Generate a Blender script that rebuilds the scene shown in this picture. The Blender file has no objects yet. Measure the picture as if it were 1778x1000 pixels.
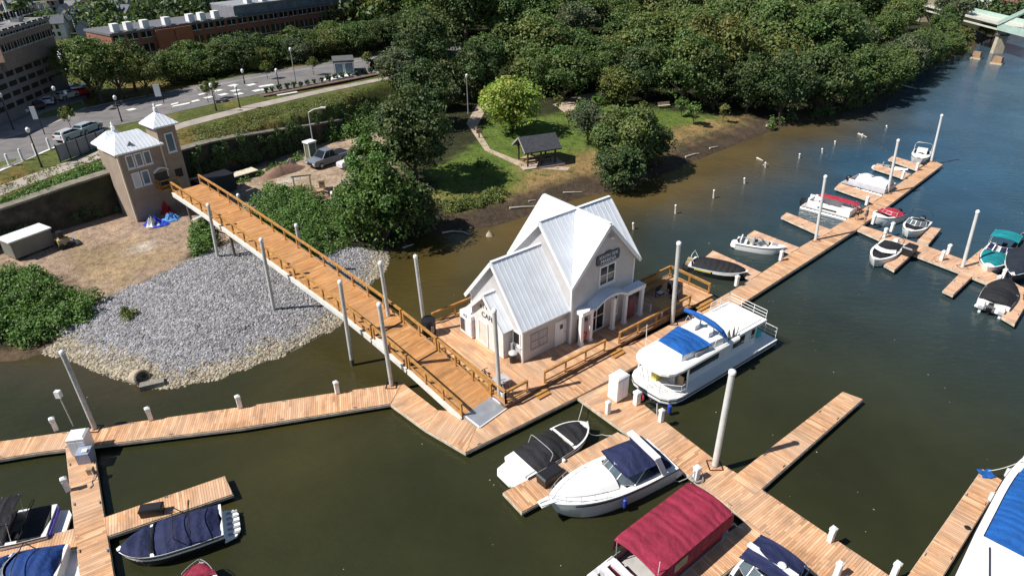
import bpy, math, random
import numpy as np
from mathutils import Vector, Matrix
rnd = random.Random(7)
S = bpy.context.scene
COL = S.collection
PI = math.pi
# ------------------------------------------------------------------ camera
CH, CF, CT, CR = 30.0, 1150.0, math.radians(30), math.radians(.6)
def ray(px, py):
    x = (px-889)/CF; y = (py-500)/CF
    c, s = math.cos(CR), math.sin(CR)
    x, y = c*x-s*y, s*x+c*y
    return Vector((x, math.cos(CT)-y*math.sin(CT), -math.sin(CT)-y*math.cos(CT)))
def at(px, py, z=0.0):
    d = ray(px, py)
    return Vector((0, 0, CH)) + d*((z-CH)/d.z)
cam = bpy.data.cameras.new('camera')
co = bpy.data.objects.new('camera', cam)
COL.objects.link(co)
c_, s_ = math.cos(CR), math.sin(CR)
right = Vector((c_, -s_*math.sin(CT), -s_*math.cos(CT)))
down = Vector((-s_, -c_*math.sin(CT), -c_*math.cos(CT)))
fwd = Vector((0, math.cos(CT), -math.sin(CT)))
m = Matrix.Identity(4)
for i in range(3):
    m[i][0], m[i][1], m[i][2] = right[i], -down[i], -fwd[i]
m[2][3] = CH
co.matrix_world = m
cam.sensor_width = 36; cam.lens = CF/1778*36
cam.clip_end = 3000; cam.clip_start = .5
S.camera = co
def height(base, zb, top):
    """height (absolute z) and sideways lean of a pole whose foot is at pixel base and whose head shows at pixel top"""
    B = at(*base, zb); r = ray(*top)
    s = (B.x*r.x+B.y*r.y)/(r.x*r.x+r.y*r.y)
    return B, CH+s*r.z, Vector((s*r.x-B.x, s*r.y-B.y, 0))
# ------------------------------------------------------------------ materials
MATS = {}
def nodes(name):
    mt = bpy.data.materials.new(name); mt.use_nodes = True
    nt = mt.node_tree; b = nt.nodes['Principled BSDF']
    return mt, nt, b
def N(nt, typ, **kw):
    n = nt.nodes.new(typ)
    for k, v in kw.items():
        if k in n.inputs.keys() if isinstance(k, str) and hasattr(n.inputs, 'keys') else False: n.inputs[k].default_value = v
        else: setattr(n, k, v)
    return n
def mth(nt, op, a, b=None):
    n = nt.nodes.new('ShaderNodeMath'); n.operation = op
    for i, v in enumerate((a, b)):
        if v is None: continue
        if isinstance(v, (int, float)): n.inputs[i].default_value = v
        else: nt.links.new(v, n.inputs[i])
    return n.outputs[0]
def mixc(nt, fac, a, b, mode='MIX'):
    n = nt.nodes.new('ShaderNodeMix'); n.data_type = 'RGBA'; n.blend_type = mode
    for i, v in ((0, fac), (6, a), (7, b)):
        if isinstance(v, (int, float)): n.inputs[i].default_value = v
        elif isinstance(v, tuple): n.inputs[i].default_value = (*v[:3], 1)
        else: nt.links.new(v, n.inputs[i])
    return n.outputs[2]
def noise(nt, scale, detail=3, vec=None, rough=.55):
    n = nt.nodes.new('ShaderNodeTexNoise'); n.inputs['Scale'].default_value = scale
    n.inputs['Detail'].default_value = detail; n.inputs['Roughness'].default_value = rough
    if vec is not None: nt.links.new(vec, n.inputs['Vector'])
    return n.outputs['Fac']
def ramp(nt, fac, stops):
    n = nt.nodes.new('ShaderNodeValToRGB'); e = n.color_ramp.elements
    while len(e) < len(stops): e.new(.5)
    for k, (p, c) in zip(e, stops):
        k.position = p; k.color = (*c, 1) if len(c) == 3 else c
    nt.links.new(fac, n.inputs[0]); return n.outputs[0]
def bump(nt, b, h, dist=.02, strength=.6):
    n = nt.nodes.new('ShaderNodeBump'); n.inputs['Strength'].default_value = strength
    n.inputs['Distance'].default_value = dist
    nt.links.new(h, n.inputs['Height']); nt.links.new(n.outputs[0], b.inputs['Normal'])
def pm(name, col, rough=.5, metal=0, var=.18, scale=1.5, bmp=0, spec=.5, bscale=None):
    """painted / plain surface with mottling"""
    if name in MATS: return MATS[name]
    mt, nt, b = nodes(name)
    tc = nt.nodes.new('ShaderNodeTexCoord').outputs['Object']
    f = noise(nt, scale, 5, tc)
    f2 = ramp(nt, f, [(.3, tuple(c*(1-var) for c in col)), (.7, tuple(min(.95, c*(1+var*.5)) for c in col))])
    nt.links.new(f2, b.inputs['Base Color'])
    b.inputs['Roughness'].default_value = rough; b.inputs['Metallic'].default_value = metal
    b.inputs['Specular IOR Level'].default_value = spec
    if bmp: bump(nt, b, noise(nt, bscale or scale*6, 4, tc), bmp, .7)
    MATS[name] = mt; return mt
def fabric(name, col, rough=.8):
    if name in MATS: return MATS[name]
    mt, nt, b = nodes(name)
    tc = nt.nodes.new('ShaderNodeTexCoord').outputs['Object']
    f = noise(nt, 1.1, 5, tc)
    nt.links.new(ramp(nt, f, [(.3, tuple(c*.7 for c in col)), (.7, tuple(c*1.15 for c in col))]), b.inputs['Base Color'])
    w = nt.nodes.new('ShaderNodeTexWave'); w.inputs['Scale'].default_value = .55; w.inputs['Distortion'].default_value = 6; w.inputs['Detail'].default_value = 2
    nt.links.new(tc, w.inputs['Vector'])
    bump(nt, b, mth(nt, 'ADD', mth(nt, 'MULTIPLY', w.outputs['Fac'], .5), noise(nt, 4, 3, tc)), .12, .6)
    b.inputs['Roughness'].default_value = rough; b.inputs['Specular IOR Level'].default_value = .3
    MATS[name] = mt; return mt
def deckmat(name, c1, c2, grey):
    """deck boards: UV u runs along the dock in metres, v across"""
    if name in MATS: return MATS[name]
    mt, nt, b = nodes(name)
    uv = nt.nodes.new('ShaderNodeUVMap').outputs[0]
    sp = nt.nodes.new('ShaderNodeSeparateXYZ'); nt.links.new(uv, sp.inputs[0])
    u, v = sp.outputs[0], sp.outputs[1]
    ub = mth(nt, 'DIVIDE', u, .145); i = mth(nt, 'FLOOR', ub); fr = mth(nt, 'FRACT', ub)
    wn = nt.nodes.new('ShaderNodeTexWhiteNoise'); wn.noise_dimensions = '1D'; nt.links.new(i, wn.inputs['W'])
    off = mth(nt, 'MULTIPLY', wn.outputs['Value'], 7.0)
    j = mth(nt, 'FLOOR', mth(nt, 'DIVIDE', mth(nt, 'ADD', v, off), 2.3))
    cb = nt.nodes.new('ShaderNodeCombineXYZ'); nt.links.new(i, cb.inputs[0]); nt.links.new(j, cb.inputs[1])
    w2 = nt.nodes.new('ShaderNodeTexWhiteNoise'); w2.noise_dimensions = '2D'; nt.links.new(cb.outputs[0], w2.inputs['Vector'])
    col = ramp(nt, w2.outputs['Value'], [(0, tuple(c*.62 for c in c1)), (.15, tuple(c*.9 for c in c1)), (.6, c1), (1, c2)])
    cs = nt.nodes.new('ShaderNodeCombineXYZ')
    nt.links.new(mth(nt, 'MULTIPLY', u, 1.25), cs.inputs[0]); nt.links.new(mth(nt, 'MULTIPLY', v, .42), cs.inputs[1])
    st = noise(nt, 1.0, 4, cs.outputs[0], .65)
    col = mixc(nt, mth(nt, 'MULTIPLY', ramp(nt, st, [(.46, (0, 0, 0)), (.68, (1, 1, 1))]), .85), col, tuple(c*.5 for c in c1))
    big = noise(nt, .28, 3, uv)
    col = mixc(nt, mth(nt, 'MULTIPLY', ramp(nt, big, [(.4, (0, 0, 0)), (.75, (1, 1, 1))]), .65), col, grey)
    gap = mth(nt, 'LESS_THAN', fr, .07)
    col = mixc(nt, mth(nt, 'MULTIPLY', gap, .8), col, (.03, .018, .01))
    nt.links.new(col, b.inputs['Base Color'])
    bump(nt, b, mth(nt, 'SUBTRACT', mth(nt, 'MULTIPLY', st, .3), gap), .012, .8)
    b.inputs['Roughness'].default_value = .75; b.inputs['Specular IOR Level'].default_value = .25
    MATS[name] = mt; return mt
def seamroof(name, col):
    if name in MATS: return MATS[name]
    mt, nt, b = nodes(name)
    tc = nt.nodes.new('ShaderNodeTexCoord').outputs['Object']
    nt.links.new(ramp(nt, noise(nt, .7, 5, tc), [(.3, tuple(c*.86 for c in col)), (.7, col)]), b.inputs['Base Color'])
    b.inputs['Roughness'].default_value = .38; b.inputs['Metallic'].default_value = .0
    bump(nt, b, noise(nt, 2, 3, tc), .015, .4)
    MATS[name] = mt; return mt
def siding(name, col, pitch=.13):
    if name in MATS: return MATS[name]
    mt, nt, b = nodes(name)
    tc = nt.nodes.new('ShaderNodeTexCoord').outputs['Object']
    sp = nt.nodes.new('ShaderNodeSeparateXYZ'); nt.links.new(tc, sp.inputs[0])
    fr = mth(nt, 'FRACT', mth(nt, 'DIVIDE', sp.outputs[2], pitch))
    c = ramp(nt, noise(nt, 1.3, 5, tc), [(.3, tuple(k*.85 for k in col)), (.7, col)])
    c = mixc(nt, mth(nt, 'MULTIPLY', mth(nt, 'LESS_THAN', fr, .14), .45), c, tuple(k*.5 for k in col))
    nt.links.new(c, b.inputs['Base Color']); bump(nt, b, fr, .02, .5)
    b.inputs['Roughness'].default_value = .6
    MATS[name] = mt; return mt
def brick(name, c1, c2, mortar, sc=1.0):
    if name in MATS: return MATS[name]
    mt, nt, b = nodes(name)
    tc = nt.nodes.new('ShaderNodeTexCoord').outputs['Object']
    sp = nt.nodes.new('ShaderNodeSeparateXYZ'); nt.links.new(tc, sp.inputs[0])
    cb = nt.nodes.new('ShaderNodeCombineXYZ')
    nt.links.new(mth(nt, 'ADD', sp.outputs[0], sp.outputs[1]), cb.inputs[0]); nt.links.new(sp.outputs[2], cb.inputs[1])
    br = nt.nodes.new('ShaderNodeTexBrick'); nt.links.new(cb.outputs[0], br.inputs['Vector'])
    br.inputs['Scale'].default_value = sc; br.inputs['Brick Width'].default_value = .42; br.inputs['Row Height'].default_value = .15; br.inputs['Mortar Size'].default_value = .012
    br.inputs['Color1'].default_value = (*c1, 1); br.inputs['Color2'].default_value = (*c2, 1); br.inputs['Mortar'].default_value = (*mortar, 1)
    c = mixc(nt, .55, br.outputs['Color'], ramp(nt, noise(nt, .8, 5, tc), [(.3, tuple(k*.75 for k in c1)), (.7, c2)]))
    nt.links.new(c, b.inputs['Base Color']); b.inputs['Roughness'].default_value = .85
    bump(nt, b, noise(nt, 9, 3, tc), .015, .4)
    MATS[name] = mt; return mt
WOOD = deckmat('new cedar boards', (.65, .355, .19), (.78, .49, .29), (.50, .37, .27))
WOODR = deckmat('pale pink cedar boards', (.68, .40, .25), (.76, .50, .33), (.62, .42, .30))
WOODO = deckmat('orange gangway boards', (.56, .27, .10), (.66, .35, .15), (.50, .28, .14))
RAIL = pm('stained rail timber', (.47, .235, .065), .6, var=.35, scale=2.5)
FASCIA = pm('bleached rub board', (.60, .52, .42), .7, var=.4, scale=2)
DARKF = pm('dark float', (.022, .02, .018), .6)
WHITE = pm('white paint', (.80, .80, .80), .4, var=.06)
GEL = pm('white gelcoat', (.82, .82, .80), .22, var=.05)
GREYP = pm('grey paint', (.30, .31, .33), .5)
STEEL = pm('steel', (.42, .43, .44), .4, metal=.6, var=.2)
GALV = pm('galvanised pile', (.52, .52, .50), .55, var=.25, scale=1.2, bmp=.02)
CONC = pm('concrete', (.42, .39, .35), .85, var=.25)
BLACK = pm('black plastic', (.015, .015, .018), .45)
TYRE = pm('tyre rubber', (.02, .02, .02), .8)
GLASS = pm('dark glass', (.012, .016, .02), .08, var=.1)
SKYGLASS = pm('pale glass', (.16, .22, .27), .08, var=.3, scale=.6)
ROOFW = seamroof('white seam metal', (.80, .83, .88))
SIDE = siding('cream lap siding', (.57, .55, .545))
CBLK = fabric('black canvas', (.018, .018, .022))
CNAVY = fabric('navy canvas', (.018, .024, .075))
CBLUE = fabric('blue canvas', (.012, .10, .36))
CDBLU = fabric('deep blue canvas', (.014, .05, .20))
CMAR = fabric('maroon canvas', (.26, .022, .05))
CRED = fabric('red canvas', (.42, .03, .055))
CTEAL = fabric('teal canvas', (.01, .22, .25))
VINYL = fabric('white vinyl', (.74, .74, .76), .5)
VRED = pm('maroon vinyl', (.12, .012, .025), .5)
TAN = pm('tan board', (.42, .30, .19), .8, var=.3)
# ------------------------------------------------------------------ mesh builder
class MB:
    def __init__(s): s.v = []; s.f = []; s.m = []; s.uv = []
    def face(s, pts, m=0, uv=None):
        b = len(s.v); s.v += [tuple(p) for p in pts]
        s.f.append(tuple(range(b, b+len(pts)))); s.m.append(m); s.uv.append(uv)
    def mesh(s, vs, fs, m=0):
        b = len(s.v); s.v += [tuple(p) for p in vs]
        for f in fs: s.f.append(tuple(i+b for i in f)); s.m.append(m); s.uv.append(None)
    def hexa(s, a, m=0, mtop=None):
        """8 corners: 4 bottom ccw, 4 top ccw"""
        b = len(s.v); s.v += [tuple(p) for p in a]
        for k, f in enumerate(((3, 2, 1, 0), (4, 5, 6, 7), (0, 1, 5, 4), (1, 2, 6, 5), (2, 3, 7, 6), (3, 0, 4, 7))):
            s.f.append(tuple(i+b for i in f)); s.m.append(mtop if (k == 1 and mtop is not None) else m); s.uv.append(None)
    def box(s, x0, x1, y0, y1, z0, z1, m=0, mtop=None):
        s.hexa([(x0, y0, z0), (x1, y0, z0), (x1, y1, z0), (x0, y1, z0), (x0, y0, z1), (x1, y0, z1), (x1, y1, z1), (x0, y1, z1)], m, mtop)
    def bar(s, p, q, w, h, m=0, up=Vector((0, 0, 1))):
        p = Vector(p); q = Vector(q); d = (q-p)
        if d.length < 1e-6: return
        d.normalize(); sd = d.cross(up)
        if sd.length < 1e-4: sd = d.cross(Vector((1, 0, 0)))
        sd.normalize(); u = sd.cross(d).normalized(); a = sd*w/2; b = u*h/2
        s.hexa([p-a-b, q-a-b, q+a-b, p+a-b, p-a+b, q-a+b, q+a+b, p+a+b], m)
    def tube(s, pts, r, n=8, m=0, cap=True):
        pts = [Vector(p) for p in pts]; rows = []
        rs = r if isinstance(r, (list, tuple)) else [r]*len(pts)
        for i, p in enumerate(pts):
            d = (pts[min(i+1, len(pts)-1)]-pts[max(i-1, 0)]).normalized()
            a = d.cross(Vector((0, 0, 1)))
            if a.length < .05: a = d.cross(Vector((1, 0, 0)))
            a.normalize(); b = d.cross(a)
            rows.append([p+(a*math.cos(k*2*PI/n)+b*math.sin(k*2*PI/n))*rs[i] for k in range(n)])
        s.loft(rows, True, m, cap, cap)
    def loft(s, rows, closed=False, m=0, cap0=False, cap1=False, mfun=None):
        b = len(s.v); n = len(rows[0])
        for r in rows: s.v += [tuple(p) for p in r]
        for i in range(len(rows)-1):
            for k in range(n if closed else n-1):
                k2 = (k+1) % n
                s.f.append((b+i*n+k, b+i*n+k2, b+(i+1)*n+k2, b+(i+1)*n+k)); s.m.append(mfun(i, k) if mfun else m); s.uv.append(None)
        if cap0: s.f.append(tuple(b+k for k in reversed(range(n)))); s.m.append(m); s.uv.append(None)
        if cap1: s.f.append(tuple(b+(len(rows)-1)*n+k for k in range(n))); s.m.append(m); s.uv.append(None)
    def lathe(s, prof, n=16, m=0, c=(0, 0)):
        s.loft([[(c[0]+r*math.cos(k*2*PI/n), c[1]+r*math.sin(k*2*PI/n), z) for k in range(n)] for r, z in prof], True, m, True, True)
    def prism(s, poly, z0, z1, m=0, mtop=None):
        n = len(poly)
        s.loft([[(x, y, z0) for x, y in poly], [(x, y, z1) for x, y in poly]], True, m, True, False)
        s.face([(x, y, z1) for x, y in poly], m if mtop is None else mtop)
    def ball(s, c, r, m=0, n=8, sq=1.0):
        s.loft([[(c[0]+r*math.sin(a)*math.cos(k*2*PI/n), c[1]+r*math.sin(a)*math.sin(k*2*PI/n), c[2]-r*sq*math.cos(a)) for k in range(n)]
                for a in [PI*(i+.02)/(6.04) for i in range(7)]], True, m, True, True)
    def build(s, name, mats, parent=None, smooth=False, loc=None, rz=None):
        me = bpy.data.meshes.new(name)
        me.from_pydata(s.v, [], s.f)
        if not isinstance(mats, (list, tuple)): mats = [mats]
        for mt in mats: me.materials.append(mt)
        me.polygons.foreach_set('material_index', s.m)
        if any(u is not None for u in s.uv):
            ul = me.uv_layers.new(name='UVMap'); buf = []
            for f, u in zip(s.f, s.uv):
                for k in range(len(f)): buf += list(u[k]) if u else [0, 0]
            ul.data.foreach_set('uv', buf)
        if smooth:
            me.polygons.foreach_set('use_smooth', [True]*len(s.f))
            try: me.set_sharp_from_angle(angle=math.radians(40))
            except Exception: pass
        me.update()
        o = bpy.data.objects.new(name, me); COL.objects.link(o)
        if parent is not None: o.parent = parent
        if loc is not None: o.location = loc
        if rz is not None: o.rotation_euler[2] = rz
        return o
def tag(o, label=None, cat=None, group=None, kind=None):
    if label: o['label'] = label
    if cat: o['category'] = cat
    if group: o['group'] = group
    if kind: o['kind'] = kind
    return o
def thing(name, label, cat, loc=(0, 0, 0), rz=0, group=None):
    o = bpy.data.objects.new(name, None); COL.objects.link(o)
    o.location = loc; o.rotation_euler = (0, 0, rz); o.empty_display_size = .3
    return tag(o, label, cat, group)
def dup(root, loc, rz=0, label=None, group=None, scale=None):
    r = root.copy(); COL.objects.link(r); r.location = loc; r.rotation_euler = (0, 0, rz)
    if label: r['label'] = label
    if group: r['group'] = group
    if scale is not None: r.scale = scale
    for ch in list(root.children):
        c = ch.copy(); COL.objects.link(c); c.parent = r
        for g in list(ch.children):
            d = g.copy(); COL.objects.link(d); d.parent = c
    return r
def lerp(a, b, t): return a+(b-a)*t
# ------------------------------------------------------------------ terrain
def w2(p, z=0.0):
    a = at(p[0], p[1], z); return (a.x, a.y)
SHPX = [(0,628),(40,625),(75,612),(105,618),(140,628),(180,645),(230,660),(265,672),(300,670),(350,662),(400,650),(440,636),(475,622),(510,610),(545,590),(575,572),(600,555),(618,530),(640,500),(665,470),(677,450),(672,437),(690,428),(720,412),(760,405),(800,402),(850,396),(900,380),(950,362),(1000,346),(1060,333),(1110,322),(1160,300),(1200,282),(1250,262),(1300,244),(1330,232),(1380,216),(1420,205),(1460,195),(1500,183),(1535,172),(1560,158),(1590,135),(1620,112),(1660,98),(1692,88),(1700,76),(1712,70),(1728,67),(1735,60),(1762,47),(1800,44),(1900,44)]
SHORE = [(-140, 24), (-70, 40)] + [w2(p) for p in SHPX] + [(420, 215)]
LAND = SHORE + [(420, 900), (-500, 900), (-500, 24)]
WALL = [(-90, 13.5), w2((0, 425), 2.4), w2((190, 372), 2.4), w2((330, 322), 2.4), w2((540, 254), 2.4), w2((650, 214), 2.4)]
UPPER = WALL + [(4, 118), (45, 150), (75, 185), (70, 700), (-500, 700), (-500, 13)]
def sdist(x, y, poly, closed=True, line=None):
    """signed distance to polygon edge (positive inside); distance measured to `line` edges only if given"""
    x = np.asarray(x, float); y = np.asarray(y, float)
    ins = np.zeros(x.shape, bool); n = len(poly)
    for i in range(n):
        x1, y1 = poly[i]; x2, y2 = poly[(i+1) % n]
        if y1 != y2:
            c = ((y1 > y) != (y2 > y)) & (x < (x2-x1)*(y-y1)/(y2-y1)+x1)
            ins ^= c
    ln = line or (list(poly)+[poly[0]]); d2 = np.full(x.shape, 1e12)
    for i in range(len(ln)-1):
        x1, y1 = ln[i]; dx = ln[i+1][0]-x1; dy = ln[i+1][1]-y1; L = dx*dx+dy*dy+1e-9
        t = np.clip(((x-x1)*dx+(y-y1)*dy)/L, 0, 1)
        d2 = np.minimum(d2, (x-x1-t*dx)**2+(y-y1-t*dy)**2)
    d = np.sqrt(d2)
    return np.where(ins, d, -d)
def sst(a, b, x):
    t = np.clip((x-a)/(b-a), 0, 1); return t*t*(3-2*t)
def wob(x, y, f, s=0):
    return np.sin(x*f+s)*np.cos(y*f*1.13+s*2)+.5*np.sin(x*f*2.3+y*f*1.7+s*3)
UPL = WALL+[(4, 118), (45, 150), (75, 185)]
def ter(x, y):
    x = np.asarray(x, float); y = np.asarray(y, float)
    sd = sdist(x, y, LAND, line=SHORE)
    z = np.where(sd > 0, 2.5*(1-np.exp(-np.maximum(sd, 0)/9)), np.maximum(sd*.22, -3))
    z = z+np.where(sd > 4, .06*wob(x, y, .5), 0)
    su = sdist(x, y, UPPER, line=UPL)
    wd = .7+9*sst(-27, -10, x)
    zu = 5.5+.95*sst(-50, -41, x)+1.0*sst(1, 13, su)
    fade = 1-sst(8, 50, x)*(1-sst(150, 260, y))
    z = z+(zu-z)*sst(.35, .35+wd, su)*fade
    hill = np.clip(y-175+.35*(-x-60), 0, 400)*.17*sst(60, 0, x)
    hill = hill+np.clip(y-230, 0, 400)*.08*sst(60, 120, x)
    return z+np.where(sd > 0, hill, 0)
_T = np.concatenate([np.arange(30, 180, .35), np.arange(180, 600, 1.5)])
def on(px, py, dz=0.0):
    """where the sight line through a pixel of the photograph meets the ground"""
    d = ray(px, py); d.normalize()
    X = d.x*_T; Y = d.y*_T; Z = CH+d.z*_T
    g = np.maximum(ter(X, Y), 0)+dz
    k = int(np.argmax(Z < g))
    if Z[k] >= g[k]: k = len(_T)-1
    k = max(k, 1); a = Z[k-1]-g[k-1]; b = g[k]-Z[k]; t = a/(a+b) if a+b > 1e-6 else 0
    s = _T[k-1]+(_T[k]-_T[k-1])*max(0, min(1, t))
    return Vector((d.x*s, d.y*s, CH+d.z*s-dz))
def gz(x, y): return float(ter(np.array([x]), np.array([y]))[0])
def ax(fine, coarse): return np.array(sorted(set(np.round(np.concatenate([fine]+coarse), 3))))
GX = ax(np.arange(-72, 62, .75), [np.arange(-300, -72, 6), np.arange(62, 150, 2), np.arange(150, 400, 8)])
GY = ax(np.arange(28, 128, .75), [np.arange(128, 200, 2.5), np.arange(200, 500, 8)])
XX, YY = np.meshgrid(GX, GY)
ZZ = ter(XX, YY); SD = sdist(XX, YY, LAND, line=SHORE); SU = sdist(XX, YY, UPPER, line=UPL)
def zone(poly): return sdist(XX, YY, poly)
def zpx(pts): return [tuple(on(*p).xy) for p in pts]
def blend(C, w, col):
    return C*(1-w[..., None])+np.array(col)*w[..., None]
nz = wob(XX, YY, .9)*.5+wob(XX, YY, 2.1, 1)*.35
n2 = wob(XX, YY, .27, 3)*.6+wob(XX, YY, .11, 5)*.5
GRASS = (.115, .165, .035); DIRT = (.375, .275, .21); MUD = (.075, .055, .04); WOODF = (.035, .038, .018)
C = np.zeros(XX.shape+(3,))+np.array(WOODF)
C = blend(C, sst(-1, 1, zone(zpx([(760,330),(740,300),(830,250),(840,215),(960,200),(1010,180),(1080,175),(1130,190),(1230,200),(1310,215),(1325,228),(1150,290),(1030,330),(900,345),(830,365),(770,370)]))+nz*.8), GRASS)
dry = (.27, .185, .085)
C = blend(C, sst(-1.5, 1.5, zone(zpx([(900,275),(985,270),(1100,250),(1160,222),(1300,200),(1330,225),(1180,285),(1050,330),(960,345),(880,350),(905,320)]))+nz*1.3), dry)
C = blend(C, sst(-1.5, 1.5, zone(zpx([(760,340),(840,330),(900,325),(860,350),(800,368)]))+nz*1.5), (.22, .19, .06))
C = blend(C, sst(-1, 1, zone(zpx([(-60,450),(0,425),(190,372),(330,335),(420,395),(400,420),(330,440),(300,470),(210,510),(180,520),(110,490),(0,480),(-60,490)]))+nz*.9), DIRT)
C = blend(C, sst(-1, 1, zone(zpx([(130,430),(230,420),(320,445),(250,480),(190,505),(120,470)]))+nz*2), (.335, .245, .155))
C = blend(C, sst(-.6, .6, zone(zpx([(208,438),(275,417),(284,422),(225,447)]))+nz*.7), (.55, .47, .40))
C = blend(C, sst(-1, 1, zone(zpx([(330,322),(440,292),(540,255),(690,225),(690,330),(600,350),(520,330),(440,335),(400,370),(360,350)]))+nz*.6), (.40, .30, .225))
C = blend(C, sst(-.8, .8, zone(zpx([(390,372),(440,338),(520,300),(530,306),(460,345),(410,385)]))+nz*.4), (.50, .44, .38))
GRV = zpx([(75,612),(120,560),(185,520),(300,470),(350,440),(400,425),(455,440),(545,450),(600,435),(672,437),(677,450),(640,500),(600,555),(540,592),(440,638),(300,676),(230,664),(140,632)])
gv = sst(-.8, .8, zone(GRV)+nz*.5)
C = blend(C, gv, (.30, .295, .30))
C = blend(C, gv*sst(3.2, .8, SD+nz*.6), (.31, .275, .215))
rightshore = sst(-12, -6, XX)
C = blend(C, rightshore*sst(5.5, 2.5, SD+nz*.9), MUD)
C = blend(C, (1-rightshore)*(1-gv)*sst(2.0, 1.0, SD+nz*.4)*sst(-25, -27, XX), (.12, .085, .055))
up = sst(.2, .6, SU)*sst(20, 0, XX)
C = blend(C, up, (.10, .12, .035))
C = blend(C, up*sst(-.2, .8, n2+nz*.4), (.20, .145, .05))
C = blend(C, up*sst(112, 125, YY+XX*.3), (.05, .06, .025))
C = blend(C, sst(0, -.4, SD), (.075, .055, .025))
C = np.clip(C*(1+.22*nz[..., None]*.6), .004, .8)
nx, ny = len(GX), len(GY)
verts = np.stack([XX, YY, ZZ], -1).reshape(-1, 3)
idx = np.arange(nx*ny).reshape(ny, nx)
faces = np.stack([idx[:-1, :-1], idx[:-1, 1:], idx[1:, 1:], idx[1:, :-1]], -1).reshape(-1, 4)
def fastmesh(name, verts, faces, mats, smooth=True):
    me = bpy.data.meshes.new(name); k = faces.shape[1]
    me.vertices.add(len(verts)); me.vertices.foreach_set('co', np.asarray(verts, np.float32).ravel())
    me.loops.add(faces.size); me.loops.foreach_set('vertex_index', faces.ravel().astype(np.int32))
    me.polygons.add(len(faces)); me.polygons.foreach_set('loop_start', np.arange(0, faces.size, k, dtype=np.int32))
    me.polygons.foreach_set('loop_total', np.full(len(faces), k, np.int32))
    me.polygons.foreach_set('use_smooth', np.full(len(faces), smooth))
    for mt in (mats if isinstance(mats, list) else [mats]): me.materials.append(mt)
    me.update(calc_edges=True); return me
def setcol(me, C):
    a = me.color_attributes.new('Col', 'FLOAT_COLOR', 'POINT')
    a.data.foreach_set('color', np.concatenate([C.reshape(-1, 3), np.ones((C.size//3, 1))], 1).astype(np.float32).ravel())
mt, nt, b = nodes('ground soil and grass')
at_ = nt.nodes.new('ShaderNodeVertexColor'); at_.layer_name = 'Col'
tc = nt.nodes.new('ShaderNodeTexCoord').outputs['Object']
f1 = noise(nt, 1.6, 8, tc, .7); f2 = noise(nt, .22, 4, tc)
c = mixc(nt, 1.0, at_.outputs['Color'], ramp(nt, f1, [(.25, (.35, .35, .35)), (.5, (.95, .95, .95)), (.8, (1.5, 1.5, 1.45))]), 'MULTIPLY')
c = mixc(nt, 1.0, c, ramp(nt, f2, [(.3, (.75, .75, .72)), (.7, (1.18, 1.15, 1.1))]), 'MULTIPLY')
nt.links.new(c, b.inputs['Base Color']); b.inputs['Roughness'].default_value = .95; b.inputs['Specular IOR Level'].default_value = .15
bump(nt, b, noise(nt, 3, 8, tc, .7), .25, .9)
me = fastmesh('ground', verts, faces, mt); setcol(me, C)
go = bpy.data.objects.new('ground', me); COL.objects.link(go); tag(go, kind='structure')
# water
mt, nt, b = nodes('river water')
at_ = nt.nodes.new('ShaderNodeVertexColor'); at_.layer_name = 'Col'
tc = nt.nodes.new('ShaderNodeTexCoord').outputs['Object']
mp = nt.nodes.new('ShaderNodeMapping'); nt.links.new(tc, mp.inputs[0]); mp.inputs['Rotation'].default_value = (0, 0, .5); mp.inputs['Scale'].default_value = (1, 2.2, 1)
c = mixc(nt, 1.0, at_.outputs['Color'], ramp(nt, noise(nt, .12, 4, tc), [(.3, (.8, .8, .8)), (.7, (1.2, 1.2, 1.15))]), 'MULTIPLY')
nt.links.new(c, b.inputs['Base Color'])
b.inputs['Roughness'].default_value = .11; b.inputs['IOR'].default_value = 1.33; b.inputs['Specular IOR Level'].default_value = .5
h = mth(nt, 'ADD', mth(nt, 'MULTIPLY', noise(nt, .9, 3, mp.outputs[0], .5), .8), mth(nt, 'MULTIPLY', noise(nt, 3.2, 3, mp.outputs[0], .6), .25))
h = mth(nt, 'MULTIPLY', h, ramp(nt, noise(nt, .05, 3, tc), [(.35, (.3, .3, .3)), (.7, (1, 1, 1))]))
bump(nt, b, h, .17, .8)
WX = ax(np.arange(-80, 130, 2.0), [np.arange(-300, -80, 20), np.arange(130, 420, 10)]); WY = ax(np.arange(5, 180, 2.0), [np.arange(-60, 5, 8), np.arange(180, 460, 10)])
WXX, WYY = np.meshgrid(WX, WY)
wsd = sdist(WXX, WYY, LAND, line=SHORE)
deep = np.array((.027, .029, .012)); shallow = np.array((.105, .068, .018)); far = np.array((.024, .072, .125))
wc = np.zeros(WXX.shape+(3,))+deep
wc = blend(wc, sst(28, 88, WXX*.55+WYY*.6), far)  # blue of the reflected sky painted into the base colour toward the far right
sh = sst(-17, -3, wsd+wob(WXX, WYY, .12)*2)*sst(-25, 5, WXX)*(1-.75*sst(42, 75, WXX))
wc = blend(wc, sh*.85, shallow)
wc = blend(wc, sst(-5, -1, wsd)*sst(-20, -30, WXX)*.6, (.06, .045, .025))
wf = np.arange(len(WX)*len(WY)).reshape(len(WY), len(WX))
wfaces = np.stack([wf[:-1, :-1], wf[:-1, 1:], wf[1:, 1:], wf[1:, :-1]], -1).reshape(-1, 4)
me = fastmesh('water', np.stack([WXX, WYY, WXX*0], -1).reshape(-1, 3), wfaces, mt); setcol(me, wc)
wo = bpy.data.objects.new('water', me); COL.objects.link(wo); tag(wo, kind='structure')
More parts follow.
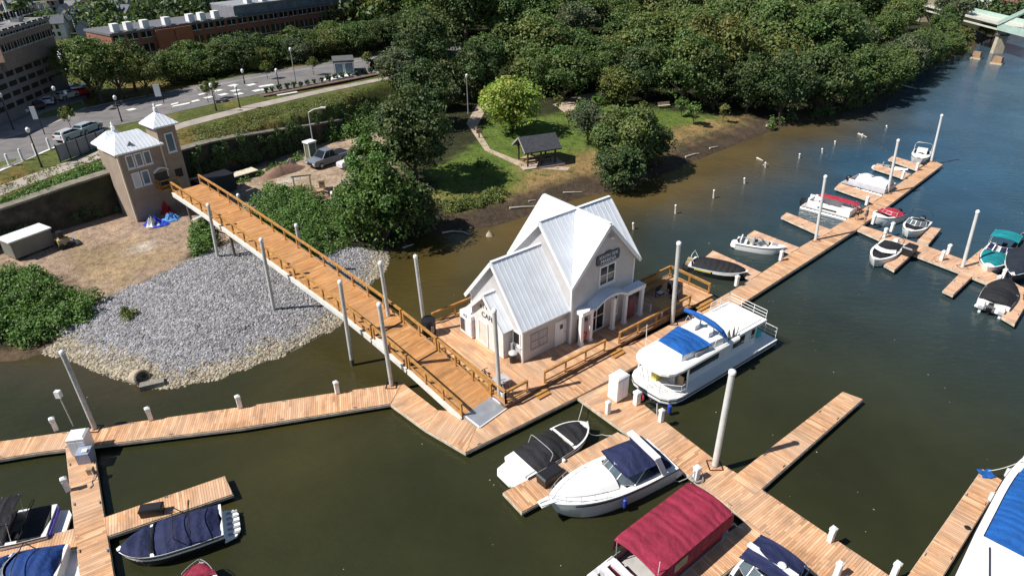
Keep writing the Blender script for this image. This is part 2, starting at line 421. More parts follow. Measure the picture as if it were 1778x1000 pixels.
# gravel stones on the bank (nobody could count them)
def stones(name, pts, smin, smax, mats, seed, label, cat):
    R = np.random.RandomState(seed)
    t = (1+5**.5)/2
    iv = np.array([(-1,t,0),(1,t,0),(-1,-t,0),(1,-t,0),(0,-1,t),(0,1,t),(0,-1,-t),(0,1,-t),(t,0,-1),(t,0,1),(-t,0,-1),(-t,0,1)])/1.9
    fi = np.array([(0,11,5),(0,5,1),(0,1,7),(0,7,10),(0,10,11),(1,5,9),(5,11,4),(11,10,2),(10,7,6),(7,1,8),(3,9,4),(3,4,2),(3,2,6),(3,6,8),(3,8,9),(4,9,5),(2,4,11),(6,2,10),(8,6,7),(9,8,1)])
    n = len(pts); s = R.uniform(smin, smax, (n, 1, 1))*R.uniform(.6, 1.3, (n, 1, 3))*np.array([1, 1, .7])
    a = R.uniform(0, 6.28, n); jit = R.uniform(.75, 1.2, (n, 12, 1))
    v = iv[None]*jit*s; ca, sa = np.cos(a)[:, None], np.sin(a)[:, None]
    v = np.stack([v[..., 0]*ca-v[..., 1]*sa, v[..., 0]*sa+v[..., 1]*ca, v[..., 2]], -1)+np.array(pts)[:, None, :]
    f = (fi[None]+12*np.arange(n)[:, None, None]).reshape(-1, 3)
    me = fastmesh(name, v.reshape(-1, 3), f, mats, False)
    me.polygons.foreach_set('material_index', np.repeat(R.randint(0, len(mats), n), 20).astype(np.int32))
    o = bpy.data.objects.new(name, me); COL.objects.link(o)
    return tag(o, label, cat, kind='stuff')
SG = [pm('grey stone', (.29, .28, .295), .85, var=.3), pm('pale grey stone', (.42, .41, .42), .85, var=.3), pm('dark grey stone', (.16, .155, .16), .85, var=.3), pm('blue grey stone', (.27, .27, .30), .85, var=.3)]
ST = [pm('tan stone', (.36, .31, .23), .9, var=.3), pm('pale tan stone', (.44, .385, .29), .9, var=.3), pm('brown stone', (.22, .18, .12), .9, var=.3)]
R = np.random.RandomState(3)
gp = np.array(GRV); bx = R.uniform(gp[:, 0].min(), gp[:, 0].max(), 110000); by = R.uniform(gp[:, 1].min(), gp[:, 1].max(), 110000)
gi = sdist(bx, by, GRV)+wob(bx, by, .9)*.4; gs = sdist(bx, by, LAND, line=SHORE)
k = (gi > -.2) & (gs > -.4)
bx, by, gs = bx[k], by[k], gs[k]; bz = ter(bx, by)
tn = gs+R.normal(size=len(gs))*.55 < 1.15+wob(bx, by, .5)*.5
stones('gravel', np.stack([bx, by, bz], -1)[~tn][:26000], .045, .13, SG, 1, 'grey riprap stones covering the bank under the gangway', 'gravel')
stones('shore_gravel', np.stack([bx, by, bz], -1)[tn][:7000], .06, .16, ST, 2, 'tan muddy stones along the water edge of the gravel bank', 'gravel')

fx = R.uniform(-60, 70, 1500); fy = R.uniform(12, 100, 1500); k = sdist(fx, fy, LAND, line=SHORE) < -2
stones('water_flecks', np.stack([fx, fy, fx*0+.004], -1)[k][:260], .015, .05, [ST[1], ST[0]], 9, 'tiny leaves and flecks drifting on the river', 'flecks')
# ------------------------------------------------------------------ docks
DZ = .5
dock_n = [0]
def deckstrip(mb, L, R, z, th=.1, m=0, u0=0.0):
    """boards laid across a strip between two polylines (world xy)"""
    u = u0
    for i in range(len(L)-1):
        a, b_, c, d = L[i], L[i+1], R[i+1], R[i]
        ln = ((Vector(a[:2])+Vector(d[:2]))/2-(Vector(b_[:2])+Vector(c[:2]))/2).length
        ax_ = ((Vector(b_[:2])+Vector(c[:2]))/2-(Vector(a[:2])+Vector(d[:2]))/2).normalized(); o = (Vector(a[:2])+Vector(d[:2]))/2; pv = Vector((-ax_.y, ax_.x))
        q = [(*p[:2], z) for p in (a, d, c, b_)]
        uv = [(u+(Vector(p[:2])-o).dot(ax_), (Vector(p[:2])-o).dot(pv)) for p in q]
        if (q[1][0]-q[0][0])*(q[2][1]-q[0][1])-(q[1][1]-q[0][1])*(q[2][0]-q[0][0]) < 0: q = q[::-1]; uv = uv[::-1]
        mb.face(q, m, uv)
        u += ln
    loop = [tuple(p[:2]) for p in L]+[tuple(p[:2]) for p in R[::-1]]
    n = len(loop)
    for i in range(n):
        a, b_ = loop[i], loop[(i+1) % n]
        mb.face([(*a, z-th), (*b_, z-th), (*b_, z), (*a, z)], m, [(0, 0), (1, 0), (1, .1), (0, .1)])
    mb.face([(x, y, z-th) for x, y in loop[::-1]], m)
def inset(loop, d):
    c = Vector((sum(p[0] for p in loop)/len(loop), sum(p[1] for p in loop)/len(loop)))
    n = len(loop); out = []
    A = sum(loop[i][0]*loop[(i+1) % n][1]-loop[(i+1) % n][0]*loop[i][1] for i in range(n))
    sg = 1 if A > 0 else -1
    for i in range(n):
        p0, p1, p2 = Vector(loop[i-1]), Vector(loop[i]), Vector(loop[(i+1) % n])
        d1 = (p1-p0).normalized(); d2 = (p2-p1).normalized()
        n1 = Vector((-d1.y, d1.x))*sg; n2_ = Vector((-d2.y, d2.x))*sg
        bs = n1+n2_
        if bs.length < .2: bs = n1
        bs.normalize(); k = d/max(.4, bs.dot(n1)); out.append(tuple(p1+bs*k))
    return out
def dock(label, pairs, name='floating_dock', cat='dock', group=None, mat=None, z=None, cleats=True):
    dock_n[0] += 1
    z = (DZ if z is None else z)+dock_n[0]*.003
    L = [at(*p[0], z) for p in pairs]; R_ = [at(*p[1], z) for p in pairs]
    o = (L[0]+R_[0])/2; o.z = 0
    t = thing(name, label, cat, o, 0, group)
    L = [p-o for p in L]; R_ = [p-o for p in R_]
    mb = MB(); deckstrip(mb, L, R_, z, .06); mb.build('deck', [mat or WOOD], t)
    loop = [(p.x, p.y) for p in L]+[(p.x, p.y) for p in R_[::-1]]
    fb = MB(); n = len(loop); inn = inset(loop, .07); out = inset(loop, -.03)
    for i in range(n):
        a, b_, c, d = out[i], out[(i+1) % n], inn[(i+1) % n], inn[i]
        fb.hexa([(*a, z-.27), (*b_, z-.27), (*c, z-.27), (*d, z-.27), (*a, z-.075), (*b_, z-.075), (*c, z-.075), (*d, z-.075)])
    fb.build('rub_board', [FASCIA], t)
    ff = MB(); fl = inset(loop, .22); ff.loft([[(x, y, -.3) for x, y in fl], [(x, y, z-.1) for x, y in fl]], True, 0, True, True); ff.build('float', [DARKF], t)
    if cleats:
        tot = 0
        for side in (L, R_):
            for i in range(len(side)-1):
                a, b_ = side[i], side[i+1]; ln = (b_-a).length; kk = max(1, int(ln/4.5)); mid = (L[i]+R_[i])/2
                for j in range(kk):
                    if tot >= 14: break
                    tot += 1
                    p = a.lerp(b_, (j+.5)/kk); p.z = 0; d = (b_-a).normalized(); mm = mid-a; mm.z = 0; p = p+mm.normalized()*.12
                    c = MB(); c.bar(p+Vector((0, 0, z+.07))-d*.13, p+Vector((0, 0, z+.07))+d*.13, .035, .035)
                    c.bar(p+Vector((0, 0, z))-d*.05, p+Vector((0, 0, z+.07))-d*.05, .03, .03); c.bar(p+Vector((0, 0, z))+d*.05, p+Vector((0, 0, z+.07))+d*.05, .03, .03)
                    c.build('cleat', [STEEL], t)
    return t
dock('long cedar walkway running from the left edge to the foot of the gangway', [((-70,776),(-70,807)),((60,757.5),(66,784.5)),((160,743),(168,772)),((420,706),(424,741)),((698,664),(678,700))])
dock('wedge of walkway below the gangway foot, with one mitred end', [((698.5,664.5),(679,701)),((760,712),(738,744)),((838,716),(808,784.5))], cleats=False)
dock('broad main walkway past the marina house out to the far end of the marina', [((838.5,717),(809,784)),((882,694),(852,763)),((935,667),(905,737)),((1020,628),(1003,688)),((1120,585),(1100,637)),((1212,539),(1241,557)),((1313,480),(1347,489)),((1389,429),(1417,444)),((1449,394),(1489,397)),((1505,359),(1538,361)),((1619,278),(1637,286))], mat=WOOD)
dock('walkway crossing the near right corner, with a tall pile at its side', [((1004,690),(1066,660)),((1082,746),(1150,728)),((1172,806),(1240,797)),((1232,852),(1300,834)),((1296,902),(1362,876)),((1362,953),(1430,922)),((1440,1009),(1520,982)),((1510,1062),(1600,1037))])
dock('short finger dock between the black covered runabout and the white cruiser', [((1072,750),(1120,772)),((874,854),(906,888))], group='finger docks')
dock('long empty finger dock reaching right into open water', [((1270,830),(1310,859)),((1463,680),(1498,692.5))], group='finger docks')
dock('finger dock beside the blue covered boat at the lower right corner', [((1560,1023),(1622,1023)),((1706,814),(1740,833))], group='finger docks')
dock('finger dock below the maroon pontoon boat at the bottom edge', [((1297,902),(1336,934)),((1228,948),(1270,985)),((1130,1017),(1175,1056))], group='finger docks')
dock('narrow walkway going down from the white cabinet at lower left', [((114,776),(161,773)),((121,840),(171,835)),((129,915),(183,912)),((139,1003),(198,1003)),((145,1040),(205,1040))])
dock('finger dock behind the navy covered bowrider at lower left', [((179,898.5),(187,930)),((390,826),(404,857))], group='finger docks')
dock('finger dock between the two covered boats cut by the left edge', [((129,917),(133,950)),((-30,958),(-30,990))], group='finger docks')
PK = WOODR
dock('pink toned side walkway with small boats crossing the upper right', [((1497,391.5),(1490,398)),((1600,424),(1584,440)),((1685,455),(1667,471.5)),((1740,481),(1730,497)),((1784,502),(1770,520))], mat=PK)
dock('stub finger dock with black canopy boat, pointing up from the pink walkway', [((1594,417),(1612,424)),((1616,394),(1634,397))], mat=PK, group='finger docks')
dock('stub finger dock with a black dock box, pointing down beside a white boat', [((1566,429),(1588,437)),((1536,459),(1553,468.5))], mat=PK, group='finger docks')
dock('finger dock left of the teal covered boat', [((1680,452),(1698,460)),((1706,431),(1721,436))], mat=PK, group='finger docks')
dock('empty finger dock pointing down below the far right pile', [((1670,471),(1692,476)),((1638,503.5),(1655,511.5))], mat=PK, group='finger docks')
dock('end dock wrapping round the black covered outboard boat at right', [((1750,490),(1776,508)),((1757,525),(1779,533)),((1740,549),(1762,562))], mat=PK)
def slim(label, a, b_, c, d): return dock(label, [(a, b_), (c, d)], mat=PK, group='finger docks of the far arm')
slim('slim finger dock between the open white runabout and the black tarped boat', (1238,435), (1226,445), (1322,473), (1305,484))
slim('finger dock above the open white runabout', (1310,400), (1298,408), (1389,430), (1374,438))
slim('finger dock below the red topped pontoon boat', (1366,369), (1357,376), (1446,400), (1430,409))
slim('thin finger dock below the white vinyl pontoon boat', (1458,318), (1450,326), (1532,341), (1518,350))
slim('thin finger dock below the slim white jet boat', (1522,285), (1516,291), (1582,302), (1572,309))
slim('farthest thin finger dock, beside the small console boat', (1550,271), (1543,276), (1603,287), (1592,294))
# ------------------------------------------------------------------ piles
def pile(label, base, zb, top, r=.145, mat=None, capm=None, lean=True):
    B, zt, ln = height(base, zb, top)
    if not lean: ln = Vector((0, 0, 0))
    mx = .07*(zt-zb)
    if ln.length > mx: ln = ln*(mx/ln.length)
    t = thing('mooring_pile', label, 'pile', (B.x, B.y, min(zb, 0)), 0, 'tall mooring piles')
    z0 = (-1.5 if zb < .6 else -.3); h = zt-min(zb, 0); k = h/(zt-zb)
    def P(z): return Vector((0, 0, z))+ln*(z-(zb-min(zb, 0)))/(zt-zb)
    mb = MB(); mb.tube([P(z0), P(h*.33), P(h*.66), P(h-.1)], [r*1.05, r*1.03, r, r], 14); mb.build('shaft', [mat or GALV], t, True)
    if zb < .6:
        tb = MB(); tb.tube([P(-.4), P(.55)], [r*1.09, r*1.08], 14); tb.build('tide_band', [TIDE], t, True)
    c = MB(); c.loft([[P(h-.12)+Vector((math.cos(a)*rr, math.sin(a)*rr, dz)) for a in [i*2*PI/14 for i in range(14)]] for rr, dz in ((r*1.18, -.05), (r*1.2, .1), (r*1.0, .16), (.03, .24))], True, 0, True, True)
    c.build('cap', [capm or WHITE], t, True)
    if .3 < zb < .7:
        g = MB(); w = r+.22
        for sx, sy in ((1, 0), (-1, 0), (0, 1), (0, -1)):
            p = Vector((sx*w, sy*w, zb-.02)); d = Vector((-sy, sx, 0))*w
            g.bar(p-d, p+d, .07, .12)
        g.build('guide_frame', [BLACK], t)
    return t
TIDE = pm('algae band', (.10, .095, .07), .7, var=.5, scale=5)
PALE = pm('pale pile sleeve', (.66, .66, .64), .5, var=.15, bmp=.01)
pile('pile at the left bend of the long walkway, standing alone over water', (165,744), .5, (107,610))
pile('pile at the mitred corner where the walkway meets the gangway', (680,669), .5, (658,527))
pile('pile standing in the water at the left flank of the gangway, past the gravel edge', (612,634), 0, (590,488))
pile('pile on the gravel bank beside the gangway', (475,533), 1.3, (453,415))
pile('pile nearest the brick tower on the near side of the gangway', (378,445), 2.0, (361,355))
pile('pile beyond the gangway in front of the leafy thicket', (526,462), 1.7, (514,390))
pile('short looking pile beyond the gangway close to the concrete yard', (424,385), 2.3, (413,338))
pile('pile behind the gangway, with open water on its right', (683,603), 0, (660,455))
pile('pile beside the black drum at the back corner of the house deck', (737,566), .5, (721,444))
pile('pile in front of the house gable, at the gangway foot', (868,695), .5, (858,538))
pile('pile behind the houseboat, in front of the deck railing', (1167,560), .5, (1179,421), r=.165)
pile('thick pile right of the houseboat, on the near crossing walkway', (1241,808), .5, (1272,644), r=.18, mat=PALE)
pile('pile by the red topped pontoon boat', (1416,417), .5, (1428,305), mat=PALE)
pile('pile by the white vinyl pontoon boat', (1541,335), .5, (1551,242), mat=PALE)
pile('farthest pile, at the outer end of the main walkway', (1617,280), .5, (1628,199), mat=PALE)
pile('pile on the pink side walkway left of the teal boat', (1671,464), .5, (1690,365), mat=PALE)
def lightpole():
    B, zt, ln = height((128,740), .5, (100,682))
    t = thing('dock_light', 'thin dock light pole left of the leaning white pile', 'light', (B.x, B.y, .5))
    mb = MB(); mb.tube([(0, 0, 0), ln*.5+Vector((0, 0, (zt-.5)*.5)), ln+Vector((0, 0, zt-.5))], .04, 8); mb.build('pole', [GALV], t, True)
    h = MB(); p = ln+Vector((0, 0, zt-.55)); h.box(p.x-.16, p.x+.16, p.y-.14, p.y+.14, p.z-.3, p.z+.2); h.build('lamp_head', [WHITE], t)
lightpole()
# ------------------------------------------------------------------ pedestals, boxes
def pedestal(label, px, h=1.05, r=.14):
    p = at(*px, .53)
    t = thing('power_pedestal', label, 'pedestal', (p.x, p.y, .52), .6, 'white power pedestals on the docks')
    mb = MB(); mb.box(-r, r, -r*.9, r*.9, 0, h*.72); mb.box(-r*.8, r*.8, -r*.7, r*.7, h*.72, h*.78); mb.build('post', [WHITE], t)
    hd = MB(); hd.loft([[(-r*1.2, -r*1.1, h*.78), (r*1.2, -r*1.1, h*.78), (r*1.2, r*1.1, h*.78), (-r*1.2, r*1.1, h*.78)], [(-r*1.2, -r*1.1, h*.93), (r*1.2, -r*1.1, h*.93), (r*1.2, r*1.1, h*.93), (-r*1.2, r*1.1, h*.93)], [(-r*.5, -r*.4, h*1.02), (r*.5, -r*.4, h*1.02), (r*.5, r*.4, h*1.02), (-r*.5, r*.4, h*1.02)]], True, 0, True, True)
    hd.build('head', [WHITE], t)
    sk = MB(); sk.box(r*.3, r*1.02, -r*.5, r*.5, h*.45, h*.62); sk.build('socket', [GREYP], t)
    return t
for px, lb in (((98,746),'pedestal left of the leaning pile on the left walkway'),((262,728),'pedestal on the left walkway, second from the left'),((417,707),'pedestal midway along the left walkway'),((586,682),'pedestal on the left walkway nearest the gangway'),((119,851),'pedestal on the left side of the lower left walkway'),
    ((1055,717),'pedestal at the near corner left of the tall white cabinet'),((1147,731),'pedestal in front of the houseboat bow'),((1441,938),'pedestal alone on the right side of the crossing walkway'),((1452,999),'pedestal near the bottom edge, left one of the last pair'),((1551,999),'pedestal near the bottom edge, right one of the last pair'),
    ((1278,496),'pedestal beside the black tarped boat'),((1355,452),'pedestal beside the open white runabout'),((1504,356),'pedestal between the two pontoon boats'),((1566,311),'pedestal at the finger of the slim jet boat'),((1591,296),'pedestal next to the small console boat'),
    ((1515,389),'pedestal at the bow of the red covered boat'),((1535,412),'pedestal on the pink walkway above the white runabout, lower one'),((1547,402),'pedestal on the pink walkway above the white runabout, upper one'),((1634,452),'lower one of two pedestals left of the far right pile'),((1645,441),'upper one of two pedestals left of the far right pile'),((1730,496),'lower one of two pedestals by the teal boat'),((1740,484),'upper one of two pedestals by the teal boat')):
    pedestal(lb, px)
t = pedestal('pedestal with a coiled cable, right of the cruiser', (1208,830), 1.0, .17)
cb = MB(); cb.tube([(math.cos(a)*.33, math.sin(a)*.33-.1, .05+a*.012) for a in [k*.5 for k in range(26)]], .03, 6); cb.tube([(.2, 0, .7), (.4, .1, .5), (.45, -.1, .2), (.33, -.1, .05)], .025, 6)
cb.build('cable', [GREYP], t, True)
cb = MB(); cb.tube([(-.2, 0, .7), (-.5, .1, .3), (-.8, .5, -.2), (-1.0, .8, -.3)], .025, 6); cb.build('cable', [GREYP], t, True)
# life ring on its white post
t = pedestal('white post carrying a red life ring, at the houseboat bow', (1105,701), 1.15, .19); t['category'] = 'ring post'
rg = MB()
rows = []
for i in range(20):
    a = i*2*PI/20; rows.append([(.22, .32*math.cos(a)+math.cos(b_*2*PI/8)*.08*math.cos(a), .62+.32*math.sin(a)+math.cos(b_*2*PI/8)*.08*math.sin(a)) if 0 else (.26+.07*math.sin(b_*2*PI/8), (.3+.08*math.cos(b_*2*PI/8))*math.cos(a), .6+(.3+.08*math.cos(b_*2*PI/8))*math.sin(a)) for b_ in range(8)])
rg.loft(rows+[rows[0]], True, 0); rg.build('life_ring', [pm('red ring', (.55, .04, .06), .5)], t, True)
def dockbox(label, px, L=1.3, W=.65, Hh=.65, rz=.68, mat=None, cat='dock box'):
    p = at(*px, .55)
    t = thing('dock_box', label, cat, (p.x, p.y, .53), rz)
    mb = MB(); mb.loft([[(-L/2*k, -W/2*k, z), (L/2*k, -W/2*k, z), (L/2*k, W/2*k, z), (-L/2*k, W/2*k, z)] for k, z in ((.94, 0), (1, Hh*.75))], True, 0, True, True); mb.build('body', [mat or BLACK], t)
    ld = MB(); ld.loft([[(-L/2*k, -W/2*k, z), (L/2*k, -W/2*k, z), (L/2*k, W/2*k, z), (-L/2*k, W/2*k, z)] for k, z in ((1.04, Hh*.75), (1.04, Hh*.86), (.9, Hh))], True, 0, True, True); ld.build('lid', [mat or BLACK], t)
    return t
dockbox('black dock box on the finger dock beside the white cruiser', (955,832), 1.5, .8, .7)
dockbox('black dock box behind the navy covered bowrider', (266,891), 1.2, .55, .6, .2)
dockbox('black dock box at the root of the stub finger on the pink walkway', (1577,441), 1.4, .9, .9)
def cabinet(label, px, L, W, Hh, rz):
    p = at(*px, .53)
    t = thing('utility_cabinet', label, 'cabinet', (p.x, p.y, .53), rz)
    mb = MB(); mb.box(-L/2, L/2, -W/2, W/2, .06, Hh-.08); mb.box(-L/2+.05, L/2-.05, -W/2+.05, W/2-.05, 0, .06); mb.build('body', [WHITE], t)
    l = MB(); l.loft([[(-L/2*k, -W/2*k, z), (L/2*k, -W/2*k, z), (L/2*k, W/2*k, z), (-L/2*k, W/2*k, z)] for k, z in ((1.05, Hh-.08), (1.05, Hh), (.8, Hh+.1))], True, 0, True, True); l.build('lid', [WHITE], t)
    for sx in (-1, 1):
        d = MB(); d.box(min(sx*.02, sx*(L/2-.05)), max(sx*.02, sx*(L/2-.05)), -W/2-.03, -W/2-.003, .15, Hh-.2); d.build('door', [WHITE], t)
    return t
cabinet('tall white pump-out cabinet beside the houseboat bow', (1072,689), 1.1, .85, 1.9, .68)
t = cabinet('white pump cabinet with a grey side at the left walkway junction', (146,781), 1.0, 1.0, 1.3, .2)
g = MB(); g.box(.1, .85, -1.35, -.56, 0, .75); g.build('pump_housing', [pm('blue grey steel', (.30, .34, .45), .4)], t)
g = MB(); g.box(.45, .75, -1.2, -.9, .75, .85); g.build('gauge_box', [WHITE], t)
t = dockbox('small cream box with hoses on the lower left walkway', (159,821), .35, .3, .45, .2, TAN, 'box')
hz = MB(); hz.tube([(.1, -.1, .3), (.3, -.4, .1), (.25, -.8, .03), (.4, -1.1, .03), (.3, -1.3, .05)], .03, 6); hz.build('hose', [GREYP], t, True)
# blue tarp scrap on the finger corner at right
p = at(1711, 824, .53); tb = MB()
tb.loft([[(x*.2-.35+.05*math.sin(y*2.2), y*.16-.3+.05*math.cos(x*1.7), .03+.1*abs(math.sin(x*1.3+y*.9))) for y in range(5)] for x in range(5)], False)
o = tb.build('rag', [CBLUE], None, True, p); tag(o, 'blue rag on the tip of the finger dock at lower right', 'rag')
p = at(1680, 916, .53); tb = MB(); tb.lathe([(.16, 0), (.17, .03), (.1, .06), (.03, .06)], 12); o = tb.build('cable_reel', [BLACK], None, True, p); tag(o, 'small black round reel on the finger dock at lower right', 'reel')
# ------------------------------------------------------------------ marina house, its deck and the gangway
HX, HY, HA, HZ = .712, 39.45, .676, .85
hc, hs = math.cos(HA), math.sin(HA)
def hw(x, y, z=0): return Vector((HX+x*hc-y*hs, HY+x*hs+y*hc, HZ+z))
def hloc(p):
    dx, dy = p[0]-HX, p[1]-HY; return Vector((dx*hc+dy*hs, -dx*hs+dy*hc, (p[2] if len(p) > 2 else HZ)-HZ))
# platform
t = thing('house_deck', 'timber deck platform on floats that carries the grey and white marina house', 'deck', (HX, HY, 0), HA)
mb = MB()
def pdeck(x0, x1, y0, y1, z):
    mb.face([(x0, y0, z), (x1, y0, z), (x1, y1, z), (x0, y1, z)], 0, [(x0, y0), (x1, y0), (x1, y1), (x0, y1)])
pdeck(-3.95, 12.5, -2.95, 8.8, HZ-.003); pdeck(12.5, 18.85, -2.95, 1.75, HZ-.003); mb.build('boards', [WOOD], t)
mb = MB()
LP = [(-3.95, -2.95), (18.85, -2.95), (18.85, 1.75), (12.5, 1.75), (12.5, 8.8), (-3.95, 8.8)]
mb.loft([[(x, y, HZ-.26) for x, y in LP], [(x, y, HZ-.008) for x, y in LP]], True, 0, True, False); mb.build('edge_beam', [pm('brown edge beam', (.20, .10, .045), .8, var=.4)], t)
mb = MB(); q = inset(LP, .3); mb.loft([[(x, y, -.3) for x, y in q], [(x, y, HZ-.25) for x, y in q]], True, 0, True, True); mb.build('float', [DARKF], t)
HOUSE = thing('marina_house', 'grey clapboard marina house with steep white metal cross gable roof on the floating deck', 'house', (HX, HY, HZ), HA)
WX_, WY_, WE, WR = 4.33, 6.25, 3.3, 7.05     # low wing
MX0, MX1, MY0, MY1, ME, MR = 4.33, 11.06, -.46, 6.25, 5.35, 9.05
mb = MB()
def gable_x(x0, x1, y0, y1, ze, zr):          # ridge along x
    ym = (y0+y1)/2; pr = [(y0, 0), (y1, 0), (y1, ze), (ym, zr), (y0, ze)]
    mb.loft([[(x0, y, z) for y, z in pr], [(x1, y, z) for y, z in pr]], True, 0, True, True)
def gable_y(x0, x1, y0, y1, ze, zr):
    xm = (x0+x1)/2; pr = [(x0, 0), (x1, 0), (x1, ze), (xm, zr), (x0, ze)]
    mb.loft([[(x, y0, z) for x, z in pr], [(x, y1, z) for x, z in pr]], True, 0, True, True)
gable_x(0, WX_+.2, 0, WY_, WE, WR-.02)
mb.build('wing_wall', [SIDE], HOUSE)
mb = MB(); gable_x(MX0, MX1, MY0, MY1, ME, MR-.02); mb.build('main_wall', [SIDE], HOUSE)
mb = MB(); gable_y(MX0+.004, MX1-.004, MY0-.004, MY1+.004, ME-.004, MR-.03); mb.build('cross_gable_wall', [SIDE], HOUSE)
def roof_x(nm, x0, x1, y0, y1, ze, zr, o=.32, th=.14, both=True):
    mb = MB(); ym = (y0+y1)/2; sl = (zr-ze)/(ym-y0); cs_ = 1/math.sqrt(1+sl*sl)
    for sg in (-1, 1):
        yo = (y0-o) if sg < 0 else (y1+o); zo = ze-o*sl
        n = Vector((0, sg*sl, 1))*cs_
        for a, b_ in (((x0, yo, zo), (x1, ym, zr)),):
            mb.hexa([(x0, yo, zo), (x1, yo, zo), (x1, ym, zr), (x0, ym, zr)]+[tuple(Vector(p)+n*th) for p in ((x0, yo, zo), (x1, yo, zo), (x1, ym, zr), (x0, ym, zr))] if sg < 0 else
                    [(x0, ym, zr), (x1, ym, zr), (x1, yo, zo), (x0, yo, zo)]+[tuple(Vector(p)+n*th) for p in ((x0, ym, zr), (x1, ym, zr), (x1, yo, zo), (x0, yo, zo))])
        k = int((x1-x0)/.42)
        for i in range(k+1):
            x = x0+.02+(x1-x0-.04)*i/k
            mb.bar(Vector((x, yo, zo))+n*(th+.012), Vector((x, ym, zr))+n*(th+.012), .03, .028, 0, n)
    mb.bar((x0, ym, zr+th*1.25), (x1, ym, zr+th*1.25), .26, .05)
    return mb
def place_roof(mb, nm, along_y=False, par=HOUSE):
    if along_y:
        mb.v = [(y, -x, z) if False else (-y, x, z) for x, y, z in mb.v]
    return mb.build(nm, [ROOFW], par)
wr = place_roof(roof_x('r', -.32, WX_-.01, 0, WY_, WE, WR), 'wing_roof')
def cross_pair(along_y):
    """the two leaves either side of one ridge: each leaf is a triangle from gable apex to the centre and down the valley"""
    mb = MB(); o = .32; th = .14
    xm, ym = (MX0+MX1)/2, (MY0+MY1)/2; hx, hy = (MX1-MX0)/2, (MY1-MY0)/2
    for sx in (-1, 1):
        for sy in (-1, 1):
            zo = ME-o*(MR-ME)/hx
            cx, cy = xm+sx*(hx+o), ym+sy*(hy+o)
            ap = Vector((xm, cy, MR)) if along_y else Vector((cx, ym, MR))
            ce = Vector((xm, ym, MR)); cn = Vector((cx, cy, zo))
            n = (ap-ce).cross(cn-ce).normalized()
            if n.z < 0: n = -n
            tri = [ap, ce, cn]
            if (tri[1]-tri[0]).cross(tri[2]-tri[0]).z < 0: tri = [ap, cn, ce]
            mb.mesh(tri+[p+n*th for p in tri], [(2, 1, 0), (3, 4, 5), (0, 1, 4, 3), (1, 2, 5, 4), (2, 0, 3, 5)])
            k = 8
            for i in range(1, k+1):
                f = i/k*.985; p = ce.lerp(ap, f); q = ce.lerp(cn, f)
                mb.bar(p+n*(th+.012), q+n*(th+.012), .03, .028, 0, n)
        a = Vector((xm, ym+sx*(hy+o), MR+th*1.25)) if along_y else Vector((xm+sx*(hx+o), ym, MR+th*1.25))
        mb.bar((xm, ym, MR+th*1.25-(.004 if along_y else 0)), a-Vector((0, 0, .004 if along_y else 0)), .26, .05)
    return mb
mr = cross_pair(False).build('main_roof', [ROOFW], HOUSE)
cr = cross_pair(True).build('cross_roof', [ROOFW], HOUSE)
def rake(par, p0, p1, p2, out):              # white boards along a gable edge
    mb = MB(); o = Vector(out)*.03
    for a, b_ in ((p0, p1), (p1, p2)):
        mb.bar(Vector(a)+o, Vector(b_)+o, .05, .28, 0)
    return mb.build('rake_board', [WHITE], par)
def ends(y0, y1, ze, zr, o=.32): sl = (zr-ze)/((y1-y0)/2); return (y0-o, ze-o*sl+.02), ((y0+y1)/2, zr+.02), (y1+o, ze-o*sl+.02)
e = ends(0, WY_, WE, WR); rake(wr, *[(-.34, y, z) for y, z in e], (-1, 0, 0))
e = ends(MY0, MY1, ME, MR); rake(mr, *[(MX0-.34, y, z) for y, z in e], (-1, 0, 0)); rake(mr, *[(MX1+.34, y, z) for y, z in e], (1, 0, 0))
e = ends(MX0, MX1, ME, MR); rake(cr, *[(x, MY0-.34, z) for x, z in e], (0, -1, 0)); rake(cr, *[(x, MY1+.34, z) for x, z in e], (0, 1, 0))
gt = MB(); sl = (WR-WE)/(WY_/2); gt.box(-.32, WX_-.05, -.42, -.30, WE-.32*sl-.02, WE-.32*sl+.12); gt.build('gutter', [WHITE], wr)
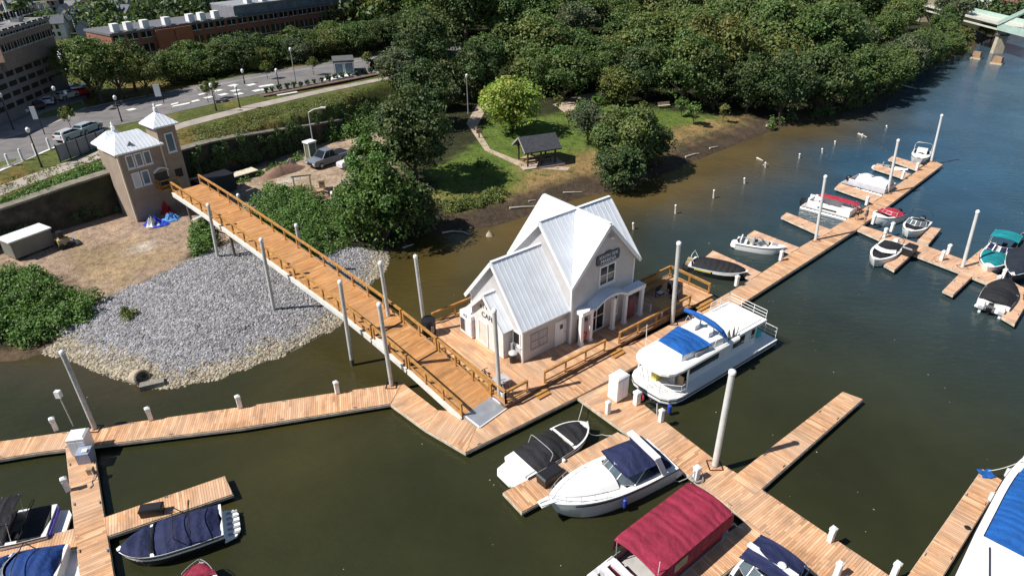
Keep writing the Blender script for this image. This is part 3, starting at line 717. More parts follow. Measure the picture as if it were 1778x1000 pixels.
# corner boards
for nm, x, y, z1 in (('c', -.03, -.03, WE-.1), ('c', -.03, WY_-.1, WE-.1), ('c', MX0-.035, MY0-.035, ME-.1), ('c', MX1-.1, MY0-.035, ME-.1)):
    cb = MB(); cb.box(x, x+.14, y, y+.14, 0.01, z1); cb.build('corner_board', [WHITE], HOUSE)
def window(par, x0, x1, z0, z1, y, n=(0, -1), cols=2, rows=2, name='window', glass=None, sill=True):
    """window on a wall facing -y at local y (n=(0,-1)) or facing -x at local x=y (n=(-1,0))"""
    def T(a, d, z): return (a, y-d, z) if n == (0, -1) else (y-d, -a, z)
    f = MB(); fw = .12
    def bx(a0, a1, b0, b1, d0, d1, mb_, mm=0):
        P = [T(a0, d0, b0), T(a1, d0, b0), T(a1, d1, b0), T(a0, d1, b0), T(a0, d0, b1), T(a1, d0, b1), T(a1, d1, b1), T(a0, d1, b1)]
        mb_.hexa(P, mm)
    bx(x0, x0+fw, z0, z1, .0, .07, f); bx(x1-fw, x1, z0, z1, .0, .07, f); bx(x0+fw, x1-fw, z0, z0+fw, 0, .07, f); bx(x0+fw, x1-fw, z1-fw, z1, 0, .07, f)
    for i in range(1, cols):
        xm = x0+(x1-x0)*i/cols; bx(xm-.045, xm+.045, z0+fw, z1-fw, 0, .06, f)
    for j in range(1, rows):
        zm = z0+(z1-z0)*j/rows; bx(x0+fw, x1-fw, zm-.03, zm+.03, 0, .055, f)
    w_ = f.build(name, [WHITE], par)
    g = MB(); bx(x0+.05, x1-.05, z0+.05, z1-.05, .004, .03, g); g.build('pane', [glass or GLASS], w_)
    if sill:
        s = MB(); bx(x0-.06, x1+.06, z0-.07, z0-.005, 0, .13, s); s.build('sill', [WHITE], w_)
    return w_
window(HOUSE, 7.1, 8.85, 4.0, 5.72, MY0-.004)
DS = ROOFW
# wing door and notice frame on the shaded front
d = MB(); d.box(3.15, 4.4, -.05, .002, .02, 2.2); d.box(3.28, 4.27, -.075, -.05, .06, 2.08); dr = d.build('door', [WHITE], HOUSE)
k = MB(); k.ball((4.15, -.11, 1.05), .05); k.build('handle', [STEEL], dr)
k = MB(); k.box(3.6, 3.9, -.085, -.074, 1.45, 1.85); k.build('light_glass', [GLASS], dr)
nb = MB(); x0, x1, z0, z1 = .75, 2.45, .75, 2.15
for a, b_, c, e_ in ((x0, x0+.06, z0, z1), (x1-.06, x1, z0, z1), (x0+.06, x1-.06, z0, z0+.06), (x0+.06, x1-.06, z1-.06, z1), (1.57, 1.63, z0+.06, z1-.06), (x0+.06, 1.57, 1.42, 1.48), (1.63, x1-.06, 1.42, 1.48)): nb.box(a, b_, -.05, .002, c, e_)
nw = nb.build('notice_frame', [pm('mauve grey frame', (.42, .38, .40), .6)], HOUSE)
nb = MB()
for a in range(6):
    for b_ in range(5): nb.box(.85+a*.26+.03, .85+a*.26+.17, -.03, .002, .86+b_*.25, .86+b_*.25+.10)
nb.build('notice_sheets', [pm('faded sheets', (.46, .42, .43), .7)], nw)
# text
TXT = pm('dark lettering', (.01, .015, .03), .5); TXW = pm('pale lettering', (.75, .78, .82), .5)
def text(body, size, mat, parent, loc, rot, name='lettering', ext=.008, sx=1.0):
    cu = bpy.data.curves.new(name, 'FONT'); cu.body = body; cu.size = size; cu.extrude = ext; cu.align_x = 'CENTER'; cu.align_y = 'CENTER'
    o = bpy.data.objects.new(name, cu); COL.objects.link(o)
    dg = bpy.context.evaluated_depsgraph_get(); me = bpy.data.meshes.new_from_object(o.evaluated_get(dg))
    bpy.data.objects.remove(o); bpy.data.curves.remove(cu)
    o = bpy.data.objects.new(name, me); COL.objects.link(o); me.materials.clear(); me.materials.append(mat)
    o.parent = parent; o.location = loc; o.rotation_euler = rot; o.scale = (sx, 1, 1)
    return o
s = MB(); pr = [(6.8, 5.9), (9.05, 5.9), (9.15, 6.0), (9.15, 6.62), (9.05, 6.72), (8.35, 6.72), (8.2, 6.84), (7.7, 6.84), (7.55, 6.72), (6.8, 6.72), (6.7, 6.62), (6.7, 6.0)]
s.loft([[(x, MY0-.005, z) for x, z in pr], [(x, MY0-.09, z) for x, z in pr]], True, 0, True, True); sg = s.build('sign_board', [pm('navy sign paint', (.02, .035, .06), .4)], HOUSE)
text('SOUTH SIDE', .36, TXW, sg, (7.93, MY0-.1, 6.50), (PI/2, 0, 0)); text('MARINA', .44, TXW, sg, (7.93, MY0-.1, 6.12), (PI/2, 0, 0))
l = MB(); l.lathe([(.02, 0), (.16, .02), (.18, .12), (.05, .18)], 12); l.build('gable_lamp', [WHITE], HOUSE, True, (8.08, MY0-.18, 7.85))
# porch
PZ = 2.95
mb = MB(); mb.box(4.75, 5.95, -1.25, MY0-.01, PZ-.12, PZ); mb.box(9.6, 11.75, -1.25, MY0-.01, PZ-.12, PZ)
N_ = 12; arc = [(5.95+(9.6-5.95)*i/N_, PZ+.62*math.sin(PI*i/N_)) for i in range(N_+1)]
lo = [(x, z-.14) for x, z in arc]
ring = arc+lo[::-1]
mb.loft([[(x, -1.45, z) for x, z in ring], [(x, MY0-.01, z+.05) for x, z in ring]], True, 0, False, False)
for i in range(N_): mb.face([(arc[i][0], -1.45, arc[i][1]), (lo[i][0], -1.45, lo[i][1]), (lo[i+1][0], -1.45, lo[i+1][1]), (arc[i+1][0], -1.45, arc[i+1][1])])
pr_ = mb.build('porch_roof', [ROOFW], HOUSE)
for x0, x1, xe in ((4.75, 5.95, 4.75), (9.6, 11.75, 11.7)):
    mb = MB(); mb.box(x0, x1, -1.3, -1.25, PZ-.32, PZ+.02); mb.box(xe, xe+.05, -1.25, MY0-.02, PZ-.32, PZ-.13); mb.build('porch_fascia', [WHITE], pr_)
for x in (4.88, 5.85, 8.35, 9.7, 11.62):
    c = MB(); c.box(x-.14, x+.14, -1.2, -.92, .16, PZ-.13); c.box(x-.19, x+.19, -1.25, -.87, .01, .16); c.build('porch_column', [WHITE], HOUSE)
# glazed doors and side windows under the porch
window(HOUSE, 6.15, 7.95, .06, 2.75, MY0-.004, cols=2, rows=2, name='glazed_door', sill=False)
window(HOUSE, 8.7, 9.45, .75, 2.6, MY0-.004, cols=1, rows=2)
def vending(label, x0, x1, y0, y1, round_mark):
    c = hw((x0+x1)/2, (y0+y1)/2, .01); t = thing('vending_machine', label, 'vending machine', c, HA)
    w_, d_ = (x1-x0)/2, (y1-y0)/2
    b = MB(); b.box(-w_, w_, -d_, d_, .05, 1.9); b.build('body', [pm('plum panel', (.20, .13, .15), .5)], t)
    f = MB(); f.box(-w_*.9, w_*.9, -d_-.03, -d_-.002, .15, 1.82); f.build('front_panel', [pm('dusty rose panel', (.42, .30, .32), .45, var=.3) if round_mark else pm('red panel', (.26, .07, .08), .45, var=.3)], t)
    if round_mark:
        g = MB(); rows = [[((.17+.07*math.cos(b_*PI/4))*math.cos(a)*1.3, -d_-.05-.03*math.sin(b_*PI/4), .62+(.17+.07*math.cos(b_*PI/4))*math.sin(a)*1.3) for b_ in range(8)] for a in [i*PI/8 for i in range(17)]]
        g.loft(rows, True); g.build('round_emblem', [pm('red ring', (.55, .04, .06), .5)], t, True)
vending('rose coloured machine with a red ring at the left end of the porch', 5.0, 5.75, -.9, -.5, True)
vending('dark red machine at the right end of the porch', 10.3, 11.0, -.95, -.55, False)
# wing side entrance (small gable toward the gangway)
EN = thing('x', 'x', 'x'); bpy.data.objects.remove(EN)
mb = MB(); ye0, ye1, zee, zer = 1.3, 5.15, 2.75, 4.65; ym = (ye0+ye1)/2; prf = [(ye0, 0), (ye1, 0), (ye1, zee), (ym, zer), (ye0, zee)]
mb.loft([[(-.75, y, z) for y, z in prf], [(.05, y, z) for y, z in prf]], True, 0, True, True); mb.build('entrance_wall', [pm('white board wall', (.74, .71, .68), .55)], HOUSE)
er = roof_x('r', -1.05, -.001, ye0, ye1, zee, zer, .3, .1).build('entrance_roof', [ROOFW], HOUSE)
e = ends(ye0, ye1, zee, zer, .3); rake(er, *[(-1.07, y, z) for y, z in e], (-1, 0, 0))
for i, ch in enumerate('RIVER'):
    a = (i-2)*.26; text(ch, .42, TXT, HOUSE, (-.77, ym-math.sin(a)*1.35, 2.45+math.cos(a)*1.05), (PI/2, a*1.0, -PI/2) if 0 else (PI/2, 0, -PI/2))
text('CAFE', .62, TXT, HOUSE, (-.77, ym-.1, 2.75), (PI/2, 0, -PI/2))
window(HOUSE, -4.3, -3.1, .05, 2.15, -.754, n=(-1, 0), cols=1, rows=1, name='entrance_door', glass=pm('cream door', (.70, .62, .55), .5), sill=False)
window(HOUSE, -1.05, -.15, 1.3, 2.5, -.004, n=(-1, 0), cols=1, rows=1)
c = hw(-.55, 5.62, .01); t = thing('ice_chest', 'white ice chest with dark lettered panels beside the cafe entrance', 'ice chest', c, HA)
b = MB(); b.box(-.5, .5, -.75, .75, .08, 2.0); b.box(-.45, .45, -.7, .7, 0, .08); b.build('body', [WHITE], t)
for y0, y1 in ((-.7, -.03), (.03, .7)):
    b = MB(); b.box(-.54, -.502, y0, y1, .25, 1.55); b.build('door', [WHITE], t)
b = MB(); b.box(-.42, .42, -.785, -.753, .2, 1.62); sp_ = b.build('side_panel', [pm('rose grey panel', (.50, .42, .42), .5)], t)
for i, ch in enumerate('ICE'): text(ch, .42, TXT, sp_, (0, -.79, 1.38-i*.42), (PI/2, 0, 0))
b = MB(); b.box(-.565, -.545, .08, .62, .35, 1.45); b.build('dark_panel', [pm('brown panel', (.10, .07, .06), .5)], t)
text('ICE', .34, TXT, t, (-.51, 0, 1.78), (PI/2, 0, -PI/2))
# bits round the house
def small(name, label, cat, x, y, z=0, rz=0): return thing(name, label, cat, hw(x, y, z+.002), HA+rz)
t = small('trash_bin', 'black lidded bin at the near corner of the house', 'bin', -.45, .55)
b = MB(); b.lathe([(.24, 0), (.3, .75)], 14); b.build('body', [BLACK], t, True); b = MB(); b.lathe([(.33, .75), (.33, .84), (.18, .98), (.03, 1.0)], 14); b.build('lid', [pm('white bag', (.6, .6, .6), .5)], t, True)
t = small('black_drum', 'black drum standing at the back corner of the deck beside a pile', 'drum', -3.2, 7.6)
b = MB(); b.lathe([(.52, 0), (.55, .1), (.55, 1.35), (.5, 1.45), (.05, 1.47)], 18); b.build('body', [BLACK], t, True); b = MB(); b.box(-.12, .12, -.58, -.545, .4, 1.0); b.build('tag', [GREYP], t)
t = small('wall_meter', 'grey meter post against the bright side wall', 'meter', -.12, 1.0)
b = MB(); b.box(-.1, .08, -.12, .12, .7, 1.3); b.box(-.03, .03, -.03, .03, 0, .7); b.build('case', [GREYP], t)
t = small('bistro_set', 'grey table with bikes and clutter by the left rail of the deck', 'table', -3.0, -1.25)
b = MB(); b.box(-.55, .55, -.45, .45, .7, .76); b.build('tabletop', [pm('grey tabletop', (.45, .44, .47), .5)], t)
for sx in (-1, 1):
    for sy in (-1, 1):
        b = MB(); b.bar((sx*.45, sy*.35, 0), (sx*.45, sy*.35, .7), .05, .05); b.build('leg', [STEEL], t)
def bicycle(label, x, y, rz, col):
    t = small('bicycle', label, 'bicycle', x, y, 0, rz)
    for sx in (-.52, .52):
        w_ = MB(); rows = [[(sx+(.33+.025*math.cos(k*PI/3))*math.cos(a), .025*math.sin(k*PI/3), .35+(.33+.025*math.cos(k*PI/3))*math.sin(a)) for k in range(6)] for a in [i*PI/10 for i in range(21)]]
        w_.loft(rows, True)
        for i in range(6): w_.bar((sx, 0, .35), (sx+.32*math.cos(i*PI/3), 0, .35+.32*math.sin(i*PI/3)), .01, .01)
        w_.build('wheel', [TYRE], t)
    f = MB()
    for p, q in (((-.52, 0, .35), (-.15, 0, .35)), ((-.52, 0, .35), (-.2, 0, .8)), ((-.15, 0, .35), (-.22, 0, .9)), ((-.15, 0, .35), (.38, 0, .8)), ((-.2, 0, .8), (.36, 0, .86)), ((.52, 0, .35), (.34, 0, .98))): f.bar(p, q, .035, .035)
    f.build('frame', [pm('bike '+label[:8], col, .4)], t)
    f = MB(); f.bar((.34, -.25, .98), (.34, .25, .98), .03, .03); f.build('handlebar', [BLACK], t); f = MB(); f.box(-.34, -.1, -.06, .06, .9, .95); f.build('saddle', [BLACK], t)
bicycle('dark bicycle leaning by the left rail', -3.35, -.2, 1.5, (.03, .03, .05)); bicycle('pale bicycle beside the grey table', -3.3, -1.9, 1.1, (.5, .4, .5))
t = small('white_bucket', 'white bucket at the deck post near the gangway foot', 'bucket', -3.45, -2.15)
b = MB(); b.lathe([(.22, 0), (.28, .5), (.24, .5), (.2, .05)], 14); b.build('body', [WHITE], t, True)
t = small('gas_grill', 'black barbecue grill with white knobs in the right corner of the deck', 'grill', 15.6, -1.3, 0, .3)
b = MB(); b.box(-.55, .55, -.3, .3, .75, .95); b.box(-.5, .5, -.28, .28, .1, .14); b.build('cart', [BLACK], t)
b = MB(); b.loft([[(-.55, .3*math.cos(a), .95+.35*math.sin(a)) for a in [i*PI/8 for i in range(9)]], [(.55, .3*math.cos(a), .95+.35*math.sin(a)) for a in [i*PI/8 for i in range(9)]]], False, 0); b.build('lid', [BLACK], t)
for sx in (-.5, .5):
    for sy in (-.25, .25): b = MB(); b.bar((sx, sy, 0), (sx, sy, .75), .05, .05); b.build('leg', [STEEL], t)
for i in range(4): b = MB(); b.ball((-.4+i*.27, -.33, .85), .05); b.build('knob', [WHITE], t)
for k, (x, y, lb) in enumerate(((15.0, -.3, 'black deck chair with white cushion left of the grill'), (16.4, -.4, 'black deck chair with white cushion right of the grill'))):
    t = small('deck_chair', lb, 'chair', x, y, 0, k*1.3)
    b = MB(); b.box(-.27, .27, -.27, .27, .4, .46); b.build('seat', [BLACK], t); b = MB(); b.box(-.27, .27, .22, .28, .46, .95); b.build('backrest', [BLACK], t); b = MB(); b.box(-.22, .22, -.2, .2, .462, .55); b.build('cushion', [VINYL], t)
    for sx in (-.24, .24):
        for sy in (-.24, .24): b = MB(); b.bar((sx, sy, 0), (sx, sy, .4), .04, .04); b.build('leg', [BLACK], t)
t = small('timber_bench', 'built-in timber bench in the back right corner of the deck', 'bench', 15.2, .95)
b = MB(); b.box(-1.5, 1.5, -.35, .35, .42, .5); b.build('seat', [RAIL], t); b = MB(); b.box(-1.5, 1.5, .35, .42, .5, 1.05); b.build('backrest', [RAIL], t)
for sx in (-1.3, 1.3): b = MB(); b.box(sx-.06, sx+.06, -.3, .3, 0, .42); b.build('leg', [RAIL], t)
t = small('timber_table', 'square timber table top on posts at the front rail by the tall pile', 'table', 13.4, -1.9)
b = MB(); b.box(-.85, .85, -.7, .7, .82, .9); b.build('tabletop', [TAN if False else RAIL], t)
for sx in (-.75, .75):
    for sy in (-.6, .6): b = MB(); b.bar((sx, sy, 0), (sx, sy, .82), .09, .09); b.build('leg', [WHITE], t)
t = small('blue_umbrella', 'closed blue umbrella tarp beside the right end of the house', 'umbrella', 12.1, 1.2)
b = MB(); b.tube([(0, 0, 0), (0, 0, 2.7)], .04, 8); b.build('pole', [WHITE], t)
b = MB(); b.loft([[(r*math.cos(a)*(1+.18*math.cos(4*a)), r*math.sin(a)*(1+.18*math.cos(4*a)), z) for a in [i*PI/12 for i in range(24)]] for r, z in ((1.0, 1.5), (.8, 1.9), (.45, 2.4), (.05, 2.75))], True); b.build('canopy', [CDBLU], t)
# railings of the deck
def railing(label, pts, z=HZ, hgt=1.0, gap=2.0, mat=None, posts_end=True):
    P = [Vector((p[0], p[1], z)) for p in pts]
    t = thing('deck_railing', label, 'railing', (P[0].x, P[0].y, 0), 0, 'timber railings of the house deck'); o = Vector((P[0].x, P[0].y, 0))
    for i in range(len(P)-1):
        a, b_ = P[i]-o, P[i+1]-o; n = max(1, round((b_-a).length/gap))
        for k in range(n+1):
            if k == 0 and i > 0: continue
            p = a.lerp(b_, k/n); m_ = MB(); m_.box(p.x-.065, p.x+.065, p.y-.065, p.y+.065, p.z+.002, p.z+hgt); m_.build('post', [mat or RAIL], t)
        d = (b_-a).normalized()*.05
        m_ = MB(); m_.bar(a-d+Vector((0, 0, hgt+.025)), b_+d+Vector((0, 0, hgt+.025)), .16, .05); m_.bar(a+Vector((0, 0, hgt-.1)), b_+Vector((0, 0, hgt-.1)), .05, .13); m_.build('top_rail', [mat or RAIL], t)
        m_ = MB(); m_.bar(a+Vector((0, 0, .18)), b_+Vector((0, 0, .18)), .05, .13); m_.build('lower_rail', [mat or RAIL], t)
    return t
def H2(*L): return [tuple(hw(x, y).xy) for x, y in L]
railing('short railing at the front left corner of the house deck, by the gangway foot', H2((-3.8, -2.8), (-1.9, -2.8)))
railing('railing in front of the plain wing wall', H2((-.3, -2.8), (5.7, -2.8)))
railing('railing behind the houseboat, in front of the porch and table', H2((7.3, -2.8), (15.8, -2.8)))
railing('railing along the left edge of the house deck beside the gangway', H2((-3.8, -2.8), (-3.8, 8.0)), gap=1.9)
railing('railing along the back of the deck behind the entrance', H2((-2.2, 8.65), (4.5, 8.65)))
railing('railing round the back right corner of the deck', H2((12.3, 1.6), (18.7, 1.6), (18.7, -2.6)))
# ramp steps joining deck and walkway
for lb, x0, x1 in (('timber steps from deck to walkway in front of the wing', -1.6, -.5), ('timber steps from deck to walkway in front of the porch', 5.9, 7.1), ('timber ramp from deck to walkway at the right corner', 16.2, 18.4)):
    c = hw((x0+x1)/2, -3.25, -HZ); t = thing('deck_steps', lb, 'steps', c, HA)
    for i in range(2):
        m_ = MB(); m_.box(-(x1-x0)/2, (x1-x0)/2, -.3+i*.3-.15, i*.3-.15+.0, .60+i*.1, .64+i*.1); m_.build('tread', [RAIL], t)
# ------------------------------------------------------------------ gangway
GL = [(300,333.5,5.6), (371,395,5.05), (466,471,4.2), (602,573.6,3.1), (628,594,2.85), (693,647,2.0), (802,723,.72)]
GP = [at(*p) for p in GL]
dirg = Vector((GP[-1].x-GP[0].x, GP[-1].y-GP[0].y, 0)).normalized(); pg = Vector((-dirg.y, dirg.x, 0))
a0 = Vector((GP[0].x, GP[0].y)); off = [((Vector((p.x, p.y))-a0).dot(Vector((pg.x, pg.y)))) for p in GP]
GW = 2.9
def gpt(s):      # point on the left edge at distance s along the plan
    return Vector((GP[0].x+dirg.x*s, GP[0].y+dirg.y*s, 0))
GS = [(p-GP[0]).dot(dirg) for p in GP]
def gzs(s):
    if s <= GS[3]: return lerp(5.6, 3.1, max(0, s/GS[3])**1.25)
    if s <= GS[5]: return lerp(3.1, 2.0, (s-GS[3])/(GS[5]-GS[3]))
    return lerp(2.0, .72, (s-GS[5])/(GS[6]-GS[5]))
G = thing('gangway', 'long sloping timber gangway with railings from the brick tower down to the docks', 'gangway', (GP[0].x, GP[0].y, 0), math.atan2(dirg.y, dirg.x))
TOTAL = GS[6]
secs = [(0, GS[4]-.12), (GS[4]+.05, GS[5]-.1), (GS[5]+.05, TOTAL)]
for a, b_ in secs:
    n = 10; mb = MB()
    for i in range(n):
        s0, s1 = lerp(a, b_, i/n), lerp(a, b_, (i+1)/n)
        mb.face([(s0, 0, gzs(s0)), (s0, GW, gzs(s0)), (s1, GW, gzs(s1)), (s1, 0, gzs(s1))][::-1], 0, [(s0, 0), (s0, GW), (s1, GW), (s1, 0)][::-1])
        mb.face([(s0, 0, gzs(s0)-.1), (s0, GW, gzs(s0)-.1), (s1, GW, gzs(s1)-.1), (s1, 0, gzs(s1)-.1)], 0, [(0, 0)]*4)
    for s in (a, b_): mb.face([(s, 0, gzs(s)-.1), (s, GW, gzs(s)-.1), (s, GW, gzs(s)), (s, 0, gzs(s))], 0, [(0, 0)]*4)
    mb.build('boards', [WOODO], G)
    for y, nm in ((-.06, 'near_girder'), (GW+.06, 'far_girder')):
        mb = MB()
        for i in range(n):
            s0, s1 = lerp(a, b_, i/n), lerp(a, b_, (i+1)/n)
            mb.bar((s0, y, gzs(s0)-.28), (s1, y, gzs(s1)-.28), .1, .42)
            mb.bar((s0, y, gzs(s0)-.08), (s1, y, gzs(s1)-.08), .2, .05)
        mb.build('girder', [pm('white girder steel', (.72, .70, .66), .5)], G)
    for y in (.06, GW-.06):
        k = max(2, round((b_-a)/1.95)); h = 1.0
        for i in range(k+1):
            s = lerp(a+.08, b_-.08, i/k); z = gzs(s); m_ = MB(); m_.box(s-.065, s+.065, y-.065, y+.065, z-.3, z+h); m_.build('post', [RAIL], G)
        m_ = MB(); m2 = MB()
        for i in range(n):
            s0, s1 = lerp(a, b_, i/n), lerp(a, b_, (i+1)/n)
            m_.bar((s0, y, gzs(s0)+h+.02), (s1, y, gzs(s1)+h+.02), .17, .05); m_.bar((s0, y, gzs(s0)+h-.1), (s1, y, gzs(s1)+h-.1), .05, .13)
            m2.bar((s0, y, gzs(s0)+.22), (s1, y, gzs(s1)+.22), .05, .15)
        m_.build('handrail', [RAIL], G); m2.build('lower_rail', [RAIL], G)
for s in (GS[4]-.03, GS[5]-.03):
    m_ = MB(); m_.box(s-.1, s+.06, .1, GW-.1, gzs(s)-.11, gzs(s)-.03); m_.build('hinge', [BLACK], G)
m_ = MB(); m_.hexa([(TOTAL, .1, .55), (TOTAL+1.5, .1, .51), (TOTAL+1.5, GW-.1, .51), (TOTAL, GW-.1, .55), (TOTAL, .1, .74), (TOTAL+1.5, .1, .545), (TOTAL+1.5, GW-.1, .545), (TOTAL, GW-.1, .74)])
m_.build('foot_plate', [pm('chequer plate', (.42, .44, .48), .45, metal=.5)], G)
m_ = MB(); m_.bar((TOTAL+.2, .16, .74), (TOTAL+1.48, .16, .60), .05, .1); m_.bar((TOTAL+.2, GW-.16, .74), (TOTAL+1.48, GW-.16, .60), .05, .1); m_.bar((TOTAL+1.52, .16, .57), (TOTAL+1.52, GW-.16, .57), .06, .08); m_.build('plate_edge', [WHITE], G)
s_ = GS[4]+1.3; m_ = MB(); m_.box(s_-.6, s_+.6, -.2, -.17, gzs(s_)-.1, gzs(s_)+.75); m_.build('notice_board', [WHITE], G)
for s in (2.0, 10.5):
    for y in (.3, GW-.3):
        p = gpt(s)+pg*y; zb = gz(p.x, p.y); m_ = MB(); m_.tube([(s, y, zb-.3), (s, y, gzs(s)-.1)], .13, 10); m_.build('support_leg', [pm('brown steel leg', (.16, .12, .10), .6)], G, True)
m_ = MB()
for y in (.3, GW-.3): m_.bar((2.0, y, 3.0), (6.0, y, gzs(6)-.4), .12, .16)
m_.build('brace', [pm('white girder steel', (.72, .70, .66), .5)], G)
# ------------------------------------------------------------------ boats
HULLN = pm('navy hull', (.02, .025, .06), .25); HULLK = pm('black hull', (.015, .015, .017), .25); HULLG = pm('grey hull side', (.38, .40, .46), .3); BOOT = pm('dark bottom paint', (.03, .03, .035), .6)
HULLY = pm('yellow hull stripe', (.62, .58, .10), .35); SEAT = VINYL; ALU = pm('aluminium', (.6, .6, .6), .35, metal=.5); BLUEF = pm('blue fender', (.03, .06, .35), .4)
WSG = pm('windscreen glass', (.10, .13, .15), .06, var=.2)
SOLE = pm('boat sole', (.50, .47, .42), .7)
class Boat:
    def __init__(s, label, stern, bow, B, zs=.5, h0=.75, h1=1.05, t0=.45, pw=2.0, side=None, low=None, cat='boat', name='motor_boat', group=None, cap=.2, fore=.72, pulpit=0, rake_=.07, L=None, stem=.0):
        P, Q = at(*stern, zs), at(*bow, zs); d = Q-P; d.z = 0
        s.L = L or d.length; s.B = B; s.h0, s.h1, s.t0, s.pw, s.stem = h0, h1, t0, pw, stem
        c = (P+Q)/2; c.z = 0
        s.t = thing(name, label, cat, c, math.atan2(d.y, d.x), group)
        s.cap = cap; s.fore = fore
        side = side or GEL; low = low or side
        T = [i/20 for i in range(21)]
        mb = MB(); rows = []
        for t in T:
            w_, z = s.w(t), s.z(t); x = s.x(t); rk = rake_*s.L*max(0, (t-.55)/.45)**2
            zc = -.08+.3*z*max(0, (t-.5)/.5)**2; zk = -.4+.3*max(0, (t-.6)/.4)**2
            half = [(x, w_, z), (x-rk*.3, w_*.985, z*.66+zc*.34), (x-rk*.75, w_*(.9-.12*t), zc), (x-rk, .0, zk)]
            rows.append(half+[(px_, -py_, pz_) for px_, py_, pz_ in half[-2::-1]])
        mb.loft(rows, False, 0, False, False, lambda i, k: (0, 1, 2, 2, 1, 0)[k])
        mb.face(rows[0][::-1], 0); mb.face(rows[-1], 0)
        s.hull = mb.build('hull', [side, low, BOOT], s.t, True)
        rb = MB()
        for sg in (-1, 1): rb.tube([(r[1][0], sg*(abs(r[0][1])+.015), lerp(r[0][2], r[1][2], .25)) for r in rows], .03, 6)
        rb.build('rub_rail', [BLACK if side is GEL else WHITE], s.t, True)
        # deck cap ring and foredeck
        dk = MB(); o_, i_ = [], []
        for t in T:
            w_, z = s.w(t), s.z(t); wi = max(0.0, w_-cap) if t < fore else 0.0
            if t < .04: wi = 0
            o_.append((s.x(t), w_, z)); i_.append((s.x(t), wi, z+.04+(.1*(1-abs(wi)/max(w_, .01)) if t >= fore else 0)))
        for sg in (1, -1):
            A = [(x, sg*y, z) for x, y, z in o_]; Bb = [(x, sg*y, z) for x, y, z in i_]
            dk.loft([A, Bb] if sg < 0 else [Bb, A], False)
        dk.build('deck', [GEL], s.t, True)
        wl = MB(); inn = [(s.x(t), max(.02, s.w(t)-cap), s.z(t)+.04) for t in T if .05 <= t < fore]
        full = inn+[(x, -y, z) for x, y, z in inn[::-1]]
        wl.loft([[(x, y, .22) for x, y, z in full], full], True); wl.face([(x, y, .22) for x, y, z in full], 0)
        wl.build('cockpit_liner', [SOLE], s.t)
    def x(s, t): return -s.L/2+t*s.L
    def w(s, t):
        if t < s.t0: return s.B/2*(.93+.07*min(1, t/.3))
        u = (t-s.t0)/(1-s.t0); return max(.03+s.stem*s.B/2, s.B/2*(1-u**s.pw)**.75)
    def z(s, t): return s.h0+(s.h1-s.h0)*t**1.6
    def cover(s, t1, t2, mat, dome=.35, peak=.5, ins=.02, name='canvas_cover', up=.05, ridge=0.0, drop=.12, n=12):
        mb = MB(); rows = []
        for i in range(n+1):
            f = i/n; t = lerp(t1, t2, f); w_ = s.w(t)-ins; z = s.z(t)+up
            pk = math.sin(PI*min(1, f/(2*peak)) if f < peak else PI*(.5+.5*(f-peak)/(1-peak)))
            pk = max(0, pk)**.6*dome+ridge
            sag = .05*math.sin(f*9+t1*20)
            r = [(s.x(t), -w_-.01, z-drop)]
            for k in range(11):
                y = -1+k/5; r.append((s.x(t)+.03*math.sin(k*1.9+f*5), y*w_, z+(pk+sag*(1-y*y))*(1-abs(y)**2.2)))
            r.append((s.x(t), w_+.01, z-drop)); rows.append(r)
        mb.loft(rows, False)
        for r in (rows[0], rows[-1]):
            z0 = s.z(t1)-drop
            mb.face([r[0]]+r[1:-1]+[r[-1]], 0)
        return mb.build(name, [mat], s.t, True)
    def arch(s, xa, xb, w_, z0, h, r=.025, mat=None, name='bow_frame', n=12, flat=.5):
        pts = [(xa, -w_, z0)]
        for i in range(n+1):
            a = PI*i/n; pts.append((xb, -w_*math.copysign(abs(math.cos(a))**flat, math.cos(a)), z0+h*(.75+.25*math.sin(a)) if 0 < i < n else z0+h*.72))
        pts.append((xa, w_, z0))
        mb = MB(); mb.tube(pts, r, 6); return mb.build(name, [mat or ALU], s.t, True)
    def windshield(s, t, h=.45, back=.5, mat=None, frame=True, wrap=.1):
        mb = MB(); fr = MB(); bot, top = [], []
        for k in range(9):
            y = -1+k/4; tt = t-wrap*abs(y)**2; w_ = s.w(tt)-s.cap*.7
            bot.append((s.x(tt), y*w_, s.z(tt)+.08)); top.append((s.x(tt)-back, y*w_*.88, s.z(tt)+.08+h))
        mb.loft([bot, top], False); g = mb.build('windshield', [mat or WSG], s.t)
        if frame:
            fr.tube(top, .022, 6); fr.tube([Vector(b_)*.5+Vector(b_)*.5 for b_ in bot], .02, 6)
            for k in (0, 2, 4, 6, 8): fr.bar(bot[k], top[k], .04, .04)
            fr.build('frame', [ALU], g)
        return g
    def bimini(s, x0, x1, w_, z, mat, name='bimini_top', sag=.1, poles=True, base=None):
        mb = MB(); rows = []
        for i in range(9):
            f = i/8; rows.append([(lerp(x0, x1, f), (k/4-1)*w_, z+.22*(1-((k/4-1))**2)*.8-sag*abs(math.sin(f*2*PI))-.12*abs(2*f-1)**3) for k in range(9)])
        mb.loft(rows, False); mb.loft([[(x, y, zz-.03) for x, y, zz in r] for r in rows], False)
        o = mb.build(name, [mat], s.t, True)
        if poles:
            zb = base if base is not None else s.h0
            for sg in (-1, 1):
                for xx in (x0+.15, x1-.15):
                    p = MB(); p.tube([((x0+x1)/2*.5+xx*.5, sg*w_*.98, zb), (xx, sg*w_*.97, z-.05)], .02, 6); p.build('pole', [ALU], o, True)
        return o
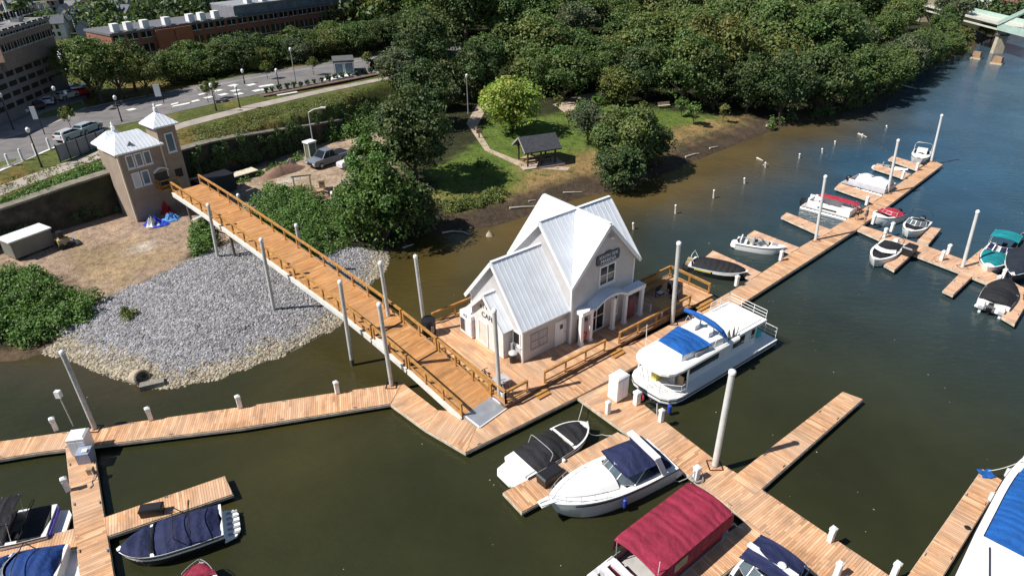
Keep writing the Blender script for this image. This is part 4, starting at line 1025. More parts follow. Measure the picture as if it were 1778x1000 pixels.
    def motor(s, y=0, x=None, mat=None):
        x = -s.L/2-.25 if x is None else x
        mb = MB(); mb.loft([[(x+sx*a, y+sy*b_, z) for sx, sy in ((-1, -1), (1, -1), (1, 1), (-1, 1))] for a, b_, z in ((.12, .08, -.3), (.13, .1, .3), (.28, .2, .45), (.34, .22, .8), (.22, .16, 1.0), (.05, .05, 1.03))], True, 0, True, True)
        return mb.build('outboard_motor', [mat or BLACK], s.t, True)
    def platform(s, d=.9, mat=None, w_=.8, z=.28):
        mb = MB(); x = -s.L/2; pts = [(x+.05, -s.B/2*.92), (x-d*.7, -s.B/2*w_), (x-d, -s.B/2*w_*.6), (x-d, s.B/2*w_*.6), (x-d*.7, s.B/2*w_), (x+.05, s.B/2*.92)]
        mb.loft([[(a, b_, z-.12) for a, b_ in pts[::-1]], [(a, b_, z) for a, b_ in pts[::-1]]], True, 0, True, True)
        return mb.build('swim_platform', [mat or GEL], s.t)
    def rail(s, ta, tb, h=.5, ins=.12, name='bow_rail'):
        mb = MB(); T = [lerp(ta, tb, i/8) for i in range(9)]
        for sg in (-1, 1):
            mb.tube([(s.x(t), sg*max(.03, s.w(t)-ins), s.z(t)+h) for t in T], .018, 6)
            for t in T[::2]: mb.tube([(s.x(t), sg*max(.03, s.w(t)-ins), s.z(t)), (s.x(t), sg*max(.03, s.w(t)-ins), s.z(t)+h)], .014, 5)
        return mb.build(name, [ALU], s.t, True)
    def seat(s, x, y, w_=.55, mat=None, back=1, z=.22):
        mb = MB(); mb.box(x-.25, x+.25, y-w_/2, y+w_/2, z, z+.4); mb.box(x-.32*back-.06, x-.32*back+.06, y-w_/2, y+w_/2, z+.05, z+.85)
        return mb.build('seat', [mat or SEAT], s.t)
    def fender(s, t, sg, mat=None):
        mb = MB(); x, y, z = s.x(t), sg*(s.w(t)+.12), s.z(t)*.55; mb.tube([(x, y, z-.32), (x, y, z-.26), (x, y, z+.26), (x, y, z+.32)], [.04, .12, .12, .04], 10); mb.tube([(x, y, z+.3), (x, sg*(s.w(t)-.05), s.z(t)+.03)], .012, 5)
        return mb.build('fender', [mat or BLUEF], s.t, True)
    def stripe(s, t1, t2, f0, f1, mat, off=.02, name='hull_stripe'):
        T = [lerp(t1, t2, i/10) for i in range(11)]
        for sg in (-1, 1):
            mb = MB(); a = []; b_ = []
            for t in T:
                for lst, f in ((a, f0), (b_, f1)):
                    lst.append((s.x(t)-.07*s.L*.3*max(0, (t-.55)/.45)**2*(1-f), sg*(s.w(t)*lerp(.985, 1, f)+off), s.z(t)*lerp(.62, 1, f)))
            mb.loft([a, b_] if sg > 0 else [b_, a], False); mb.build(name, [mat], s.t)
# 1 black covered runabout
b = Boat('white bowrider under a black two-piece canvas cover, moored near the house', (896,815), (1020,742), 2.4, h0=.7, h1=.95, pw=3.0, t0=.5)
b.cover(.12, .62, CBLK, .42, .55); b.cover(.66, .93, CBLK, .16, .4, name='bow_cover', ins=.12); b.platform(1.0)
mb = MB(); mb.box(b.x(.0)-.1, b.x(.11), -1.0, 1.0, .62, .80); b_ = mb.build('sun_pad', [GEL], b.t)
b.arch(b.x(.3), b.x(.34), 1.05, .75, .75, mat=ALU); mb = MB(); mb.bar((b.x(.635), -.95, .95), (b.x(.635), .95, .95), .12, .1); mb.build('windshield_bar', [GEL], b.t); b.fender(.45, -1, WHITE)
# 2 cruiser
b = Boat('large white cabin cruiser with navy canvas top and white radar arch', (1149,800), (950,893), 3.1, h0=1.15, h1=1.55, t0=.4, pw=2.3, low=GEL, fore=.5, cap=.32, rake_=.1)
mb = MB(); rows = []
for i in range(11):
    f = i/10; t = lerp(.5, .93, f); w_ = (b.w(t)-.42)*(1-.15*f); h = .42*(1-f**2.2)+.04
    rows.append([(b.x(t), (k/5-1)*max(.05, w_), b.z(t)+.08+h*(1-abs(k/5-1)**3)) for k in range(11)])
mb.loft(rows, False); mb.face(rows[0]); mb.build('cabin_top', [GEL], b.t, True)
b.windshield(.55, .75, .85, wrap=.16)
b.cover(.1, .46, CNAVY, .35, .4, ins=.32, up=.85, drop=.0, name='canvas_top'); b.cover(.04, .2, CNAVY, .15, .5, ins=.3, up=.2, name='aft_cover')
mb = MB()
for sg in (-1, 1): mb.bar((b.x(.13), sg*1.42, 1.2), (b.x(.2), sg*1.25, 2.55), .34, .12, 0, Vector((0, 1, 0)))
mb.bar((b.x(.2), -1.3, 2.58), (b.x(.2), 1.3, 2.58), .42, .12); mb.build('radar_arch', [GEL], b.t)
mb = MB(); mb.loft([[(b.x(1)-.5, -.32, 1.6), (b.x(1)-.5, .32, 1.6)], [(b.x(1)+.55, -.2, 1.66), (b.x(1)+.55, .2, 1.66)]], False); mb.box(b.x(1)-.5, b.x(1)+.5, -.26, .26, 1.5, 1.58); mb.build('bow_pulpit', [GEL], b.t)
mb = MB(); mb.bar((b.x(1)-.1, 0, 1.6), (b.x(1)+.5, 0, 1.64), .06, .08); mb.bar((b.x(1)+.4, -.2, 1.62), (b.x(1)+.4, .2, 1.62), .06, .06); mb.build('anchor', [STEEL], b.t)
b.rail(.62, .99, .5); b.platform(.8, w_=.85, z=.4); b.fender(.5, 1); b.stripe(.2, .85, .55, .68, HULLK)
mb = MB(); mb.box(b.x(.02), b.x(.42), -1.2, 1.2, .5, .62); mb.build('cockpit_seat', [SEAT], b.t)
# 3 navy bowrider lower left
b = Boat('white and black bowrider with navy covers and folded black canopy bows at lower left', (388,908), (208,966), 2.5, h0=.85, h1=1.0, t0=.5, pw=2.3, low=HULLK)
b.cover(.03, .66, CNAVY, .5, .5); b.cover(.70, .985, CNAVY, .2, .35, name='bow_cover'); b.platform(.8)
mb = MB(); rows_ = [[(b.x(.68)-.1*abs(y)*1.2, y*(b.w(.68)), b.z(.68)+z) for y in (-1, -.5, 0, .5, 1)] for z in (.03, .22)]; mb.loft(rows_, False); mb.build('windshield', [GEL], b.t)
b.arch(b.x(.34), b.x(.28), 1.15, .85, 1.25, mat=BLACK); b.arch(b.x(.34), b.x(.44), 1.15, .85, 1.1, mat=BLACK)
b.stripe(.05, .8, .5, .62, HULLK); mb = MB()
for k in range(5): mb.box(b.x(0)-.75, b.x(0)-.15, -.9+k*.4, -.75+k*.4, .3, .34)
mb.build('platform_pads', [GREYP], b.t)
# 4 black covered boat left edge
b = Boat('white boat with black canopy and black covers, cut by the left edge', (93,908), (-75,945), 2.5, h0=.8, h1=1.0)
b.cover(.06, .3, CBLK, .22, .5); b.cover(.42, .68, CBLK, .25, .5); b.cover(.72, .98, CBLK, .15, .4, name='bow_cover'); b.platform(.7, z=.3); mb = MB(); mb.box(b.x(0)-.12, b.x(0)-.03, -1.0, 1.0, .5, .72); mb.build('purple_trim', [pm('purple trim', (.10, .06, .42), .4)], b.t)
b.bimini(b.x(.28), b.x(.52), 1.1, 2.2, CBLK, base=.85); b.arch(b.x(.3), b.x(.2), 1.1, .8, .9, mat=BLACK); b.seat(b.x(.36), .4, mat=BLACK)
# 5 navy boat lower left
b = Boat('navy covered boat with a white swim platform at the bottom left corner', (112,985), (-55,1020), 2.6, h0=.9, h1=1.1)
b.cover(.04, .6, CDBLU, .55, .5); b.cover(.63, .98, CDBLU, .2, .4, name='bow_cover'); b.platform(.9); b.arch(b.x(.3), b.x(.4), 1.1, .9, 1.0, mat=BLACK); b.windshield(.66, .35, .4)
# 6 maroon bow at the bottom edge
b = Boat('boat with a maroon bow cover, only its tip showing at the bottom edge', (330,1075), (352,984), 2.2, h0=.7, h1=.9)
b.cover(.2, .66, CMAR, .4, .5); b.cover(.7, .97, CMAR, .2, .4, name='bow_cover'); b.windshield(.68, .3, .4); b.rail(.75, .98, .3)
# 7 navy canvas boat bottom right
b = Boat('white boat with a navy canvas top under the crossing walkway at the bottom edge', (1362,972), (1262,1086), 2.7, h0=1.0, h1=1.3)
b.bimini(b.x(.12), b.x(.5), 1.25, 2.0, CNAVY, base=1.0); b.cover(.03, .14, CNAVY, .2, .5); b.windshield(.58, .5, .5); b.cover(.62, .97, CNAVY, .15, .4, name='bow_cover')
mb = MB(); mb.bar((b.x(.33), -1.3, 2.05), (b.x(.33), 1.3, 2.05), .3, .1); mb.ball((b.x(.33), .5, 2.15), .22, 0, 10, .5); mb.build('radar_arch', [GEL], b.t, True)
# 8 big blue and white boat right edge
b = Boat('large white boat with a bright blue cockpit cover at the lower right corner', (1702,1080), (1836,785), 3.4, h0=1.2, h1=1.5, pw=2.6, t0=.5, cap=.35)
b.cover(.3, .82, CBLUE, .25, .5, ins=.4); b.rail(.75, .985, .55); b.fender(.72, 1, WHITE); b.fender(.55, 1, WHITE); b.windshield(.86, .3, .3)
mb = MB(); mb.box(b.x(.02), b.x(.29), -1.35, 1.35, 1.15, 1.4); mb.build('aft_deck', [GEL], b.t); b.stripe(.1, .9, .75, .84, HULLG)
mb = MB(); mb.tube([(b.x(.1), .3, 1.45), (b.x(.25), .9, 1.45)], .05, 6); mb.build('boat_hook', [HULLN], b.t)
# 9 black tarped boat
b = Boat('black tarped runabout with yellow and white hull stripes in front of the deck corner', (1200,457), (1297,480), 2.3, h0=.75, h1=1.0, side=HULLN, low=HULLK)
b.cover(.06, .98, CBLK, .5, .35, ridge=.05, drop=.2); b.stripe(.12, .42, .1, .75, HULLY); b.stripe(.45, .88, .1, .7, GEL); b.arch(b.x(.1), b.x(.02), .7, .8, .9, mat=WHITE); b.platform(.7, BLACK)
mb = MB(); mb.box(b.x(0)-.5, b.x(0)-.1, .3, .8, .3, .7); mb.box(b.x(0)-.5, b.x(0)-.1, -.2, .2, .3, .55); mb.build('loose_gear', [TAN], b.t)
# 10 open white runabout
b = Boat('open white runabout with pale seats, moored left of the far main walkway', (1279,419), (1364,434), 2.0, h0=.65, h1=.85, fore=.66)
b.windshield(.6, .3, .35); b.seat(b.x(.42), .45, mat=GREYP); b.seat(b.x(.42), -.45, mat=GREYP); b.seat(b.x(.16), 0, 1.3, back=1); b.platform(.5); mb = MB(); mb.box(b.x(.72), b.x(.84), -.3, .3, .87, .93); mb.build('bow_hatch', [GREYP], b.t)
# 11 red covered
b = Boat('white boat with a crimson canvas cover, bow against the pink walkway', (1557,371), (1516,384), 2.3, h0=.8, h1=1.05)
b.cover(.02, .5, CRED, .35, .5); b.windshield(.53, .25, .3, mat=CRED); mb = MB(); mb.box(b.x(.02), b.x(.1), -1, 1, .5, .95); mb.build('dark_skirt', [HULLN], b.t); b.motor()
# 12
b = Boat('white runabout with black seats and a black canopy frame, above the pink walkway', (1600,384), (1575,408), 2.2, h0=.7, h1=.95, fore=.9)
b.cover(.05, .55, CBLK, .1, .5, ins=.3); b.cover(.62, .86, CBLK, .05, .5, ins=.25, name='bow_cover'); b.windshield(.58, .4, .4); b.arch(b.x(.4), b.x(.15), 1.0, .75, 1.2, mat=BLACK); b.motor()
# 13
b = Boat('white boat with two black covers, bow toward the open basin below the pink walkway', (1553,424), (1516,459), 2.3, h0=.75, h1=1.0, fore=.92)
b.cover(.05, .58, CBLK, .25, .5, ins=.2); b.cover(.66, .9, CBLK, .1, .5, ins=.3, name='bow_cover'); b.windshield(.62, .25, .3, mat=GEL); b.arch(b.x(.4), b.x(.2), 1.0, .75, 1.1, mat=BLACK); b.motor(mat=WHITE)
# 14 teal
b = Boat('white boat with teal cockpit cover and a raised teal sun top at the right', (1741,432), (1711,474), 2.5, h0=.85, h1=1.1)
b.cover(.34, .9, CTEAL, .3, .5, ins=.1); b.bimini(b.x(-.02), b.x(.3), 1.15, 2.3, CTEAL, base=.85); b.windshield(.36, .45, .4, mat=HULLN); b.motor(); b.seat(b.x(.2), .5, mat=CNAVY)
# 15 dark big at right edge
b = Boat('dark blue black tarped boat cut by the right edge, next to the teal boat', (1800,420), (1752,492), 2.9, h0=1.1, h1=1.3, side=HULLN, low=HULLK)
b.cover(.02, .97, fabric('slate canvas', (.02, .026, .04)), .7, .45, drop=.3); mb = MB(); mb.tube([(b.x(.45), .9, 1.2), (b.x(.45), 1.0, 2.8)], .05, 8); mb.build('white_pole', [WHITE], b.t)
# 16 black outboard boat
b = Boat('boat wrapped in black covers with white stern drives facing the open basin', (1718,541), (1752,488), 2.5, h0=.85, h1=1.05, L=5.2)
b.cover(.04, .5, CBLK, .55, .5, ridge=.1, drop=.25); b.cover(.52, .96, CBLK, .4, .4, name='bow_cover', ridge=.1, drop=.25); b.platform(.5, GEL, .95, .4)
for y in (-.75, .1, .7): b.motor(y, -b.L/2-.55, WHITE if y != .1 else BLACK)
# 17 small white jet boat, console boat
b = Boat('slim pale jet boat with a pointed bow beside the thin finger dock', (1521,287), (1576,297), 1.7, h0=.5, h1=.65, fore=.6)
b.windshield(.58, .25, .3); b.seat(b.x(.3), 0, .5, mat=CTEAL if False else GREYP); b.platform(.4)
b = Boat('small white console boat with an arched rail frame at the outer end of the walkway', (1602,264), (1593,282), 2.2, h0=.75, h1=1.0, fore=.55, stem=.35)
b.arch(b.x(.4), b.x(.25), 1.0, .8, 1.3); mb = MB(); mb.box(b.x(.3), b.x(.48), -.6, .6, .3, 1.5); mb.build('console', [GEL], b.t); b.windshield(.5, .4, .2, mat=GLASS); mb = MB(); mb.tube([(b.x(.2), .95, .8), (b.x(.2), 1.1, 3.4)], .025, 6); mb.build('antenna', [ALU], b.t); b.motor()
# ------------------------------------------------------------------ pontoon boats
def pontoon(label, a_, b_, W, furnish, deckz=.55):
    P, Q = (a_, b_) if len(a_) == 3 else (at(*a_, .5), at(*b_, .5)); d = Q-P; d.z = 0; L = d.length; c = (P+Q)/2
    t = thing('pontoon_boat', label, 'pontoon boat', (c.x, c.y, 0), math.atan2(d.y, d.x))
    for sg in (-1, 1):
        m_ = MB(); m_.tube([(-L/2, sg*W*.36, .1), (L/2-.7, sg*W*.36, .1), (L/2-.2, sg*W*.36, .2), (L/2, sg*W*.36, .35)], [.33, .33, .25, .06], 12); m_.build('float', [ALU], t, True)
    m_ = MB(); m_.box(-L/2+.1, L/2-.25, -W/2, W/2, .45, deckz); m_.build('deck', [pm('pontoon deck edge', (.45, .44, .43), .6)], t)
    furnish(t, L, W, deckz); return t
def fence(t, L, W, z, x0, x1, h=.65, mat=None, gate=True, dec=None):
    for sg in (-1, 1):
        m_ = MB(); m_.box(x0, x1, sg*(W/2-.08)-.025, sg*(W/2-.08)+.025, z+.02, z+h); f = m_.build('fence_panel', [mat or WHITE], t)
        r_ = MB(); r_.tube([(x0, sg*(W/2-.08), z+h+.03), (x1, sg*(W/2-.08), z+h+.03)], .025, 6); r_.build('rail', [ALU], f, True)
        if dec: m_ = MB(); m_.box(lerp(x0, x1, .25), lerp(x0, x1, .7), sg*(W/2-.08)+(-.035 if sg < 0 else .027), sg*(W/2-.08)+(-.027 if sg < 0 else .035), z+.2, z+.36); m_.build('stripe', [dec], f)
    for x in (x0, x1):
        m_ = MB(); m_.box(x-.025, x+.025, -W/2+.12, W/2-.12, z+.02, z+h); m_.build('end_panel', [mat or WHITE], t)
def canopy(t, L, W, x0, x1, z, mat, skirt=.8, bows=7, over=.06):
    m_ = MB(); rows = []
    N2 = bows*4
    for i in range(N2+1):
        f = i/N2; x = lerp(x0, x1, f); sg_ = .07*abs(math.sin(f*bows*PI)); e = -.25*max(0, abs(2*f-1)-.9)/.1*.6
        r = []
        for k in range(13):
            y = -1+k/6; r.append((x, y*(W/2+over), z+.22*(1-y*y)-sg_*(1-abs(y)**4)+e))
        r = [(x+.0, -(W/2+over)*1.01, z-skirt+.04*math.sin(i*2.1))]+r+[(x, (W/2+over)*1.01, z-skirt+.04*math.sin(i*1.7))]
        rows.append(r)
    m_.loft(rows, False); c = m_.build('canopy', [mat], t, True)
    for sg in (-1, 1):
        for f in (.02, .5, .98): p = MB(); p.tube([(lerp(x0, x1, f), sg*(W/2-.1), .6), (lerp(x0, x1, f), sg*(W/2-.05), z-.02)], .025, 6); p.build('pole', [ALU], c, True)
    return c
def f_maroon(t, L, W, z):
    fence(t, L, W, z, -L/2+1.5, L/2-.9, .6, VRED)
    canopy(t, L, W, -L/2+2.1, L/2-.35, 2.35, CMAR, 1.0)
    m_ = MB(); m_.box(-L/2+2.6, -L/2+2.62, 0, .01, 2, 2.01)
    for k, (x, w_) in enumerate(((-L/2+.35, 1.15), (-L/2+1.05, 1.1), (-L/2+1.75, 1.0))):
        m_ = MB(); m_.loft([[(x-.2, (j/4-1)*w_, z+.02) for j in range(9)], [(x-.25, (j/4-1)*w_, z+.75+.1*abs(j/4-1)) for j in range(9)], [(x+.12, (j/4-1)*w_, z+.78+.1*abs(j/4-1)) for j in range(9)], [(x+.18, (j/4-1)*w_, z+.02) for j in range(9)]], False); s_ = m_.build('lounge_seat', [VINYL], t, True)
        m_ = MB(); m_.box(x+.2, x+.34, -w_*.9, w_*.9, z+.02, z+.55); m_.build('cushion_back', [VRED], t)
    for sg in (-1, 1): m_ = MB(); m_.box(-L/2+.2, -L/2+2.0, sg*W*.5-.3*(sg > 0), sg*W*.5+.3*(sg < 0), z+.02, z+.62); m_.build('side_seat', [VINYL], t)
    m_ = MB(); m_.tube([(-L/2+2.3, -W/2+.1, 1.2), (-L/2+2.3, -W/2+.1, 3.1)], .02, 6); m_.build('antenna', [WHITE], t)
    m_ = MB(); m_.box(-.9, .1, -W/2-.085, -W/2-.07, 1.55, 2.15); m_.build('vinyl_window', [TAN], t)
    m_ = MB(); m_.tube([(L/2-.3, -W/2+.1, .6), (L/2-.1, -W/2+.4, .95), (L/2-.1, W/2-.4, .95), (L/2-.3, W/2-.1, .6)], .03, 8); m_.build('bow_rail', [ALU], t, True)
cA, cB = at(1103, 970, 2.2), at(1236, 864, 2.2); cu_ = (cB-cA).normalized(); cA = cA-cu_*2.1; cB = cB+cu_*.35; cA.z = cB.z = 0
pontoon('pontoon boat under a long maroon canopy with white and maroon seats', cA, cB, 2.75, f_maroon)
def f_red(t, L, W, z):
    fence(t, L, W, z, -L/2+.7, L/2-.3, .75, WHITE, dec=HULLK)
    for x, y in ((-L*.35, .5), (-L*.1, -.7), (L*.15, -.7), (L*.3, .6)):
        m_ = MB(); m_.box(x-.6, x+.6, y-.3, y+.3, z+.02, z+.5); m_.box(x-.6, x+.6, y+.3*(1 if y > 0 else -1)-.08, y+.3*(1 if y > 0 else -1)+.08, z+.5, z+.8); m_.build('bench_seat', [VINYL], t)
    m_ = MB(); rows = [[(lerp(-L*.28, L*.48, i/8), .1+(j/4)*W*.48, 1.65+.12*math.sin(PI*j/4)-.1*abs(i/4-1)**2) for j in range(5)] for i in range(9)]; m_.loft(rows, False); c = m_.build('canopy', [CRED], t, True)
    for x in (-L*.2, L*.4):
        for y in (.2, W*.55): p = MB(); p.tube([(x, min(y, W/2-.1), z), (x, y, 1.68)], .02, 6); p.build('pole', [ALU], c, True)
    m_ = MB(); m_.loft([[(-L/2-.2+sx*a, sy*b_, q) for sx, sy in ((-1, -1), (1, -1), (1, 1), (-1, 1))] for a, b_, q in ((.12, .1, -.2), (.3, .22, .6), (.22, .16, 1.0))], True, 0, True, True); m_.build('outboard_motor', [BLACK], t)
pontoon('white pontoon boat with dark side emblem and a crimson canopy', (1397,352), (1485,375), 2.4, f_red)
def f_white(t, L, W, z):
    fence(t, L, W, z, -L/2+.9, L/2-.3, .6, pm('pale grey panel', (.6, .6, .66), .4))
    m_ = MB(); rows = []
    for i in range(13):
        f = i/12; x = lerp(-L/2+1.6, L/2-.4, f); h = .55+.25*abs(math.sin(f*7.5)); rows.append([(x, (k/5-1)*(W/2-.1), z+.55+h*(1-abs(k/5-1)**2.5)) for k in range(11)])
    m_.loft(rows, False); m_.face(rows[0]); m_.face(rows[-1]); m_.build('vinyl_cover', [VINYL], t, True)
    m_ = MB(); m_.tube([(-.3, -.2, 1.7), (-.1, .1, 1.75), (.2, -.1, 1.72), (.4, .15, 1.7)], .05, 6); m_.build('rope_coil', [HULLN], t)
    m_ = MB(); m_.ball((-L/2+.5, -.3, .9), .38, 0, 10); m_.build('outboard_motor', [BLACK], t, True)
pontoon('pontoon boat shrouded in a lumpy white vinyl cover', (1468,312), (1548,334), 2.7, f_white)
# ------------------------------------------------------------------ houseboat
P, Q = at(1122,678,.6), at(1308,572,.6); d = Q-P; d.z = 0; HL = d.length
HB = thing('houseboat', 'white houseboat with blue canvas bridge cover tied up in front of the house', 'houseboat', ((P.x+Q.x)/2, (P.y+Q.y)/2, 0), math.atan2(d.y, d.x))
W = 4.2; L = HL+.1
def plan(x0, x1, w_, rb, n=8, rs=.3):        # rounded front (at x0), square stern
    pts = [(x1, -w_), (x1, w_)]
    for i in range(n+1): a = PI/2+PI*i/n; pts.append((x0+rb+rb*math.cos(a), w_*math.copysign(abs(math.sin(a))**.55, math.sin(a)) if i not in (0, n) else w_*(1 if i == 0 else -1)))
    return pts
m_ = MB(); pl = plan(-L/2, L/2, W/2, 1.5); m_.loft([[(x*.985, y*.93, -.3) for x, y in pl], [(x, y*.985, .3) for x, y in pl], [(x, y, .75) for x, y in pl]], True, 1, True, True, lambda i, k: i); hu = m_.build('hull', [HULLN, GEL], HB)
m_ = MB(); m_.loft([[(x, y*1.012, .5) for x, y in pl], [(x, y*1.012, .6) for x, y in pl]], True); m_.build('rub_rail', [BLACK], hu)
text('RIVER TIME', .42, TXT, hu, (-L/2+1.0, -W/2*.78, .78), (0, 0, -PI/2+1.0)) if False else None
m_ = MB(); k0, k1 = -L/2+2.5, L/2-1.9; cz = 2.5
m_.box(k0, k1, -W/2+.8, W/2-.55, .75, cz); cb = m_.build('cabin', [GEL], HB)
for sg in (-1, 1):
    y = sg*(W/2-.55) if sg > 0 else -(W/2-.8)
    for x0, x1, z0, z1 in ((k0+.35, k0+3.6, 1.45, 2.45), (k0+5.2, k0+6.6, 1.5, 2.3), (k0+7.4, k1-.25, 1.5, 2.3)):
        g = MB(); g.box(x0, x1, min(y, y+sg*.03), max(y, y+sg*.03), z0, z1); wf = g.build('window', [GLASS], cb)
        g = MB(); g.box(x0-.08, x1+.08, min(y, y+sg*.05), max(y, y+sg*.05), z0-.1, z0-.003); g.box(x0-.08, x0-.003, min(y, y+sg*.05), max(y, y+sg*.05), z0, z1); g.box(x1+.003, x1+.08, min(y, y+sg*.05), max(y, y+sg*.05), z0, z1); g.build('frame', [GEL], wf)
    g = MB(); g.box(k0+4.1, k0+4.8, min(y, y+sg*.035), max(y, y+sg*.035), .85, 2.5); g.build('door', [WHITE], cb)
g = MB(); g.box(k0-.03, k0-.002, -1.4, 1.4, 1.1, 2.5); g.build('front_glass', [GLASS], cb)
# roof: long flat roof with rounded front overhang
rp = plan(-L/2-.1, k0+5.2, W/2-.3, 1.6)
m_ = MB(); m_.loft([[(x, y, cz+.02) for x, y in rp], [(x, y, cz+.2) for x, y in rp], [(x+.1, y*.94, cz+.3) for x, y in rp]], True, 0, True, True); m_.build('front_roof', [GEL], HB)
m_ = MB(); m_.box(k0+5.23, k1+.9, -W/2+.62, W/2-.1, cz-.05, cz+.16); m_.box(k0+5.4, k1+.6, -W/2+.9, W/2-.5, cz+.16, cz+.24); m_.build('aft_roof', [GEL], HB)
for x in (-L/2+2.2,):
    for sg in (-1, 1): g = MB(); g.tube([(x+.2, sg*(W/2-.5), .75), (x, sg*(W/2-.4), cz+.02)], .06, 8); g.build('roof_post', [GEL], HB)
m_ = MB(); zz = cz+.3; fx0, fx1 = k0-.5, k0+3.6
pts = [(fx0, -1.1), (fx1, -1.5), (fx1, 1.5), (fx0, 1.1)]
m_.loft([[(x, y, zz) for x, y in pts], [(x+.1, y*.97, zz+.5) for x, y in pts]], True, 0, False, True); fb = m_.build('flybridge', [GEL], HB)
m_ = MB(); rows = []
for i in range(9):
    f = i/8; x = lerp(fx0+.15, fx1-1.4, f); w_ = lerp(1.15, 1.52, f); rows.append([(x, (k/5-1)*w_, zz+.5+.02+(.22+.1*math.sin(f*5))*(1-(k/5-1)**2)) for k in range(11)])
rows = [[(p[0], p[1], zz+.35) for p in rows[0]]]+rows+[[(p[0], p[1], zz+.35) for p in rows[-1]]]
m_.loft(rows, False); m_.build('bridge_cover', [CBLUE], fb, True)
g = MB(); g.box(fx0+1.2, fx0+2.6, -1.42, -1.34, zz+.08, zz+.34); g.build('registration_panel', [GREYP], fb)
m_ = MB(); rows = []                                      # folded blue bimini roll across
pts = [(fx1-.1, -1.7, zz+.7), (fx1-.4, -1.5, zz+1.2), (fx1-.5, -.8, zz+1.5), (fx1-.55, 0, zz+1.6), (fx1-.5, .9, zz+1.55), (fx1-.4, 1.8, zz+1.35)]
m_.tube(pts, [.12, .18, .2, .2, .18, .15], 10); m_.build('folded_bimini', [CBLUE], fb, True)
for sg in (-1, 1):
    for dx in (-.9, .5): g = MB(); g.tube([(fx1-.5, sg*1.4, zz+1.1), (fx1-.2+dx, sg*1.5, zz+.1)], .022, 6); g.build('pole', [ALU], fb, True)
for x, y in ((fx1-.7, .6), (fx1-.7, -.6), (fx1-.1, .9)):
    g = MB(); g.box(x-.25, x+.25, y-.25, y+.25, zz+.55, zz+.9); g.box(x+.2, x+.3, y-.25, y+.25, zz+.9, zz+1.35); g.build('helm_seat', [VINYL], fb)
# roof gear, rails
g = MB()
for i in range(7): g.bar((fx1+.7+i*.12, -1.5, cz+.2), (fx1+.6+i*.22, -1.35+.1*(i % 3), cz+.85), .05, .05)
g.build('deck_chairs', [pm('brown sling', (.09, .07, .06), .6)], HB)
def rail(par, pts, h=.9, n=3, nm='railing'):
    g = MB()
    for j in range(n): g.tube([(x, y, z+h*(j+1)/n) for x, y, z in pts], .022, 6)
    for a, b_ in zip(pts[:-1], pts[1:]):
        k = max(1, int((Vector(b_)-Vector(a)).length/.9))
        for i in range(k+1): p = Vector(a).lerp(Vector(b_), i/k); g.tube([p, p+Vector((0, 0, h))], .022, 6)
    return g.build(nm, [WHITE], par, True)
rail(HB, [(k1+.8, -W/2+.7, cz+.16), (k1+.8, W/2-.2, cz+.16), (k1-1.6, W/2-.2, cz+.16)], .8)
rail(HB, [(L/2-.1, -W/2+.15, .75), (L/2-.1, W/2-.15, .75)], 1.0)
rail(HB, [(k0-.6, -W/2+.12, .75), (-L/2+1.3, -W/2+.12, .75), (-L/2+.35, -W/2+1.2, .75), (-L/2+.15, 0, .75), (-L/2+.35, W/2-1.2, .75), (-L/2+1.3, W/2-.12, .75)], .85, 2, 'bow_rail')
g = MB(); g.tube([(-L/2+1.6, 1.6, .75), (-L/2+1.5, 1.75, 4.6)], .025, 6); g.build('staff', [WHITE], HB)
for k, (x, y, mt_) in enumerate(((-L/2+1.5, .4, pm('yellow float', (.5, .42, .06), .5)), (-L/2+2.1, -.7, GREYP), (-L/2+2.4, -1.2, TAN), (-L/2+2.0, 1.1, VINYL))):
    g = MB(); g.box(x-.3, x+.3, y-.25, y+.25, .77, 1.15); g.box(x-.3, x-.2, y-.25, y+.25, 1.15, 1.6); g.build('deck_seat', [mt_], HB)
g = MB(); g.tube([(k0-2.6, -W/2-.14, .2), (k0-2.6, -W/2-.14, .26), (k0-2.6, -W/2-.14, .8), (k0-2.6, -W/2-.14, .86)], [.05, .15, .15, .05], 10); g.build('fender', [BLUEF], HB, True)
g = MB(); g.box(L/2-1.1, L/2-.5, -1.0, -.6, .77, 1.2); g.build('turquoise_box', [pm('turquoise', (.05, .55, .55), .5)], HB)
# ------------------------------------------------------------------ ropes
ROPE = pm('white rope', (.62, .60, .56), .8)
def rope(label, pts, r=.022, sag=.15):
    P = [at(*p[:2], p[2]) for p in pts]; out = []
    for a, b_ in zip(P[:-1], P[1:]):
        for i in range(8): f = i/8; out.append(a.lerp(b_, f)-Vector((0, 0, sag*4*f*(1-f))))
    out.append(P[-1]); o = out[0].copy(); mb = MB(); mb.tube([p-o for p in out], r, 6)
    return tag(mb.build('mooring_rope', [ROPE], None, True, o), label, 'rope')
rope('white rope from the black covered bowrider up to the walkway corner', [(1000,740,1.0), (1012,702,.6)]); rope('white slack rope from the black covered bowrider to the finger dock', [(1022,751,.9), (1045,754,.3), (1075,752,.58)])
rope('rope from the maroon pontoon to the finger dock', [(1255,915,.9), (1275,908,.7), (1290,915,.6)], .03); rope('pale blue line from the big blue boat to the finger tip', [(1775,800,1.5), (1716,817,.6)])
rope('white rope hanging from the houseboat bow to the walkway', [(1141,700,1.0), (1141,722,.56)])
